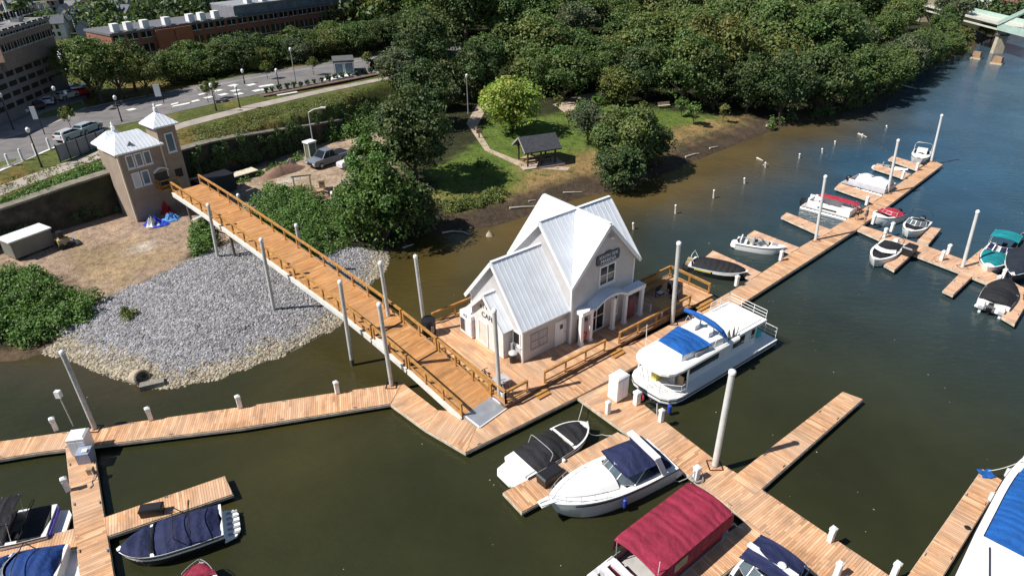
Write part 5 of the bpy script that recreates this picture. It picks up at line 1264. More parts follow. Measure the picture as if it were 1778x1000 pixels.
# ------------------------------------------------------------------ trees and plants
def leafmat(name, c1, c2, trans=.24):
    if name in MATS: return MATS[name]
    mt, nt, b = nodes(name)
    vc = nt.nodes.new('ShaderNodeVertexColor'); vc.layer_name = 'Col'
    oi = nt.nodes.new('ShaderNodeObjectInfo')
    c = mixc(nt, oi.outputs['Random'], c1, c2)
    c = mixc(nt, 1.0, c, vc.outputs['Color'], 'MULTIPLY')
    nt.links.new(c, b.inputs['Base Color']); b.inputs['Roughness'].default_value = .5; b.inputs['Specular IOR Level'].default_value = .35
    tr = nt.nodes.new('ShaderNodeBsdfTranslucent'); nt.links.new(mixc(nt, 1.0, c, (1.3, 1.5, .6), 'MULTIPLY'), tr.inputs['Color'])
    mx = nt.nodes.new('ShaderNodeMixShader'); mx.inputs[0].default_value = trans
    nt.links.new(b.outputs[0], mx.inputs[1]); nt.links.new(tr.outputs[0], mx.inputs[2])
    nt.links.new(mx.outputs[0], nt.nodes['Material Output'].inputs['Surface'])
    MATS[name] = mt; return mt
LM = {'mid': leafmat('mid green leaves', (.085, .145, .042), (.125, .18, .055)), 'dark': leafmat('dark green leaves', (.062, .105, .038), (.095, .135, .046)),
      'olive': leafmat('olive leaves', (.13, .165, .042), (.165, .175, .056)), 'lime': leafmat('lime leaves', (.27, .36, .075), (.29, .37, .08), .3), 'shrub': leafmat('shrub leaves', (.10, .18, .042), (.115, .20, .05)),
      'grey': leafmat('grey green leaves', (.10, .135, .075), (.125, .15, .08))}
BARK = pm('bark', (.085, .065, .048), .9, var=.4, scale=4, bmp=.03)
def leafmesh(name, cen, nor, size, tone, mat):
    """diamond leaf cards: cen (n,3), nor (n,3), size (n,), tone (n,3)"""
    n = len(cen); nor = nor/np.maximum(np.linalg.norm(nor, axis=1, keepdims=True), 1e-6)
    RR = np.random.RandomState(n)
    a = np.cross(nor, RR.normal(size=(n, 3))); a /= np.maximum(np.linalg.norm(a, axis=1, keepdims=True), 1e-6); b_ = np.cross(nor, a)
    s = size[:, None]; bend = nor*s*.25
    v = np.stack([cen-a*s, cen-b_*s*.62+bend, cen+a*s, cen+b_*s*.62+bend], 1).reshape(-1, 3)
    f = np.arange(4*n).reshape(n, 4)
    me = fastmesh(name, v, f, mat, False); setcol(me, np.repeat(tone, 4, 0)); return me
def crown(seed, n=5000, lobes=26, leaf=.3, rx=3.2, rz=3.2, z0=3.0, shape='round', gaps=.0):
    """crown of leaf clumps gathered on lobes; trunk foot at z=0"""
    R = np.random.RandomState(seed); L = []
    for i in range(lobes):
        d = R.normal(size=3); d /= np.linalg.norm(d); d[2] = d[2]*.9+.12
        rr = R.uniform(.45, .88); tz = d[2]*rr
        k = 1.0
        if shape == 'cone': k = 1-.8*max(0, tz)+.1*max(0, -tz)
        if shape == 'wide': k = 1.15
        L.append((d[0]*rx*rr*k, d[1]*rx*rr*k, z0+rz+tz*rz, R.uniform(.24, .42)*rx*(1 if shape != 'cone' else .85), R.uniform(.72, 1.22)))
    cen, nor, sz, tone = [], [], [], []
    per = n//lobes
    for (x, y, z, r, tn) in L:
        d = R.normal(size=(per, 3)); d /= np.linalg.norm(d, axis=1, keepdims=True)
        d[:, 2] = np.where(d[:, 2] < -.35, -d[:, 2]*.6, d[:, 2])
        cl = R.normal(size=(14, 3)); cl /= np.linalg.norm(cl, axis=1, keepdims=True)
        k = R.randint(0, 14, per); d = d*.55+cl[k]*.75; d /= np.linalg.norm(d, axis=1, keepdims=True)
        rad = r*R.uniform(.62, 1.06, per)**.7
        cen.append(np.array([x, y, z])+d*rad[:, None]*np.array([1, 1, .82])); nor.append(d*.7+R.normal(size=(per, 3))*.5+np.array([0, 0, .35]))
        sz.append(leaf*R.uniform(.6, 1.25, per)); t = tn*R.uniform(.75, 1.25, (per, 1))*np.array([[1, 1, 1]]); t[:, 0] *= R.uniform(.9, 1.25); tone.append(t)
    # stray sprigs breaking the outline
    m_ = n//14; d = R.normal(size=(m_, 3)); d /= np.linalg.norm(d, axis=1, keepdims=True); rad = R.uniform(.95, 1.12, m_)
    cen.append(np.stack([d[:, 0]*rx*rad, d[:, 1]*rx*rad, z0+rz+d[:, 2]*rz*rad], 1)); nor.append(R.normal(size=(m_, 3))); sz.append(leaf*R.uniform(.6, 1.1, m_)); tone.append(np.ones((m_, 3)))
    return [np.concatenate(q) for q in (cen, nor, sz, tone)]
def trunkmesh(seed, h, r, rx, z0, rz, limbs=6):
    R = random.Random(seed); mb = MB()
    mb.tube([(0, 0, -.4), (R.uniform(-.08, .08), R.uniform(-.08, .08), z0*.5), (R.uniform(-.2, .2), R.uniform(-.2, .2), z0+rz*.4), (R.uniform(-.3, .3), R.uniform(-.3, .3), z0+rz*1.3)], [r*1.25, r, r*.7, r*.2], 8)
    for i in range(limbs):
        a = i*2*PI/limbs+R.uniform(-.4, .4); zz = z0*R.uniform(.75, 1.1); ln = rx*R.uniform(.5, .8)
        mb.tube([(0, 0, zz), (math.cos(a)*ln*.45, math.sin(a)*ln*.45, zz+rz*.35), (math.cos(a)*ln, math.sin(a)*ln, zz+rz*R.uniform(.6, 1.1))], [r*.5, r*.32, r*.08], 6)
    return mb
PROTO = {}
def proto(key, sp, seed, h, rx, n, leaf, z0=None, shape='round', lobes=26, r=None):
    z0 = h*.22 if z0 is None else z0; rz = (h-z0)/2
    c = crown(seed, n, lobes, leaf, rx, rz, z0, shape)
    me = leafmesh('crown', *c, LM[sp])
    tm = trunkmesh(seed, h, r or h*.028, rx, z0, rz)
    t = thing('tree', 'proto', 'tree'); tr = tm.build('trunk', [BARK], t, True)
    o = bpy.data.objects.new('crown', me); COL.objects.link(o); o.parent = t
    PROTO[key] = [t, False]; return t
def tree(key, pos, label, group=None, s=1.0, rz=None, sq=1.0, name='tree'):
    t, used = PROTO[key]; rz = rnd.uniform(0, 6.28) if rz is None else rz
    if not used:
        PROTO[key][1] = True; t.location = pos; t.rotation_euler = (0, 0, rz); t.scale = (s, s, s*sq); t['label'] = label
        if group: t['group'] = group
        return t
    r = dup(t, pos, rz, label, group, (s, s, s*sq))
    if not group and 'group' in r: del r['group']
    return r
# forest prototypes (about 10 m tall)
specs = [('f0', 'mid', 11, 10, 4.0, 'round'), ('f1', 'dark', 12, 10.5, 4.2, 'round'), ('f2', 'mid', 13, 9.5, 3.7, 'cone'), ('f3', 'olive', 14, 9.5, 3.9, 'round'), ('f4', 'dark', 15, 11, 4.0, 'wide'), ('f5', 'grey', 16, 9, 3.6, 'round'), ('f6', 'mid', 17, 10, 4.4, 'wide'), ('f7', 'olive', 18, 8.5, 3.5, 'cone')]
for k, sp, sd_0, h, rx, shp in specs: proto(k, sp, sd_0, h, rx, 8000, .225, shape=shp, lobes=34)
proto('big', 'dark', 31, 12.8, 5.0, 15000, .24, z0=2.2, lobes=44); proto('front', 'shrub', 32, 9.2, 3.7, 14000, .19, z0=.3, lobes=46, shape='cone'); proto('frontlime', 'shrub', 33, 6.4, 2.2, 6000, .18, z0=.3, lobes=22)
proto('lime', 'lime', 34, 7.6, 4.1, 8000, .24, z0=1.2, lobes=34); proto('shore', 'mid', 35, 7.8, 3.9, 10000, .22, z0=.9, lobes=34); proto('shore2', 'dark', 36, 5.6, 3.0, 7000, .2, z0=.3, lobes=26)
proto('sap', 'shrub', 37, 3.2, 1.0, 900, .17, z0=.9, lobes=10, r=.06); proto('sap2', 'olive', 38, 2.7, .8, 600, .15, z0=.9, lobes=8, r=.05); proto('street', 'olive', 39, 3.4, 1.1, 700, .16, z0=1.3, lobes=9, r=.05)
def P3(px, py): return on(px, py)
def hero(key, px, py, label, s=1, rz=None, sq=1, dz=0):
    p = on(px, py); p.z += dz; return tree(key, p, label, None, s, rz, sq)
hero('big', 722, 318, 'biggest dark green tree, standing between the parked cars and the lawn', .88, None, .95)
hero('f1', 742, 222, 'dark tree behind the biggest tree, toward the street', .9)
hero('front', 668, 424, 'broad green tree at the water corner above the gravel tip, nearest to the house', 1.0)
hero('frontlime', 625, 418, 'yellow green bushy tree at the left foot of the broad corner tree', 1.0)
hero('frontlime', 648, 332, 'narrow bright green tree between the debris pile and the biggest tree', 1.05)
hero('shore2', 718, 408, 'low dark bush hanging over the water right of the broad corner tree', 1.0)
hero('lime', 890, 232, 'bright lime yellow tree behind the picnic shelter', 1.0)
hero('shore', 1085, 296, 'wide green tree at the water edge right of the picnic shelter', 1.0)
hero('shore2', 1072, 330, 'low bushy tree touching the water, in front of the wide shore tree', 1.0)
hero('shore2', 1128, 285, 'small round tree at the right side of the wide shore tree', .95)
hero('f5', 1020, 252, 'thin grey green tree left behind the wide shore tree', .62)
for i, (x, y, k, lb) in enumerate(((838,316,'sap','sapling in a mulch ring on the left part of the lawn'),(967,200,'sap2','thin sapling right of the lime tree, by the path'),(988,222,'sap2','spindly sapling nearest the shelter roof'),(1010,214,'sap','leafy sapling in the middle of the lawn cluster'),(1027,206,'sap2','yellowish sapling at the right of the lawn cluster'),(1036,198,'sap','dark narrow sapling at the back of the lawn cluster'),(1114,206,'sap2','pale sapling behind the wide shore tree'),(1182,203,'sap','left one of three saplings on the right lawn'),(1203,218,'sap','middle sapling casting a round shadow on the right lawn'),(1255,212,'sap2','right sapling on the brown grass near the wood'))):
    hero(k, x, y, lb, rnd.uniform(.9, 1.1))
# left clump and the row behind the street
lt = [(178,178,'f0',.85,'large rounded tree left of the street behind the tower roof'),(212,172,'f3',.8,'yellowish tree in the clump left behind the tower roof'),(258,168,'f3',.62,'smaller olive tree at the right of the clump behind the tower'),(160,168,'f6',.8,'leafy tree at the left side of the clump behind the tower'),(236,158,'f1',.7,'dark tree in the middle of the clump behind the tower')]
for x, y, k, s, lb in lt: hero(k, x, y, lb, s)
G2 = 'trees of the row behind the street'
keys = ['f0', 'f1', 'f2', 'f3', 'f4', 'f5', 'f6', 'f7']
row = [(300,150),(330,146),(362,140),(395,132),(425,127),(455,124),(485,117),(515,111),(545,106),(575,101),(605,97),(640,92),(672,85),(705,78),(740,74),(775,72)]
for i, (x, y) in enumerate(row):
    for j in range(2):
        p = on(x+rnd.uniform(-6, 6), y-3-j*7+rnd.uniform(-2, 2)); p.z -= 1.3; tree(keys[(i*3+j*5) % 8], p, 'green broadleaf tree in the row between the street and the brick mill', G2, rnd.uniform(.66, .8), None, .84)
# riverside wood
FP = [tuple(on(*p).xy) for p in ((690,165),(720,178),(760,196),(800,190),(845,160),(930,165),(975,178),(1000,150),(1050,152),(1075,188),(1120,178),(1180,186),(1240,192),(1300,198),(1335,218),(1390,208),(1440,198),(1490,184),(1540,168),(1580,140),(1625,108),(1685,91))]
FOREST = FP+[(112, 168), (118, 205), (100, 250), (30, 260), (-45, 215), (-28, 150), (-14, 128), (-16, 112)]
NOT = [tuple(on(*p).xy) for p in ((860,206),(985,206),(1075,188),(1000,158),(960,170),(870,178))]
pts = []; tries = 0
R = random.Random(5)
def far_sp(y): return 6.2 if y < 125 else 7.4 if y < 160 else 9.0
def addp(x, y, f=1.0):
    sp = far_sp(y)*f
    for q in pts:
        if (q[0]-x)**2+(q[1]-y)**2 < sp*sp: return False
    pts.append((x, y)); return True
for i in range(len(FP)-1):             # front rank
    a, b_ = Vector(FP[i]), Vector(FP[i+1]); n = max(1, int((b_-a).length/3))
    for k in range(n):
        p = a.lerp(b_, k/n); addp(p.x+R.uniform(-.5, .5), p.y+R.uniform(.3, 1.6), .7)
front = len(pts)
while tries < 9000 and len(pts) < 235:
    tries += 1; x, y = R.uniform(-45, 118), R.uniform(92, 260)
    if float(sdist(np.array([x]), np.array([y]), FOREST)[0]) < .5 or float(sdist(np.array([x]), np.array([y]), NOT)[0]) > -1: continue
    addp(x, y)
LB = {'mid': 'mid green broadleaf tree in the dense riverside wood', 'dark': 'dark green broadleaf tree in the dense riverside wood', 'olive': 'olive green tree in the dense riverside wood', 'grey': 'grey green tree in the dense riverside wood'}
SPK = {k: sp for k, sp, *_ in specs}
for i, (x, y) in enumerate(pts):
    k = R.choice(['f0', 'f1', 'f2', 'f4', 'f6', 'f5', 'f3', 'f0', 'f2', 'f6', 'f7', 'f1']); s = R.uniform(.95, 1.6)*(1.08 if y > 150 else 1.0)*(.66 if x > 78 else 1)
    if i < front: s = R.uniform(.75, 1.15)*(.85 if x > 78 else 1)
    z = gz(x, y)
    tree(k, Vector((x, y, max(z, .3)-.2-(.9 if i < front else .3))), LB[SPK[k]], 'trees of the riverside wood: '+SPK[k], s, R.uniform(0, 6.28), R.uniform(.85, 1.12))
# spit beyond the old piers
for x, y, s, lb in ((1706,72,.5,'left tree on the low spit under the bridge'),(1722,68,.45,'right tree on the low spit under the bridge')):
    hero('f0', x, y, lb, s)
# leafy masses
def poly_pts(pxs, n, seed, inside=.2):
    W_ = zpx(pxs); a = np.array(W_); R = np.random.RandomState(seed); out = []
    x = R.uniform(a[:, 0].min(), a[:, 0].max(), n*14); y = R.uniform(a[:, 1].min(), a[:, 1].max(), n*14)
    k = sdist(x, y, W_) > inside; x, y = x[k][:n], y[k][:n]
    return np.stack([x, y, ter(x, y)], -1)
def mass(name, label, cat, pxs, n, h, leaf, sp, per=110, seed=1, r=(.5, 1.0), kind='stuff'):
    R = np.random.RandomState(seed); P = poly_pts(pxs, n, seed); cen, nor, sz, tone = [], [], [], []
    for p in P:
        rr = R.uniform(*r); hh = R.uniform(*h); tn = R.uniform(.7, 1.25)
        d = R.normal(size=(per, 3)); d[:, 2] = abs(d[:, 2]); d /= np.linalg.norm(d, axis=1, keepdims=True); rad = R.uniform(.55, 1.05, (per, 1))
        cen.append(p+d*rad*np.array([rr, rr, hh])); nor.append(d*.6+R.normal(size=(per, 3))*.5+np.array([0, 0, .4])); sz.append(leaf*R.uniform(.6, 1.3, per)); t = tn*R.uniform(.75, 1.25, (per, 1))*np.ones((1, 3)); tone.append(t)
    me = leafmesh(name, *[np.concatenate(q) for q in (cen, nor, sz, tone)], LM[sp]); o = bpy.data.objects.new(name, me); COL.objects.link(o)
    return tag(o, label, cat, kind=kind)
mass('thicket', 'tall leafy knotweed thicket beyond the gangway', 'thicket', [(433,352),(470,326),(520,326),(560,352),(590,362),(606,390),(606,436),(590,432),(545,452),(500,440),(455,415),(436,380)], 140, (.7, 1.4), .12, 'shrub', 170, 2, (.7, 1.2))
mass('undergrowth', 'bright green undergrowth at the left edge above the water', 'undergrowth', [(-40,475),(40,470),(95,492),(120,518),(178,518),(165,548),(110,575),(60,600),(-40,612)], 130, (.9, 1.8), .13, 'shrub', 150, 3, (.6, 1.1))
mass('bush', 'green bush on the gravel edge under the gangway', 'bush', [(330,425),(345,392),(362,385),(375,420),(368,442),(340,446)], 22, (1.0, 1.9), .13, 'shrub', 130, 4, (.5, .9), 'thing')
mass('bush', 'small bush alone on the gravel bank', 'bush', [(210,548),(222,530),(240,540),(236,555),(220,560)], 6, (.4, .8), .1, 'olive', 90, 5, (.3, .5), 'thing')
mass('reeds', 'yellow green reeds between the lawn and the mud', 'reeds', [(770,352),(820,345),(880,325),(884,345),(820,365),(780,372)], 60, (.4, .9), .11, 'olive', 90, 6, (.4, .7))
mass('weeds', 'weeds along the top of the retaining wall', 'weeds', [(0,352),(60,325),(130,300),(192,278),(192,298),(130,318),(60,345),(0,368)], 120, (.3, .7), .12, 'shrub', 60, 7, (.4, .8))
mass('slope_shrubs', 'bright shrubs on the slope above the parked pickup', 'shrubs', [(545,235),(570,205),(620,190),(655,195),(660,225),(600,240),(560,250)], 80, (1.0, 2.0), .16, 'shrub', 120, 8, (.8, 1.3))
R = np.random.RandomState(9); cen, nor, sz, tone = [], [], [], []
for i in range(150):
    j = 3 if i < 105 else (4 if i < 125 else R.randint(1, 3)); f = R.uniform(.05, .98); a, b_ = Vector(WALL[j]), Vector(WALL[j+1]); q = a.lerp(b_, f); d = (b_-a).normalized(); n_ = Vector((-d.y, d.x))
    top = j >= 3; zz = (6.3-R.uniform(0, 1)**.8*3.6) if top else R.uniform(2.3, 3.4); rr = R.uniform(.45, 1.0); per = 120; tn = R.uniform(.7, 1.2)
    d3 = R.normal(size=(per, 3)); d3 /= np.linalg.norm(d3, axis=1, keepdims=True)
    cen.append(np.array([q.x-n_.x*.2, q.y-n_.y*.2, zz])+d3*R.uniform(.4, 1.05, (per, 1))*np.array([rr*.7, rr*.7, rr*.9])); nor.append(d3*.4+R.normal(size=(per, 3))*.5+np.array([-n_.x, -n_.y, .4])); sz.append(.13*R.uniform(.6, 1.3, per)); tone.append(tn*R.uniform(.75, 1.25, (per, 1))*np.ones((1, 3)))
me = leafmesh('wall_ivy', *[np.concatenate(q) for q in (cen, nor, sz, tone)], LM['dark']); o = bpy.data.objects.new('wall_ivy', me); COL.objects.link(o); tag(o, 'dark creeper over the retaining wall right of the tower', 'creeper', kind='stuff')
mass('lowbrush', 'dry brush on the bank above the retaining wall', 'brush', [(330,232),(420,205),(520,185),(640,165),(650,185),(560,200),(440,232),(340,262)], 150, (.12, .4), .11, 'olive', 40, 10, (.5, 1.0))
mass('mud_weeds', 'low weeds where the yard meets the wall', 'weeds', [(380,320),(440,298),(520,268),(540,272),(470,300),(400,330)], 50, (.2, .6), .11, 'shrub', 60, 11, (.4, .7))
mass('bank_brush', 'brush along the foot of the riverside wood at the water', 'brush', [(1335,228),(1420,205),(1500,183),(1560,160),(1620,112),(1690,88),(1680,84),(1600,105),(1540,150),(1460,182),(1380,200),(1330,215)], 130, (.5, 1.6), .2, 'mid', 70, 12, (.6, 1.3))
mass('grass', 'grass tufts on the lawn', 'grass', [(760,330),(830,250),(840,215),(960,200),(1080,175),(1230,200),(1310,215),(1150,280),(1030,315),(900,330),(830,350)], 700, (.05, .14), .07, 'shrub', 14, 13, (.3, .7))
mass('grass', 'grass tufts on the terrace above the wall', 'grass', [(0,310),(0,345),(190,285),(330,240),(640,175),(640,150),(440,190),(320,225),(190,262)], 500, (.06, .2), .09, 'olive', 14, 14, (.3, .7))
# wooded hillside behind the town reads as one mass
R = np.random.RandomState(8); cen, nor, sz, tone = [], [], [], []
for i in range(900):
    x = R.uniform(-230, 40); y = R.uniform(150, 330)
    if x > -20 and y < 215: continue
    if sdist(np.array([x]), np.array([y]), LAND)[0] < 2: continue
    p = np.array([x, y, gz(x, y)]); rr = R.uniform(2.5, 4.5); hh = R.uniform(4, 7.5); per = 120; tn = R.uniform(.65, 1.2)
    d = R.normal(size=(per, 3)); d[:, 2] = abs(d[:, 2]); d /= np.linalg.norm(d, axis=1, keepdims=True)
    cen.append(p+d*R.uniform(.6, 1.05, (per, 1))*np.array([rr, rr, hh])); nor.append(d*.7+R.normal(size=(per, 3))*.5); sz.append(.62*R.uniform(.6, 1.3, per)); tone.append(tn*R.uniform(.75, 1.25, (per, 1))*np.ones((1, 3)))
me = leafmesh('hillside_wood', *[np.concatenate(q) for q in (cen, nor, sz, tone)], LM['dark']); o = bpy.data.objects.new('hillside_wood', me); COL.objects.link(o); tag(o, 'far wooded hillside behind the town', 'wood', kind='stuff')
# ------------------------------------------------------------------ streets, yard things, buildings, bridge
def sheet(name, Lp, Rp, mat, dz=.02, sub=10, m=5, kind='structure'):
    """a strip draped on the ground between two pixel polylines"""
    def dense(pl):
        out = []
        for a, b_ in zip(pl[:-1], pl[1:]):
            for i in range(sub): out.append((lerp(a[0], b_[0], i/sub), lerp(a[1], b_[1], i/sub)))
        return out+[pl[-1]]
    A = [on(*p) for p in dense(Lp)]; B = [on(*p) for p in dense(Rp)]; mb = MB(); rows = []
    for a, b_ in zip(A, B):
        r = []
        for k in range(m+1):
            q = a.lerp(b_, k/m); r.append((q.x, q.y, gz(q.x, q.y)+dz))
        rows.append(r)
    mb.loft(rows, False); o = mb.build(name, [mat], None, True); return tag(o, kind=kind)
ASPH = pm('asphalt', (.165, .155, .155), .9, var=.3, scale=.6, bmp=.01); LOT = pm('lot asphalt', (.23, .215, .21), .9, var=.3, scale=.5); PAVE = pm('pale paving', (.36, .31, .27), .9, var=.25, scale=.6); LINE = pm('road paint', (.72, .72, .70), .7); KERB = pm('kerb stone', (.55, .53, .50), .8)
near = [(-30,308),(30,284),(90,258),(190,221),(260,207),(330,190),(420,170),(520,151),(610,137),(700,121),(800,104)]
far_ = [(-30,232),(30,214),(90,200),(190,180),(260,168),(330,151),(420,133),(520,116),(610,103),(700,88),(800,78)]
sheet('street', near, far_, ASPH, .035)
sheet('path', [(-30,352),(60,318),(190,270),(320,222),(440,190),(560,162),(660,141),(720,131)], [(-30,334),(60,301),(190,256),(320,212),(440,181),(560,155),(660,136),(720,127)], PAVE, .03)
sheet('street_far_lane', [(130,200),(240,178),(330,160),(420,141),(520,124),(620,109),(720,94)], [(130,195),(240,174),(330,156),(420,138),(520,121),(620,106),(720,91)], LOT, .05, m=2)
sheet('plaza', [(-20,250),(60,228),(120,205),(150,190)], [(-20,205),(50,186),(90,172),(140,165)], PAVE, .06)
sheet('lawn', [(60,208),(100,203),(150,188)], [(75,198),(100,190),(140,178)], pm('lawn patch', (.13, .18, .04), .95), .09)
sheet('parking_lot', [(20,215),(80,190),(150,172)], [(20,180),(80,165),(150,150)], LOT, .08)
sheet('path', [(845,160),(818,200),(810,215),(842,262),(905,291),(985,297)], [(862,158),(836,205),(828,222),(852,260),(915,285),(990,291)], pm('sandy path', (.43, .33, .25), .95, var=.3), .03)
sheet('path', [(960,182),(1000,168),(1045,158)], [(985,200),(1020,180),(1062,168)], pm('sandy path', (.43, .33, .25), .95, var=.3), .03)
def lines(name, segs, w=.3, dz=.075):
    mb = MB()
    for a, b_ in segs:
        A, B = on(*a), on(*b_); d = (B-A); d.z = 0; d.normalize(); n = Vector((-d.y, d.x, 0))*w/2
        q = [A+n, A-n, B-n, B+n]; q = [(p.x, p.y, gz(p.x, p.y)+dz) for p in q]
        if (Vector(q[1])-Vector(q[0])).cross(Vector(q[2])-Vector(q[0])).z < 0: q = q[::-1]
        mb.face(q)
    return tag(mb.build(name, [LINE], None), kind='structure')
lines('road_marking', [((135,192),(240,170)),((240,170),(300,160))], .25); lines('road_marking', [((-20,306),(90,259)),((90,259),(190,222))], .35)
lines('parking_marking', [((x, y), (x+13, y-3.2)) for x, y in ((222,193),(345,166),(372,160),(402,160),(333,178),(356,172),(381,167),(408,166),(268,186),(297,183),(430,150),(440,160),(453,158),(398,151),(645,118),(655,113),(670,108),(682,103))], 1.0, .08)
lines('road_marking', [((300,186),(330,180)),((480,166),(515,160)),((450,152),(475,148)),((560,140),(585,137)),((655,128),(675,126))], .9, .08)
# kerb bollards, lamps, banners
POLE = pm('black iron', (.02, .02, .022), .5)
def T2(name, label, cat, px, rz=0, group=None, dz=0):
    p = on(*px); p.z += dz; return thing(name, label, cat, p, rz, group)
for i, (x, y) in enumerate(((17,288),(40,279),(64,270),(88,260),(113,250))):
    t = T2('bollard', ['white kerb bollard nearest the left edge', 'second white kerb bollard from the left edge', 'white kerb bollard beside the black lamp post', 'white kerb bollard left of the grey fence', 'white kerb bollard at the corner of the grey fence'][i], 'bollard', (x, y), 0, 'white bollards along the kerb')
    b = MB(); b.lathe([(.13, 0), (.13, 1.2), (.1, 1.3), (.02, 1.34)], 10); b.build('post', [WHITE], t, True); b = MB(); b.lathe([(.17, 0), (.17, .1)], 10); b.build('base', [KERB], t, True)
def lamp(label, px, h, arm=None, mat=POLE, head=WHITE, group='street lamps'):
    t = T2('street_lamp', label, 'street lamp', px, 0, group); b = MB(); b.tube([(0, 0, -.2), (0, 0, .5), (0, 0, h)], [.14, .08, .06], 8); b.build('pole', [mat], t, True)
    b = MB()
    if arm: b.tube([(0, 0, h), (arm*.4, .2, h+.35), (arm, .4, h+.5)], .06, 6); b.box(arm-.1, arm+.6, .28, .52, h+.45, h+.6)
    else: b.loft([[(r*math.cos(k*PI/5), r*math.sin(k*PI/5), h+z) for k in range(10)] for r, z in ((.12, 0), (.2, .2), (.2, .42), (.06, .55))], True, 0, True, True)
    b.build('lamp_head', [head], t, True); return t
lamp('dark lamp post by the bollards left of the grey fence', (73,291), 3.8); lamp('lamp post behind the tower roof at the parking edge', (212,212), 2.8); lamp('lamp post right of the tower roof', (376,193), 3.0); lamp('lamp post right of the second row of parking', (417,188), 2.4)
lamp('round headed lamp by the planter, left one', (425,146), 1.6); lamp('round headed lamp by the planter, right one', (484,148), 1.8); lamp('tall grey pole beside the planter with a white base', (514,146), 4.6, mat=GREYP); lamp('lamp post by the plaza tree', (109,200), 3.2); lamp('second lamp post on the plaza lawn', (124,193), 2.2)
lamp('grey yard lamp with a curved arm behind the pickup', (546,262), 5.0, 1.6, GALV); lamp('slim lamp post in front of the dark wood', (813,198), 5.4, mat=GREYP); lamp('leaning dark lamp post on the plaza, left', (24,226), 4.0)
def banner(label, px, h, w_=.55, bh=1.5):
    t = T2('banner_pole', label, 'banner', px, .3, 'white banners on poles'); b = MB(); b.tube([(0, 0, 0), (0, 0, h)], .06, 8); b.build('pole', [POLE], t, True); b = MB(); b.box(-w_-.06, -.06, -.03, .03, h-bh, h); b.build('banner', [WHITE], t)
banner('white banner sign above the tower roof', (285,180), 2.6, .8, 1.6); banner('white banner sign at the far end of the street', (690,98), 2.4, .8, 1.6); banner('white banner leaning at the left plaza', (78,234), 3.4); banner('white tall sign column in front of the garage', (92,165), 2.6, 1.0, 2.2)
# grey panel fence
A, B = on(106,283), on(188,248); d = B-A; t = thing('panel_fence', 'grey metal panel fence beside the street left of the tower', 'fence', A, math.atan2(d.y, d.x)); Ln = math.hypot(d.x, d.y)
for i in range(5):
    b = MB(); b.box(Ln*i/5+.06, Ln*(i+1)/5-.06, -.03, .03, .15, 1.9); b.build('panel', [pm('grey sheet', (.22, .23, .26), .5)], t)
for i in range(6): b = MB(); b.box(Ln*i/5-.05, Ln*i/5+.05, -.05, .05, 0, 2.0); b.build('post', [POLE], t)
# retaining wall
mb = MB(); WP = [Vector(p) for p in WALL[:6]]; WP[-1] = WP[4].lerp(WP[5], .5)
rows = []
for a, b_ in zip(WP[:-1], WP[1:]):
    n = max(1, int((b_-a).length/3))
    for i in range(n): rows.append(a.lerp(b_, i/n))
rows.append(WP[-1]); lo = []
for i, p in enumerate(rows):
    d = (rows[min(i+1, len(rows)-1)]-rows[max(i-1, 0)]).normalized(); n = Vector((-d.y, d.x)); h = 5.55+.95*float(sst(-50, -41, p.x))-2.5*max(0, (i-len(rows)*.8)/(len(rows)*.2)); q = p+n*1.3
    lo.append([(p.x-n.x*.12, p.y-n.y*.12, .8), (p.x, p.y, h-.1), (p.x-n.x*.1, p.y-n.y*.1, h-.1), (p.x-n.x*.1, p.y-n.y*.1, h+.1), (q.x, q.y, h+.1), (q.x, q.y, .8)])
mb.loft(lo, False, 0, False, False, lambda i, k: 1 if k in (2, 3) else 0)
mt, nt, b = nodes('weathered wall stone'); tc = nt.nodes.new('ShaderNodeTexCoord').outputs['Object']
c = ramp(nt, noise(nt, .5, 8, tc, .7), [(.3, (.022, .019, .015)), (.5, (.06, .05, .038)), (.72, (.15, .12, .09))])
vn = nt.nodes.new('ShaderNodeTexVoronoi'); vn.inputs['Scale'].default_value = 1.2; nt.links.new(tc, vn.inputs['Vector'])
c = mixc(nt, 1.0, c, ramp(nt, vn.outputs['Distance'], [(0, (1.1, 1.1, 1.1)), (.8, (.7, .7, .7))]), 'MULTIPLY'); c = mixc(nt, mth(nt, 'MULTIPLY', ramp(nt, noise(nt, .25, 5, tc), [(.5, (0, 0, 0)), (.62, (1, 1, 1))]), .7), c, (.03, .045, .015))
nt.links.new(c, b.inputs['Base Color']); b.inputs['Roughness'].default_value = .95; bump(nt, b, noise(nt, 2.5, 6, tc), .25, 1)
tag(mb.build('retaining_wall', [mt, pm('wall coping', (.20, .18, .14), .9, var=.4)]), 'long dark stone retaining wall behind the dirt yard and brick tower', 'wall')
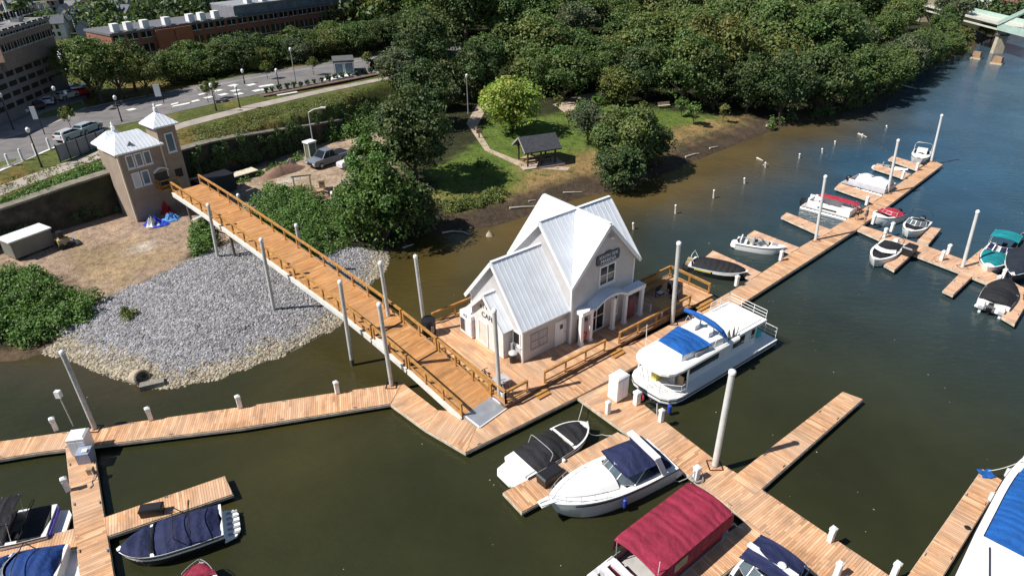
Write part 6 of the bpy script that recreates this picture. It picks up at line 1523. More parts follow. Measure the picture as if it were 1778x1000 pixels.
# brick tower
TB = on(239, 386); t = thing('brick_tower', 'tall brick building with white hipped metal roofs at the top of the gangway', 'tower', (TB.x, TB.y, 2.4), .87); t.scale = (.87, .95, 1.0)
TBR = brick('brown brick', (.285, .215, .165), (.36, .275, .215), (.34, .30, .26)); TRIM = pm('cream trim', (.66, .56, .42), .6)
wm, wt, dp, ze, zt = 4.9, 2.2, 3.6, 7.05, 8.75
b = MB(); b.box(0, wm, 0, dp, -.5, ze); b.build('main_wall', [TBR], t); b = MB(); b.box(wm+.004, wm+wt, -.04, wt+.4, -.5, zt); b.build('turret_wall', [TBR], t)
def hip(x0, x1, y0, y1, z, h, rl, o=.32):
    b = MB(); xm0, xm1, ym = (x0+x1)/2-rl/2, (x0+x1)/2+rl/2, (y0+y1)/2; e = [(x0-o, y0-o, z), (x1+o, y0-o, z), (x1+o, y1+o, z), (x0-o, y1+o, z)]; r0, r1 = (xm0, ym, z+h), (xm1, ym, z+h)
    b.mesh([*e, *[(x, y, zz-.14) for x, y, zz in e], r0, r1], [(0, 1, 9, 8), (1, 2, 9), (2, 3, 8, 9), (3, 0, 8), (7, 6, 5, 4), (0, 4, 5, 1), (1, 5, 6, 2), (2, 6, 7, 3), (3, 7, 4, 0)])
    k = int((x1-x0+2*o)/.4)
    for i in range(1, k):
        x = lerp(x0-o, x1+o, i/k); f = min(1, (x-(x0-o))/max(.01, xm0-(x0-o)), ((x1+o)-x)/max(.01, (x1+o)-xm1))
        b.bar((x, y0-o, z+.02), (x, lerp(y0-o, ym, f), z+h*f+.02), .035, .04)
    return b
hip(0, wm, 0, dp, ze, 1.45, 2.6).build('main_roof', [ROOFW], t); hip(wm, wm+wt, 0, wt+.4, zt, 1.2, .02, .4).build('turret_roof', [ROOFW], t)
b = MB(); b.box(.6, 3.6, dp+.004, dp+3.0, -.5, ze-.3); b.build('rear_wall', [TBR], t); hip(.6, 3.6, dp+.4, dp+3.0, ze-.2, 1.2, 1.0, .4).build('rear_roof', [ROOFW], t)
b = MB(); b.mesh([(1.4, .3, ze+.35), (2.3, .3, ze+.35), (1.85, .3, ze+.85), (1.85, 1.2, ze+.9)], [(0, 1, 2), (1, 3, 2), (0, 2, 3)]); b.build('roof_dormer', [GREYP], t)
for x, y, z in ((2.4, dp+1.6, ze+1.0), (wm+wt/2, wt/2+.2, zt+1.15)):
    b = MB(); b.lathe([(.22, z), (.22, z+.35), (.12, z+.45), (.16, z+.6), (.03, z+.85)], 10, 0, (x, y)); b.build('finial', [WHITE], t, True)
for x, y, z1 in ((-.06, -.06, ze), (wm-.1, -.1, ze)):
    b = MB(); b.box(x, x+.16, y, y+.16, 0 if x < 0 else 3.6, z1-.1); b.build('downpipe', [TRIM], t)
for i in range(3): window(t, .75+i*.98, 1.6+i*.98, 5.3, 6.7, -.004, cols=1, rows=1, glass=SKYGLASS)
for i in range(2): window(t, .85+i*1.05, 1.75+i*1.05, 3.35, 4.85, -.004, cols=1, rows=1, glass=(pm('white blind', (.62, .60, .60), .6) if i == 0 else SKYGLASS))
window(t, wm+.7, wm+1.7, 5.9, 7.9, -.044, cols=1, rows=1, glass=SKYGLASS)
b = MB(); b.box(3.3, 4.9, -.03, .0, 2.75, 4.2); b.build('dark_door', [pm('dark door recess', (.05, .045, .045), .5)], t)
b = MB(); rows = [[(3.25+1.7*i/10, y, 4.3+.35*math.sin(PI*i/10)+z) for y, z in ((-.35, 0), (-.35, .12), (0, .14), (0, .02))] for i in range(11)]; b.loft(rows, True, 0, True, True); b.build('arched_hood', [WHITE], t)
b = MB(); b.box(wm+.8, wm+1.7, -.06, -.042, 3.2, 4.1); b.build('dark_opening', [pm('dark opening', (.015, .012, .01), .6)], t)
b = MB(); b.box(3.2, 5.6, -1.2, 0, 2.55, 2.7); b.build('landing', [RAIL], t)
for p, q in (((3.2, -1.2), (5.4, -1.2)), ((3.2, -1.2), (3.2, -.05))):
    b = MB(); b.bar((*p, 3.65), (*q, 3.65), .1, .08); b.bar((*p, 3.1), (*q, 3.1), .06, .1)
    for f in (0, .5, 1): x, y = lerp(p[0], q[0], f), lerp(p[1], q[1], f); b.bar((x, y, 2.6), (x, y, 3.7), .1, .1)
    b.build('landing_rail', [RAIL], t)
# tarps
def tarp(label, px, n, r, mat, seed, hh=.5):
    R = random.Random(seed); b = MB(); p = on(*px); rows = []
    for i in range(9):
        rr = r*i/8; rows.append([(rr*(1+.25*math.sin(3*a+seed))*math.cos(a), rr*.7*(1+.25*math.cos(2*a+seed))*math.sin(a), hh*(1-(i/8)**1.5)*(.6+.4*math.sin(a*4+i+seed))*R.uniform(.6, 1.2)+.03) for a in [k*2*PI/16 for k in range(16)]])
    b.loft(rows, True); return tag(b.build('tarp', [mat], None, False, p), label, 'tarp')
tarp('crumpled royal blue tarp heaped at the tower foot', (270,389), 8, 1.3, fabric('royal tarp', (.02, .06, .48)), 2, .9); tarp('light blue tarp right of the royal blue one', (299,381), 8, .9, fabric('sky tarp', (.12, .32, .68)), 5, .8); tarp('white sheet lying on the royal blue tarp', (265,393), 8, .75, VINYL, 7, 1.15); tarp('red bundle against the tower wall', (291,370), 8, .7, fabric('red bundle', (.50, .02, .03)), 9, 1.3)
# storage trailer and odd machine
A, B = on(30,455), on(98,427); d = B-A; d.z = 0; Ln = d.length
t = thing('storage_trailer', 'low grey storage box with a bright white flat roof in the dirt yard', 'trailer', A, math.atan2(d.y, d.x))
b = MB(); b.box(0, Ln, 0, 1.9, .3, 1.9); b.build('body', [pm('khaki grey side', (.20, .19, .165), .6)], t); b = MB(); b.box(-.12, Ln+.12, -.12, 2.02, 1.9, 2.02); b.build('roof', [pm('bright white roof', (.82, .82, .82), .4)], t)
for x in (.8, Ln-.9):
    for y in (.12, 1.78): b = MB(); b.loft([[(x+.32*math.cos(k*PI/6), y+dy, .32+.32*math.sin(k*PI/6)) for k in range(12)] for dy in (-.1, .1)], True, 0, True, True); b.build('wheel', [TYRE], t)
b = MB(); b.box(Ln, Ln+1.0, .85, 1.05, .4, .5); b.build('tow_bar', [POLE], t)
t = T2('loader', 'small tan loader machine at the end of the grey storage box', 'loader', (113,428), .8)
b = MB(); b.box(-.5, .5, -.45, .45, .3, .9); b.box(-.35, .2, -.35, .35, .9, 1.0); b.build('body', [pm('tan machine paint', (.48, .36, .16), .6)], t)
b = MB(); b.box(-.3, .15, -.32, .32, 1.0, 1.6); b.build('cab', [BLACK], t)
for x in (-.35, .35):
    for y in (-.5, .5): b = MB(); b.loft([[(x+.26*math.cos(k*PI/6), y+dy, .26+.26*math.sin(k*PI/6)) for k in range(12)] for dy in (-.1, .1)], True, 0, True, True); b.build('wheel', [TYRE], t)
b = MB(); b.bar((-.3, -.5, .9), (.9, -.45, .4), .1, .12); b.bar((-.3, .5, .9), (.9, .45, .4), .1, .12); b.hexa([(.85, -.6, .1), (1.25, -.6, .1), (1.25, .6, .1), (.85, .6, .1), (.85, -.6, .6), (1.0, -.6, .6), (1.0, .6, .6), (.85, .6, .6)]); b.build('bucket_arm', [GREYP], t)
# vehicles
def wheel(t, x, y, r=.36, w=.24):
    b = MB(); b.loft([[(x+r*q*math.cos(k*PI/8), y+dy, r+r*q*math.sin(k*PI/8)) for k in range(16)] for dy, q in ((-w/2, .85), (-w/2+.04, 1), (w/2-.04, 1), (w/2, .85))], True, 0, True, True); wh = b.build('wheel', [TYRE], t, True)
    b = MB(); sg = 1 if y > 0 else -1; b.loft([[(x+r*.6*math.cos(k*PI/6), y+sg*(w/2+dy), r+r*.6*math.sin(k*PI/6)) for k in range(12)] for dy in (-.05, .015)], True, 0, True, True); b.build('rim', [STEEL], wh)
def car(name, label, px, rz, mat, L=4.6, W=1.85, H=1.5, cat='car', pick=False, group=None):
    p = on(*px); t = thing(name, label, cat, p, rz, group)
    if pick: prof = [(-.5, .5), (-.5, 1.12), (-.16, 1.14), (-.14, 1.12), (.2, 1.15), (.46, 1.1), (.5, .95), (.5, .45), (.4, .34), (-.42, .36)]
    else: prof = [(-.5, .42), (-.49, .85), (-.42, .98), (.22, .95), (.45, .85), (.5, .66), (.5, .36), (.42, .26), (-.42, .26)]
    b = MB(); rows = []
    for y, q in ((-W/2, .93), (-W/2+.08, 1), (W/2-.08, 1), (W/2, .93)): rows.append([(x*L*(.99 if q < 1 else 1), y, .62+(z-.62)*q) for x, z in prof])
    b.loft(rows, True, 0, True, True); b.build('body', [mat], t, True)
    c0, c1 = ((-.12, .2) if pick else (-.44, .2)); tz = H
    b = MB(); z0 = 1.1 if pick else .96
    lo_ = [(c0*L, -W/2+.1), (c1*L+.35, -W/2+.1), (c1*L+.35, W/2-.1), (c0*L, W/2-.1)]; hi = [(c0*L+.25, -W/2+.25), (c1*L-.35, -W/2+.25), (c1*L-.35, W/2-.25), (c0*L+.25, W/2-.25)]
    b.loft([[(x, y, z0) for x, y in lo_], [(x, y, tz-.08) for x, y in hi]], True, 0, True, True); cb_ = b.build('glass', [GLASS], t)
    b = MB(); b.loft([[(x, y, tz-.1) for x, y in hi], [(x, y, tz) for x, y in hi]], True, 0, True, True); b.build('roof', [mat], t)
    if not pick or True:
        for sg in (-1, 1):
            for f in (0, .5, 1):
                b = MB(); b.bar((lerp(c0*L, c1*L+.35, f), sg*(W/2-.095), z0), (lerp(c0*L+.25, c1*L-.35, f), sg*(W/2-.245), tz-.06), .07, .04); b.build('pillar', [mat], cb_)
    if pick:
        b = MB(); b.box(-.48*L, -.15*L, -W/2+.12, W/2-.12, 1.1, 1.17); b.build('bed_cover', [BLACK], t)
    for sx in (-.31, .32):
        for sy in (-1, 1): wheel(t, sx*L, sy*(W/2-.08), .38 if pick else .33)
    for sy in (-.62, .62):
        b = MB(); b.box(L*.485, L*.503, sy*W/2*1.1-.2, sy*W/2*1.1+.2, .66, .82); b.build('headlight', [pm('lamp lens', (.6, .62, .65), .15)], t)
        b = MB(); b.box(-L*.503, -L*.487, sy*W/2*1.2-.12, sy*W/2*1.2+.12, .66, .9); b.build('tail_light', [pm('tail lens', (.3, .02, .02), .2)], t)
    b = MB(); b.box(L*.495, L*.508, -.5, .5, .5, .8); b.build('grille', [BLACK], t); return t
A, B = on(603,268), on(540,288); d = B-A; car('pickup_truck', 'grey pickup truck parked in the yard by the glass kiosk', (571,284), math.atan2(d.y, d.x), pm('pickup grey', (.16, .18, .21), .25, var=.1), 5.4, 1.95, 1.9, 'pickup', True)
A, B = on(660,255), on(625,272); d = B-A; car('parked_car', 'white car half hidden behind the biggest tree', (634,270), math.atan2(d.y, d.x), pm('car white', (.75, .75, .76), .2, var=.05), 4.6)
A, B = on(110,250), on(165,228); d = B-A; az_ = math.atan2(d.y, d.x)
car('parked_car', 'silver car with dark windows on the street behind the grey fence', (123,242), az_, pm('car silver', (.5, .52, .55), .25, var=.1), 3.5, 1.5, 1.25); car('parked_car', 'pale blue car ahead of the silver one on the street', (154,230), az_, pm('car pale blue', (.38, .45, .50), .25, var=.1), 3.5, 1.5, 1.25)
car('parked_car', 'black car in the far lot right of the flat roofed kiosk', (662,117), az_-.1, pm('car black', (.02, .02, .025), .2), 4.4)
for i, (x, y, c, lb) in enumerate(((143,166,(.5,.02,.04),'red car beside the clump of trees'),(118,172,(.7,.7,.7),'white car left of the red car'),(131,160,(.6,.62,.62),'pale car behind the red car'),(72,186,(.5,.5,.52),'grey car in front of the garage, left one'),(86,181,(.65,.65,.68),'light grey car in front of the garage, right one'),(148,160,(.75,.75,.72),'cream car at the edge of the clump of trees'),(60,190,(.04,.04,.05),'dark car in front of the garage'))):
    car('parked_car', lb, (x, y), .9+.3*i, pm('car paint %d' % 0 if False else 'car paint '+lb[:9], c, .25, var=.05), 3.2, 1.4, 1.2, group='cars parked in front of the garage')
p = on(600, 292); t = thing('small_trailer', 'small white covered trailer beside the pickup', 'trailer', p, .9); b = MB(); b.loft([[(-.9, -.55, .35), (.9, -.55, .35), (.9, .55, .35), (-.9, .55, .35)], [(-.9, -.55, .8), (.95, -.55, .8), (.95, .55, .8), (-.9, .55, .8)], [(-.7, -.45, .95), (.75, -.45, .95), (.75, .45, .95), (-.7, .45, .95)]], True, 0, True, True); b.build('body', [VINYL], t)
for y in (-.6, .6): b = MB(); b.loft([[(.28*math.cos(k*PI/6), y+dy, .28+.28*math.sin(k*PI/6)) for k in range(12)] for dy in (-.08, .08)], True, 0, True, True); b.build('wheel', [TYRE], t)
b = MB(); b.bar((.9, 0, .4), (1.9, 0, .35), .08, .08); b.build('tow_bar', [POLE], t)
t = T2('glass_kiosk', 'narrow white framed glass kiosk next to the pickup', 'kiosk', (542,277), .9)
for x in (-.5, .5):
    for y in (-.45, .45): b = MB(); b.box(x-.06, x+.06, y-.06, y+.06, 0, 2.2); b.build('post', [pm('cream frame', (.6, .55, .42), .5)], t)
b = MB(); b.box(-.5, .5, -.45, .45, .1, 2.15); b.build('glass', [pm('greenish glass', (.14, .17, .13), .15)], t); b = MB(); b.box(-.65, .65, -.6, .6, 2.2, 2.4); b.build('roof', [WHITE], t)
# dirt mound, slab, sawhorse, rubble
def mound(name, label, cat, px, rx, ry, h, mat, seed, rz=.9):
    b = MB(); R = random.Random(seed); b.loft([[(rx*r*math.cos(a)*(1+.12*math.sin(3*a+seed)), ry*r*math.sin(a)*(1+.12*math.cos(4*a+seed)), h*(1-r**1.6)*R.uniform(.75, 1.1)-.03) for a in [k*2*PI/18 for k in range(18)]] for r in (.02, .25, .5, .75, 1.0)], True); return tag(b.build(name, [mat], None, True, on(*px), rz), label, cat)
mound('dirt_mound', 'reddish dirt mound left of the pickup', 'mound', (488,300), 3.2, 1.3, 1.0, pm('red earth', (.24, .145, .10), .95, var=.4, bmp=.1), 3)
mound('brick_heap', 'pale broken blocks lying on the dirt mound', 'rubble', (505,290), 1.0, .5, 1.1, pm('pale block', (.5, .42, .33), .9, var=.4, bmp=.1), 4)
t = T2('flatbed_trailer', 'cream flatbed platform parked between wall and gangway', 'flatbed', (415,310), .85); b = MB(); b.box(-2.2, 2.2, -.8, .8, .5, .62); b.build('bed', [pm('cream flatbed', (.62, .56, .44), .7)], t); b = MB(); b.box(-1.6, 1.6, -.6, .6, .3, .5); b.build('chassis', [POLE], t)
for x in (-1.2, 1.2):
    for y in (-.75, .75): b = MB(); b.loft([[(x+.28*math.cos(k*PI/6), y+dy, .28+.28*math.sin(k*PI/6)) for k in range(12)] for dy in (-.08, .08)], True, 0, True, True); b.build('wheel', [TYRE], t)
b = MB(); b.box(-2.2, -2.1, -.8, .8, .62, 1.3); b.build('headboard', [WHITE], t)
t = T2('dark_container', 'dark blue black container in the shade between tower and flatbed', 'container', (375,335), .85); b = MB(); b.box(-2.0, 2.0, -1.0, 1.0, .1, 1.9); b.build('body', [pm('blue black sheet', (.015, .02, .035), .5)], t); b = MB(); b.box(-2.05, 2.05, -1.05, 1.05, 1.9, 2.0); b.build('roof', [BLACK], t)
for sy in (-.5, .5): b = MB(); b.box(2.003, 2.04, sy-.48, sy+.48, .15, 1.85); b.build('door', [pm('blue black door', (.02, .028, .045), .5)], t)
t = T2('sawhorse', 'weathered timber sawhorse frame behind the thicket', 'frame', (527,330), .3)
for x in (-.9, .9): b = MB(); b.bar((x, -.3, 0), (x, 0, 1.7), .16, .16); b.bar((x, .5, 0), (x, 0, 1.7), .14, .14); b.build('leg', [TAN], t)
b = MB(); b.bar((-1.1, 0, 1.7), (1.1, 0, 1.7), .18, .18); b.build('beam', [TAN], t)
def crate(label, px, L, W, Hh, rz, mat, name='crate', cat='crate'):
    t = T2(name, label, cat, px, rz); b = MB(); b.box(-L/2, L/2, -W/2, W/2, 0, Hh); b.build('body', [mat], t)
    for z in (.15, Hh-.15): b = MB(); b.box(-L/2-.03, L/2+.03, -W/2-.03, W/2+.03, z-.05, z+.05); b.build('batten', [TAN], t)
    return t
crate('pale timber stack left in the debris behind the thicket', (547,338), 2.0, .7, .45, .5, TAN); crate('white tank box in the debris behind the thicket', (585,342), 1.3, .8, .6, .3, WHITE); crate('low white crate at the back of the debris', (600,338), 1.2, .6, .5, -.4, VINYL); crate('dark metal bin in the middle of the debris', (572,338), .7, .6, .7, .9, POLE); crate('upright tan box at the left of the debris', (560,328), .6, .6, 1.1, .2, TAN); crate('grey box of the debris next to the green tree', (598,325), .8, .7, .8, .6, GREYP)
mound('rubble_heap', 'white rubble heap at the front of the debris', 'rubble', (590,355), 1.6, 1.0, .8, pm('white rubble', (.55, .52, .48), .9, var=.4, bmp=.15), 8)
for i, (a, b_, lb) in enumerate((((1050,0),(0,0),''),)[:0]): pass
def plank(label, px, L, rz, mat=TAN, name='timber_plank', w_=.2, tilt=.1):
    p = on(*px); b = MB(); b.bar((-L/2, 0, .1), (L/2, 0, .1+L*tilt), w_, .12); return tag(b.build(name, [mat], None, False, p, rz), label, 'plank')
plank('long plank leaning across the front of the debris', (577,348), 2.6, .4); plank('plank at the left end of the debris', (545,346), 2.2, .9); plank('short white plank right of the white tank box', (606,350), 1.6, -.6, VINYL)
# picnic shelter
A, B = on(926,286), on(985,276); sc = on(938,282); d = B-A
t = thing('picnic_shelter', 'open picnic shelter with dark shingle gable roof on the lawn', 'shelter', on(932, 281), .40)
SHG = pm('dark shingles', (.05, .052, .062), .85, var=.35, scale=3, bmp=.03); DW = pm('dark stained timber', (.07, .045, .03), .7)
Ls, Ws, He, Hr = 4.3, 3.2, 2.1, 3.35
for x in (-Ls/2+.25, -.1, Ls/2-.25):
    for y in (-Ws/2+.2, Ws/2-.2): b = MB(); b.box(x-.09, x+.09, y-.09, y+.09, 0, He); b.build('post', [DW], t)
b = MB(); pr = [(-Ws/2-.4, He-.2), (0, Hr), (Ws/2+.4, He-.2), (Ws/2+.4, He-.05), (0, Hr+.16), (-Ws/2-.4, He-.05)]
b.loft([[(x, y, z) for y, z in pr] for x in (-Ls/2-.4, Ls/2+.4)], True, 0, True, True); rf = b.build('roof', [SHG], t)
for sy in (-1, 1):
    b = MB(); b.bar((-Ls/2-.43, sy*(Ws/2+.4), He-.1), (-Ls/2-.43, 0, Hr+.1), .05, .2); b.build('rake_board', [pm('grey fascia', (.34, .33, .32), .6)], rf)
b = MB(); b.box(-Ls/2, Ls/2, -.06, .06, He+.02, He+.16); b.box(-Ls/2, Ls/2, -Ws/2+.14, -Ws/2+.26, He-.15, He-.02); b.box(-Ls/2, Ls/2, Ws/2-.26, Ws/2-.14, He-.15, He-.02); b.build('beams', [DW], t)
b = MB(); b.box(-Ls/2-.6, Ls/2+.8, -Ws/2-.6, Ws/2+.5, -.3, .06); b.build('slab', [pm('pinkish slab', (.46, .36, .29), .9)], t)
for k, (x, y) in enumerate(((-1.0, .1), (1.0, -.1))):
    p = on(932, 281)+Vector((x*math.cos(.4)-y*math.sin(.4), x*math.sin(.4)+y*math.cos(.4), .06)); q = thing('picnic_table', ['picnic table at the sunny end of the shelter', 'picnic table at the shaded end of the shelter'][k], 'picnic table', p, .4+k*.1, 'picnic tables under the shelter')
    b = MB(); b.box(-.85, .85, -.38, .38, .7, .76); b.build('tabletop', [TAN], q)
    for sy in (-.7, .7): b = MB(); b.box(-.85, .85, sy-.14, sy+.14, .4, .45); b.build('bench', [TAN], q)
    for sx in (-.6, .6): b = MB(); b.bar((sx, -.75, 0), (sx, .3, .7), .07, .07); b.bar((sx, .75, 0), (sx, -.3, .7), .07, .07); b.build('leg', [DW], q)
t = T2('path_post', 'reddish timber post sign beside the sandy path', 'post', (832,240), .3); b = MB(); b.box(-.08, .08, -.08, .08, 0, 1.3); b.build('post', [pm('red brown post', (.25, .13, .09), .7)], t); b = MB(); b.box(-.4, .4, -.12, -.082, .7, 1.25); b.build('panel', [TAN], t)
t = T2('park_bench', 'pale bench by the path under the wood', 'bench', (1153,188), .3); b = MB(); b.box(-1.0, 1.0, -.25, .25, .4, .46); b.build('seat', [pm('pale plank', (.5, .42, .32), .8)], t); b = MB(); b.box(-1, 1, .22, .27, .5, .9); b.build('backrest', [pm('pale plank', (.5, .42, .32), .8)], t)
for sx in (-.8, .8): b = MB(); b.box(sx-.05, sx+.05, -.2, .2, 0, .4); b.build('leg', [POLE], t)
# driftwood, rocks, stakes
DRW = pm('bleached driftwood', (.58, .52, .44), .9, var=.3)
def log(label, pxs, r=.1, z=.12):
    P = [on(*p) for p in pxs]; P = [Vector((p.x, p.y, max(p.z, 0)+z)) for p in P]; o = P[0].copy(); b = MB(); n = len(P)
    b.tube([p-o for p in P], [r*(1-.6*i/(n-1)) for i in range(n)], 8); return tag(b.build('driftwood_log', [DRW], None, True, o), label, 'driftwood')
log('curved white driftwood branch on the mud by the reeds', [(768,406),(785,403),(803,404),(815,409)], .11); log('white driftwood log lying on the mud left of the house roof', [(885,363),(905,361),(930,360)], .12); log('thin driftwood stick above the driftwood log', [(918,351),(930,349)], .08); log('pale branch floating by the mud under the shore tree', [(978,336),(1010,335)], .09); log('pale driftwood on the mud right of the shore tree', [(1190,274),(1206,269),(1214,268)], .12); log('driftwood stick at the shore below the wood', [(1232,259),(1246,256)], .12)
log('white log at the shadow edge by the corner tree', [(700,432),(718,426)], .1); log('floating log among the stakes, upper one', [(1314,275),(1325,280)], .12, .05); log('floating stick beside the white stake', [(1325,287),(1334,285)], .09, .05); log('pale trunk lying on the wooded bank', [(1425,195),(1445,191),(1452,190)], .14, .3); log('fallen pale trunk below the wood near the far bend', [(1555,148),(1580,155),(1590,157)], .16, .3); log('floating pale branch off the wooded bank', [(1490,233),(1505,239)], .13, .05); log('white limb under the wood at the bank', [(1330,222),(1345,216)], .14, .3)
tag_ = [(1100,398,388),(1173,371,357),(1239,344,331),(1293,319,310),(1329,291,283),(1388,275,268),(1428,266,259),(1450,251,246),(1497,238,234),(1540,222,219)]
for i, (x, y, y1) in enumerate(tag_):
    B, zt_, ln = height((x, y), 0, (x-2+i % 3, y1)); b = MB(); b.tube([(0, 0, -.8), (0, 0, 0), (ln.x*.5, ln.y*.5, zt_)], [.13, .13, .1], 8)
    t = thing('marker_stake', ['nearest white stake in the shallows beside the house roof', 'second white stake from the house', 'third white stake from the house', 'fourth white stake, left of the floating log', 'white stake between the two floating logs', 'white stake just past the floating logs', 'white stake off the wooded bank, seventh from the house', 'short white stake, eighth from the house', 'tiny white stake next to the floating pale branch', 'farthest white stake toward the open river'][i], 'stake', (B.x, B.y, 0), 0, 'white stakes standing in the shallows')
    b.build('shaft', [DRW], t, True); b = MB(); b.ball((ln.x*.5, ln.y*.5, zt_), .13, 0, 8); b.build('top', [WHITE], t, True)
mound('boulder', 'round tan boulder in the shallows by the driftwood', 'boulder', (850,409), .4, .4, .6, pm('tan boulder', (.45, .37, .27), .9, var=.3), 12)
b = MB(); p = at(238, 655, .1); b.lathe([(.55, -.2), (.6, 0), (.6, .9), (.5, .95), (.45, .95), (.42, .3)], 14); o = b.build('concrete_pipe', [pm('tan pipe', (.42, .35, .26), .9, var=.3, bmp=.03)], None, True, p); o.rotation_euler = (1.2, .2, .9); tag(o, 'broken tan concrete pipe at the tip of the gravel bank', 'pipe')
b = MB(); p = at(266, 671, 0); b.box(-.8, .8, -.3, .3, -.2, .4); o = b.build('concrete_block', [pm('grey green block', (.25, .23, .19), .9, var=.3, bmp=.03)], None, False, p, .4); tag(o, 'grey concrete block lying in the water by the broken pipe', 'block')
# far town --------------------------------------------------------------
PK_ = pm('garage concrete', (.22, .20, .205), .85, var=.2, scale=.3); DKO = pm('dark opening', (.015, .012, .01), .6); BR2 = brick('red mill brick', (.20, .075, .05), (.26, .105, .07), (.25, .19, .16), .8); BR3 = brick('muted brown brick', (.22, .155, .125), (.28, .20, .165), (.28, .24, .21), .8)
def facade(name, label, cat, a, b_, depth, top, mat, rows, cols, wz, roofm, zf=7.2):
    """a block whose front foot runs from pixel a to pixel b_"""
    A, B = at(*a, zf), at(*b_, zf); ztop = height(b_, zf, top)[1]-zf; d = B-A; d.z = 0; Ln = d.length; 
    t = thing(name, label, cat, A, math.atan2(d.y, d.x)); m_ = MB(); m_.box(0, Ln, 0, depth, -1, ztop); m_.build('wall', [mat], t)
    m_ = MB(); m_.box(-.15, Ln+.15, -.15, depth+.15, ztop, ztop+.35); m_.build('roof', [roofm], t); t['h'] = ztop
    for i in range(cols):
        for z0, z1 in rows:
            x0, x1 = Ln*(i+.14)/cols, Ln*(i+.86)/cols; m_ = MB(); m_.box(x0, x1, -.06, -.003, z0, z1); w = m_.build('window' if wz else 'opening', [GLASS if wz else DKO], t)
            if wz: m_ = MB(); m_.box(x0+(x1-x0)*.46, x0+(x1-x0)*.54, -.1, -.062, z0, z1); m_.box(x0-.08, x1+.08, -.12, -.003, z0-.14, z0-.01); m_.build('frame', [pm('pale window frame', (.45, .44, .43), .6)], w)
    return t, Ln
t, Ln = facade('parking_garage', 'grey concrete parking garage with rows of dark openings at the left edge', 'garage', (-60,238), (120,155), 12, (118,80), PK_, [(.8+1.2*k, 1.4+1.2*k) for k in range(4)], 11, False, pm('garage roof', (.16, .155, .16), .9))
gtop = 7.2+t['h']+.36; m_ = MB(); m_.box(Ln-3.6, Ln-.2, -.3, -.15, 0, 2.4); m_.build('lower_panel', [pm('blue grey panel', (.09, .11, .14), .6)], t)
t, Ln = facade('office_block', 'brown brick office block rising behind the grey garage', 'building', (10,109), (98,76), 9, (96,34), BR3, [(1.2, 2.0), (2.9, 3.7), (4.6, 5.4)], 9, True, pm('office roof', (.22, .21, .21), .9), zf=gtop); oh = t['h']
m_ = MB(); m_.box(-.1, -.003, 0, 9, 0, oh); m_.build('side_wall', [pm('sunlit pale brick', (.42, .27, .20), .85)], t)  # paler copy of the office brick, sunlight on this side put into the colour
for i in range(5): m_ = MB(); m_.box(2+i*2.3, 3+i*2.3, 1.5+i % 3, 2.6+i % 3, oh+.36, oh+.9+.3*(i % 3)); m_.build('roof_unit', [GREYP], t)
for x, hgt in ((5.2, 3.2), (9.6, 2.6)): m_ = MB(); m_.tube([(x, 3, oh+.36), (x, 3, oh+.3+hgt)], .15, 8); m_.build('roof_mast', [WHITE], t, True)
t, Ln = facade('brick_mill', 'long red brick mill with grey roof band and white rooftop units', 'mill', (208,117), (640,42), 9, (640,1), BR2, [(1.6, 2.9), (4.0, 5.3)], 24, True, pm('mill roof', (.13, .13, .145), .85))
mh = t['h']
m_ = MB(); m_.box(Ln*.42, Ln, .6, 8, mh+.35, mh+1.9); m_.build('attic_storey', [pm('grey attic cladding', (.20, .20, .225), .7)], t)
m_ = MB(); m_.box(Ln*.42, Ln+.2, .4, 8.2, mh+1.9, mh+2.15); m_.build('attic_roof', [pm('pale mill roof', (.26, .27, .30), .8)], t)
for i in range(14): m_ = MB(); x = lerp(Ln*.44, Ln*.98, i/13); m_.box(x-.7, x+.7, .55, .597, mh+.7, mh+1.6); m_.build('attic_window', [SKYGLASS], t)
for f in (.03, .07, .12, .19, .27, .31, .36, .49, .55): m_ = MB(); x = Ln*f; m_.box(x-.55, x+.55, 1.0, 2.2, mh+.3, mh+1.6+(1.3 if f > .4 else 0)+(.4 if f == .49 else 0)); m_.build('roof_unit', [WHITE], t)
for f in (.16, .22): m_ = MB(); x = Ln*f; m_.box(x-1.6, x+1.6, -.5, -.004, 0, mh); m_.build('bay', [pm('orange brick bay', (.36, .13, .07), .85)], t)
t, Ln = facade('low_building', 'low white roofed building behind the clump of trees', 'building', (122,118), (165,104), 6, (165,90), PK_, [(.7, 1.6)], 3, True, WHITE); t, Ln = facade('low_building', 'low pale roofed building seen between the street trees', 'building', (205,137), (262,128), 6, (262,115), PK_, [(.5, 1.3)], 4, True, pm('beige roof', (.55, .5, .44), .8))
# small glass fronted kiosk on the street
A, B = on(582,132), on(612,128); d = B-A; d.z = 0
t = thing('street_kiosk', 'flat roofed street kiosk with pale glass front and dark side', 'kiosk', A, math.atan2(d.y, d.x)-.35); k = d.length*1.05
m_ = MB(); m_.box(0, k, 0, k*1.3, 0, 2.0); m_.build('wall', [pm('charcoal wall', (.03, .03, .035), .6)], t); m_ = MB(); m_.box(-.15, k+.15, -.15, k*1.3+.2, 2.0, 2.2); m_.build('roof', [pm('dark flat roof', (.10, .10, .10), .8)], t)
for i in range(2): window(t, .04+k*.5*i, k*.5*(i+1)-.04, .1, 1.9, -.004, cols=1, rows=1, glass=SKYGLASS, sill=False)
p = on(592,136); b = MB(); b.box(-1.8, 1.8, -.7, .7, .02, .22); o = b.build('white_slab', [WHITE], None, False, p, .85); tag(o, 'bright white step slab in front of the street kiosk', 'slab')
t = proto('planter', 'dark', 55, .9, .38, 260, .12, z0=.1, lobes=6, r=.04); t.name = 'shrub'
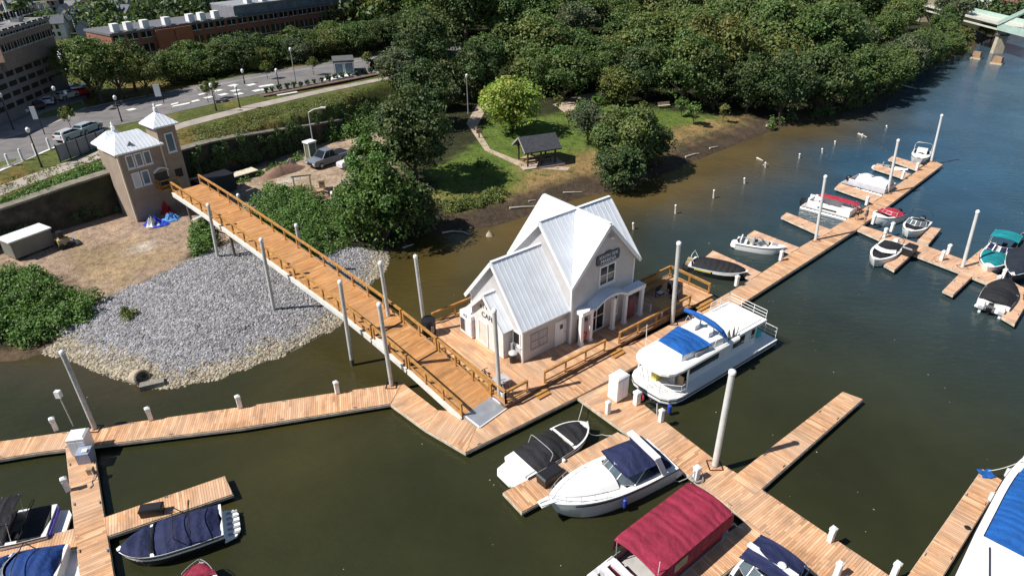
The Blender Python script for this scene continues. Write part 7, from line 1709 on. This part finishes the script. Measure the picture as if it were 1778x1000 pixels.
for i in range(18):
    f = i/17; x, y = lerp(462, 668, f), lerp(163, 123, f); tree('planter', on(x, y), 'small dark shrub in the planter row along the street', 'small shrubs of the planter row', rnd.uniform(.85, 1.15), name='shrub')
m_ = MB(); A, B = on(455,168), on(675,126); d = (B-A).normalized(); n = Vector((-d.y, d.x, 0)); m_.hexa([A-n*.5, B-n*.5, B+n*.5, A+n*.5]+[q+Vector((0, 0, .14)) for q in (A-n*.5, B-n*.5, B+n*.5, A+n*.5)]); o = m_.build('planter_bed', [pm('mulch', (.16, .10, .075), .95, var=.4)]); tag(o, 'brown mulch planter bed along the street under the shrubs', 'planter')
for x, y, lb in ((362,178,'young street tree in the parking, leftmost'),(374,172,'young street tree beside the parking marks'),(545,131,'yellowish street tree left of the kiosk'),(640,122,'thin street tree right of the kiosk'),(124,224,'yellow green street tree by the plaza'),(465,138,'bare looking street tree by the planter lamp')):
    hero('street', x, y, lb, .8)
# hillside houses
HM = [pm('house white', (.62, .62, .6), .7), pm('house cream', (.5, .46, .38), .7), pm('house grey', (.32, .33, .35), .7), pm('house blue', (.28, .33, .42), .7)]; RM = [pm('roof slate', (.10, .11, .13), .8), pm('roof grey', (.22, .22, .23), .8), pm('roof brown', (.14, .09, .07), .8)]
HP = []
for hc_ in range(4):
    t = thing('hill_house', 'proto', 'house'); b = MB(); Lh, Wh, zh, rh = 5.5, 4.2, 5.6, 7.6; pr = [(-Wh/2, -2), (Wh/2, -2), (Wh/2, zh), (0, rh), (-Wh/2, zh)]
    b.loft([[(x, y, z) for y, z in pr] for x in (-Lh/2, Lh/2)], True, 0, True, True); b.build('wall', [HM[hc_]], t)
    b = MB(); pr = [(-Wh/2-.4, zh-.35), (0, rh+.02), (Wh/2+.4, zh-.35), (Wh/2+.4, zh-.15), (0, rh+.25), (-Wh/2-.4, zh-.15)]; b.loft([[(x, y, z) for y, z in pr] for x in (-Lh/2-.3, Lh/2+.3)], True, 0, True, True); b.build('roof', [RM[hc_ % 3]], t)
    for x in (-1.5, .2):
        for z in (1.6, 3.8): b = MB(); b.box(x, x+.9, -Wh/2-.05, -Wh/2-.003, z, z+1.3); b.build('window', [GLASS], t)
    HP.append([t, False])
R = random.Random(4); n = 0; placed = []
cand = [(20,10),(60,4),(95,14),(120,8),(118,30),(135,24),(150,22),(145,42),(160,40),(118,48),(185,10),(205,6),(215,14),(255,6),(275,4),(300,8),(225,40),(180,30),(12,28),(40,22),(78,28),(330,4),(360,6),(148,58),(105,58),(240,20),(8,46),(30,40)]
for i, (x, y) in enumerate(cand):
    p = on(x, y+8); p.z -= .5; k = i % 4; t, used = HP[k]; lb = ['white', 'cream', 'grey', 'blue grey'][k]+' gabled house among trees on the far hillside'; g = ['white', 'cream', 'grey', 'blue grey'][k]+' houses on the far hillside'; rz = R.uniform(0, 6.28)
    s = R.uniform(.5, .72)
    if not used: t.scale = (s, s, s); t.location = p; t.rotation_euler = (0, 0, rz); t['label'] = lb; t['group'] = g; HP[k][1] = True
    else: dup(t, p, rz, lb, g, (s, s, s))
# ------------------------------------------------------------------ bridge and old piers
BW = pm('bridge pale concrete', (.58, .57, .50), .7, var=.15); BG = pm('bridge pale green steel', (.42, .56, .50), .5); PT = pm('pier tan stone', (.52, .45, .33), .85, var=.25)
A, B, C_ = at(1600,10,6.0), at(1735,44,6.0), at(1800,60,6.0); dA = (B-A); dA.z = 0; u = dA.normalized(); v = Vector((-u.y, u.x, 0))
t = thing('arch_bridge', 'pale green arch bridge with tan pier crossing the far river', 'bridge', (B.x, B.y, 0), math.atan2(u.y, u.x)); La = dA.length
m_ = MB(); m_.box(-La-60, 90, 0, 6, 5.7, 6.0); m_.build('deck', [BW], t); m_ = MB(); m_.box(-La-60, 0, -.25, .0, 6.0, 6.5); m_.box(-La-60, 0, -.05, .3, 4.9, 5.2); m_.build('girder', [BW], t); m_ = MB(); m_.box(0, 90, -.3, .0, 5.0, 6.4); m_.build('arch_tie', [BG], t)
m_ = MB(); m_.box(-La-60, 90, 6.0, 6.25, 5.2, 6.9); m_.build('far_girder', [BG], t)
pb = at(1735, 84, 0); 
m_ = MB(); m_.hexa([(-.6, .3, -2), (.6, .3, -2), (.6, 2.6, -2), (-.6, 2.6, -2), (-.5, .5, 5.7), (.5, .5, 5.7), (.5, 2.4, 5.7), (-.5, 2.4, 5.7)]); m_.build('pier', [PT], t); m_ = MB(); m_.box(-.7, .7, .2, 2.7, 3.8, 4.1); m_.build('pier_band', [pm('dark band', (.1, .09, .08), .8)], t)
for y, nm in ((-.15, 'near'), (6.15, 'far')):
    m_ = MB(); pts_ = [(x, y, 6.3+13*math.sin(PI*x/80)) for x in [i*80/20 for i in range(21)]]
    for p, q in zip(pts_[:-1], pts_[1:]): m_.bar(p, q, .7, .8)
    m_.build('arch', [BG], t)
    m_ = MB()
    for i in range(2, 20): m_.bar((i*4, y, 6.2), (i*4, y, 6.3+13*math.sin(PI*i/20)), .12, .12)
    m_.build('hangers', [BG], t)
m_ = MB(); m_.box(-La*.98-.8, -La*.98+.8, -.4, 6.4, -2, 9.2); m_.build('abutment_tower', [PT], t)
for k, (x, y, w_, lb) in enumerate(((1695,102,1.1,'left brick stump of an old pier in the river'),(1731,111,1.2,'right brick stump of an old pier in the river'))):
    p = at(x, y, 0); q = thing('old_pier', lb, 'pier', p, .8, 'old pier stumps'); m_ = MB(); m_.hexa([(-w_, -w_*.8, -1), (w_, -w_*.8, -1), (w_, w_*.8, -1), (-w_, w_*.8, -1), (-w_*.8, -w_*.6, 1.5), (w_*.85, -w_*.65, 1.25), (w_*.8, w_*.6, 1.4), (-w_*.85, w_*.65, 1.6)]); m_.build('masonry', [brick('old orange brick', (.36, .20, .11), (.42, .27, .16), (.3, .25, .2), .8)], q); m_ = MB(); m_.box(-w_*1.1, w_*1.1, -w_*.9, w_*.9, -1, .25); m_.build('footing', [PT], q)
for a, b_, zt_, m0, lb in (((1630,22),(1668,26),7,BR2,'red brick building beyond the left end of the bridge'),((1735,20),(1800,24),7,brick('pink red brick', (.42, .13, .12), (.5, .18, .16), (.4, .3, .3), .8),'pinkish red building beyond the bridge arch'),((1690,20),(1715,24),4,HM[0],'small white building beyond the bridge')):
    A, B = on(*a), on(*b_); d = B-A; d.z = 0; t = thing('far_building', lb, 'building', A, math.atan2(d.y, d.x)); Ln = d.length; m_ = MB(); m_.box(0, Ln, 0, 8, -2, zt_); m_.build('wall', [m0], t); m_ = MB(); m_.box(-.3, Ln+.3, -.3, 8.3, zt_, zt_+.5); m_.build('roof', [RM[1]], t)
    for i in range(5):
        for z in (1.2, 3.8): m_ = MB(); m_.box(Ln*(i+.3)/5, Ln*(i+.7)/5, -.06, -.003, z, z+1.5); m_.build('window', [GLASS], t)
mass('bank_wood', 'trees and brush along the far bank beyond the bridge', 'wood', [(1640,14),(1700,24),(1760,36),(1800,36),(1800,10),(1640,4)], 150, (2, 4.5), .5, 'dark', 90, 21, (1.5, 2.6))
# ------------------------------------------------------------------ two people on the walkway
def person(label, px, heading, shirt, legs, hair, lean=0):
    p = at(*px, .53); t = thing('person', label, 'person', p, heading)
    def skin(name, J, E, mat, par=t):
        me = bpy.data.meshes.new(name); me.from_pydata([j[:3] for j in J], E, []); o = bpy.data.objects.new(name, me); COL.objects.link(o)
        md = o.modifiers.new('s', 'SKIN'); 
        for i, j in enumerate(J): r = j[3]; me.skin_vertices[0].data[i].radius = (r, r*(j[4] if len(j) > 4 else 1))
        me.skin_vertices[0].data[0].use_root = True
        o.modifiers.new('d', 'SUBSURF').levels = 2; o.modifiers['d'].render_levels = 2
        dg = bpy.context.evaluated_depsgraph_get(); m2 = bpy.data.meshes.new_from_object(o.evaluated_get(dg)); bpy.data.objects.remove(o)
        o = bpy.data.objects.new(name, m2); COL.objects.link(o); m2.materials.clear(); m2.materials.append(mat); m2.polygons.foreach_set('use_smooth', [True]*len(m2.polygons)); o.parent = par; return o
    J = [(0, 0, .95, .14), (0, 0, 1.2, .13), (lean, 0, 1.42, .15), (lean, 0, 1.53, .055), (lean+.02, 0, 1.60, .09), (lean+.02, 0, 1.70, .095),
         (0, .1, .88, .09), (.02, .11, .5, .062), (-.02, .12, .08, .045), (.1, .12, .03, .04), (0, -.1, .88, .09), (.05, -.11, .5, .062), (.06, -.12, .08, .045), (.18, -.12, .03, .04),
         (lean, .19, 1.41, .06), (lean+.02, .25, 1.15, .045), (lean+.16, .22, .93, .036), (lean+.22, .21, .86, .03), (lean, -.19, 1.41, .06), (lean+.02, -.25, 1.15, .045), (lean+.16, -.22, .93, .036), (lean+.22, -.21, .86, .03)]
    E = [(0, 1), (1, 2), (2, 3), (3, 4), (4, 5), (0, 6), (6, 7), (7, 8), (8, 9), (0, 10), (10, 11), (11, 12), (12, 13), (2, 14), (14, 15), (15, 16), (16, 17), (2, 18), (18, 19), (19, 20), (20, 21)]
    skin('body', J, E, pm('skin', (.45, .27, .19), .6))
    skin('shirt', [(0, 0, .92, .165), (0, 0, 1.2, .155), (lean, 0, 1.40, .17), (lean, 0, 1.46, .09), (lean, .2, 1.40, .085), (lean+.02, .25, 1.2, .07), (lean, -.2, 1.40, .085), (lean+.02, -.25, 1.2, .07)], [(0, 1), (1, 2), (2, 3), (2, 4), (4, 5), (2, 6), (6, 7)], shirt)
    skin('shorts', [(0, 0, .93, .16), (0, .1, .84, .115), (.01, .11, .58, .1), (0, -.1, .84, .115), (.03, -.11, .58, .1)], [(0, 1), (1, 2), (0, 3), (3, 4)], legs)
    skin('hair', [(lean-.01, 0, 1.72, .105), (lean-.03, 0, 1.66, .1)], [(0, 1)], hair)
person('person in a dark red top standing at the pontoon bow on the walkway', (1486,382), .3, fabric('dark red shirt', (.16, .03, .03)), fabric('dark shorts', (.04, .035, .035)), pm('brown hair', (.04, .025, .015), .6)); person('person in a blue grey top standing beside the red covered boat', (1501,386), 2.6, fabric('blue grey shirt', (.12, .14, .22)), fabric('grey shorts', (.2, .2, .24)), pm('dark hair', (.015, .012, .01), .6), .03)

R2 = np.random.RandomState(77); q = [on(x, y) for x, y in zip(R2.uniform(4, 62, 260), R2.uniform(162, 200, 260))]
stones('demolition_debris', [(v_.x, v_.y, v_.z+R2.uniform(0, 1.1)*max(0, 1-abs(i % 7-3)/4)) for i, v_ in enumerate(q)], .2, .6, [SG[1], ST[1], SG[0], pm('orange rust', (.38, .16, .06), .8), VINYL], 5, 'heap of pale and rusty demolition debris in front of the garage', 'debris')
# ------------------------------------------------------------------ light
w = bpy.data.worlds.new('World'); S.world = w; w.use_nodes = True
nt = w.node_tree; bg = nt.nodes['Background']
sky = nt.nodes.new('ShaderNodeTexSky'); sky.sky_type = 'NISHITA'; sky.sun_disc = False
EL, AZ = math.radians(50), math.radians(18)      # AZ: heading the light travels to
sky.sun_elevation = EL; sky.air_density = 1.0; sky.dust_density = .15; sky.ozone_density = 1.6
ldir = Vector((math.cos(AZ)*math.cos(EL), math.sin(AZ)*math.cos(EL), -math.sin(EL)))
sd_ = -ldir
sky.sun_rotation = math.atan2(sd_.x, sd_.y)
nt.links.new(sky.outputs[0], bg.inputs[0]); bg.inputs[1].default_value = .062
sl = bpy.data.lights.new('sun', 'SUN'); sl.energy = 5.0; sl.angle = math.radians(.5); sl.color = (1, .955, .88)
so = bpy.data.objects.new('sun', sl); COL.objects.link(so)
so.rotation_euler = ldir.to_track_quat('-Z', 'Y').to_euler(); so.location = (0, 0, 80)
S.view_settings.view_transform = 'Standard'; S.view_settings.look = 'None'; S.view_settings.exposure = 0.38; S.view_settings.gamma = 1
S.render.engine = 'CYCLES'
S.cycles.max_bounces = 5; S.cycles.diffuse_bounces = 3; S.cycles.glossy_bounces = 3; S.cycles.transparent_max_bounces = 6
S.cycles.caustics_reflective = False; S.cycles.caustics_refractive = False
try:
    S.cycles.use_denoising = True
except Exception: pass
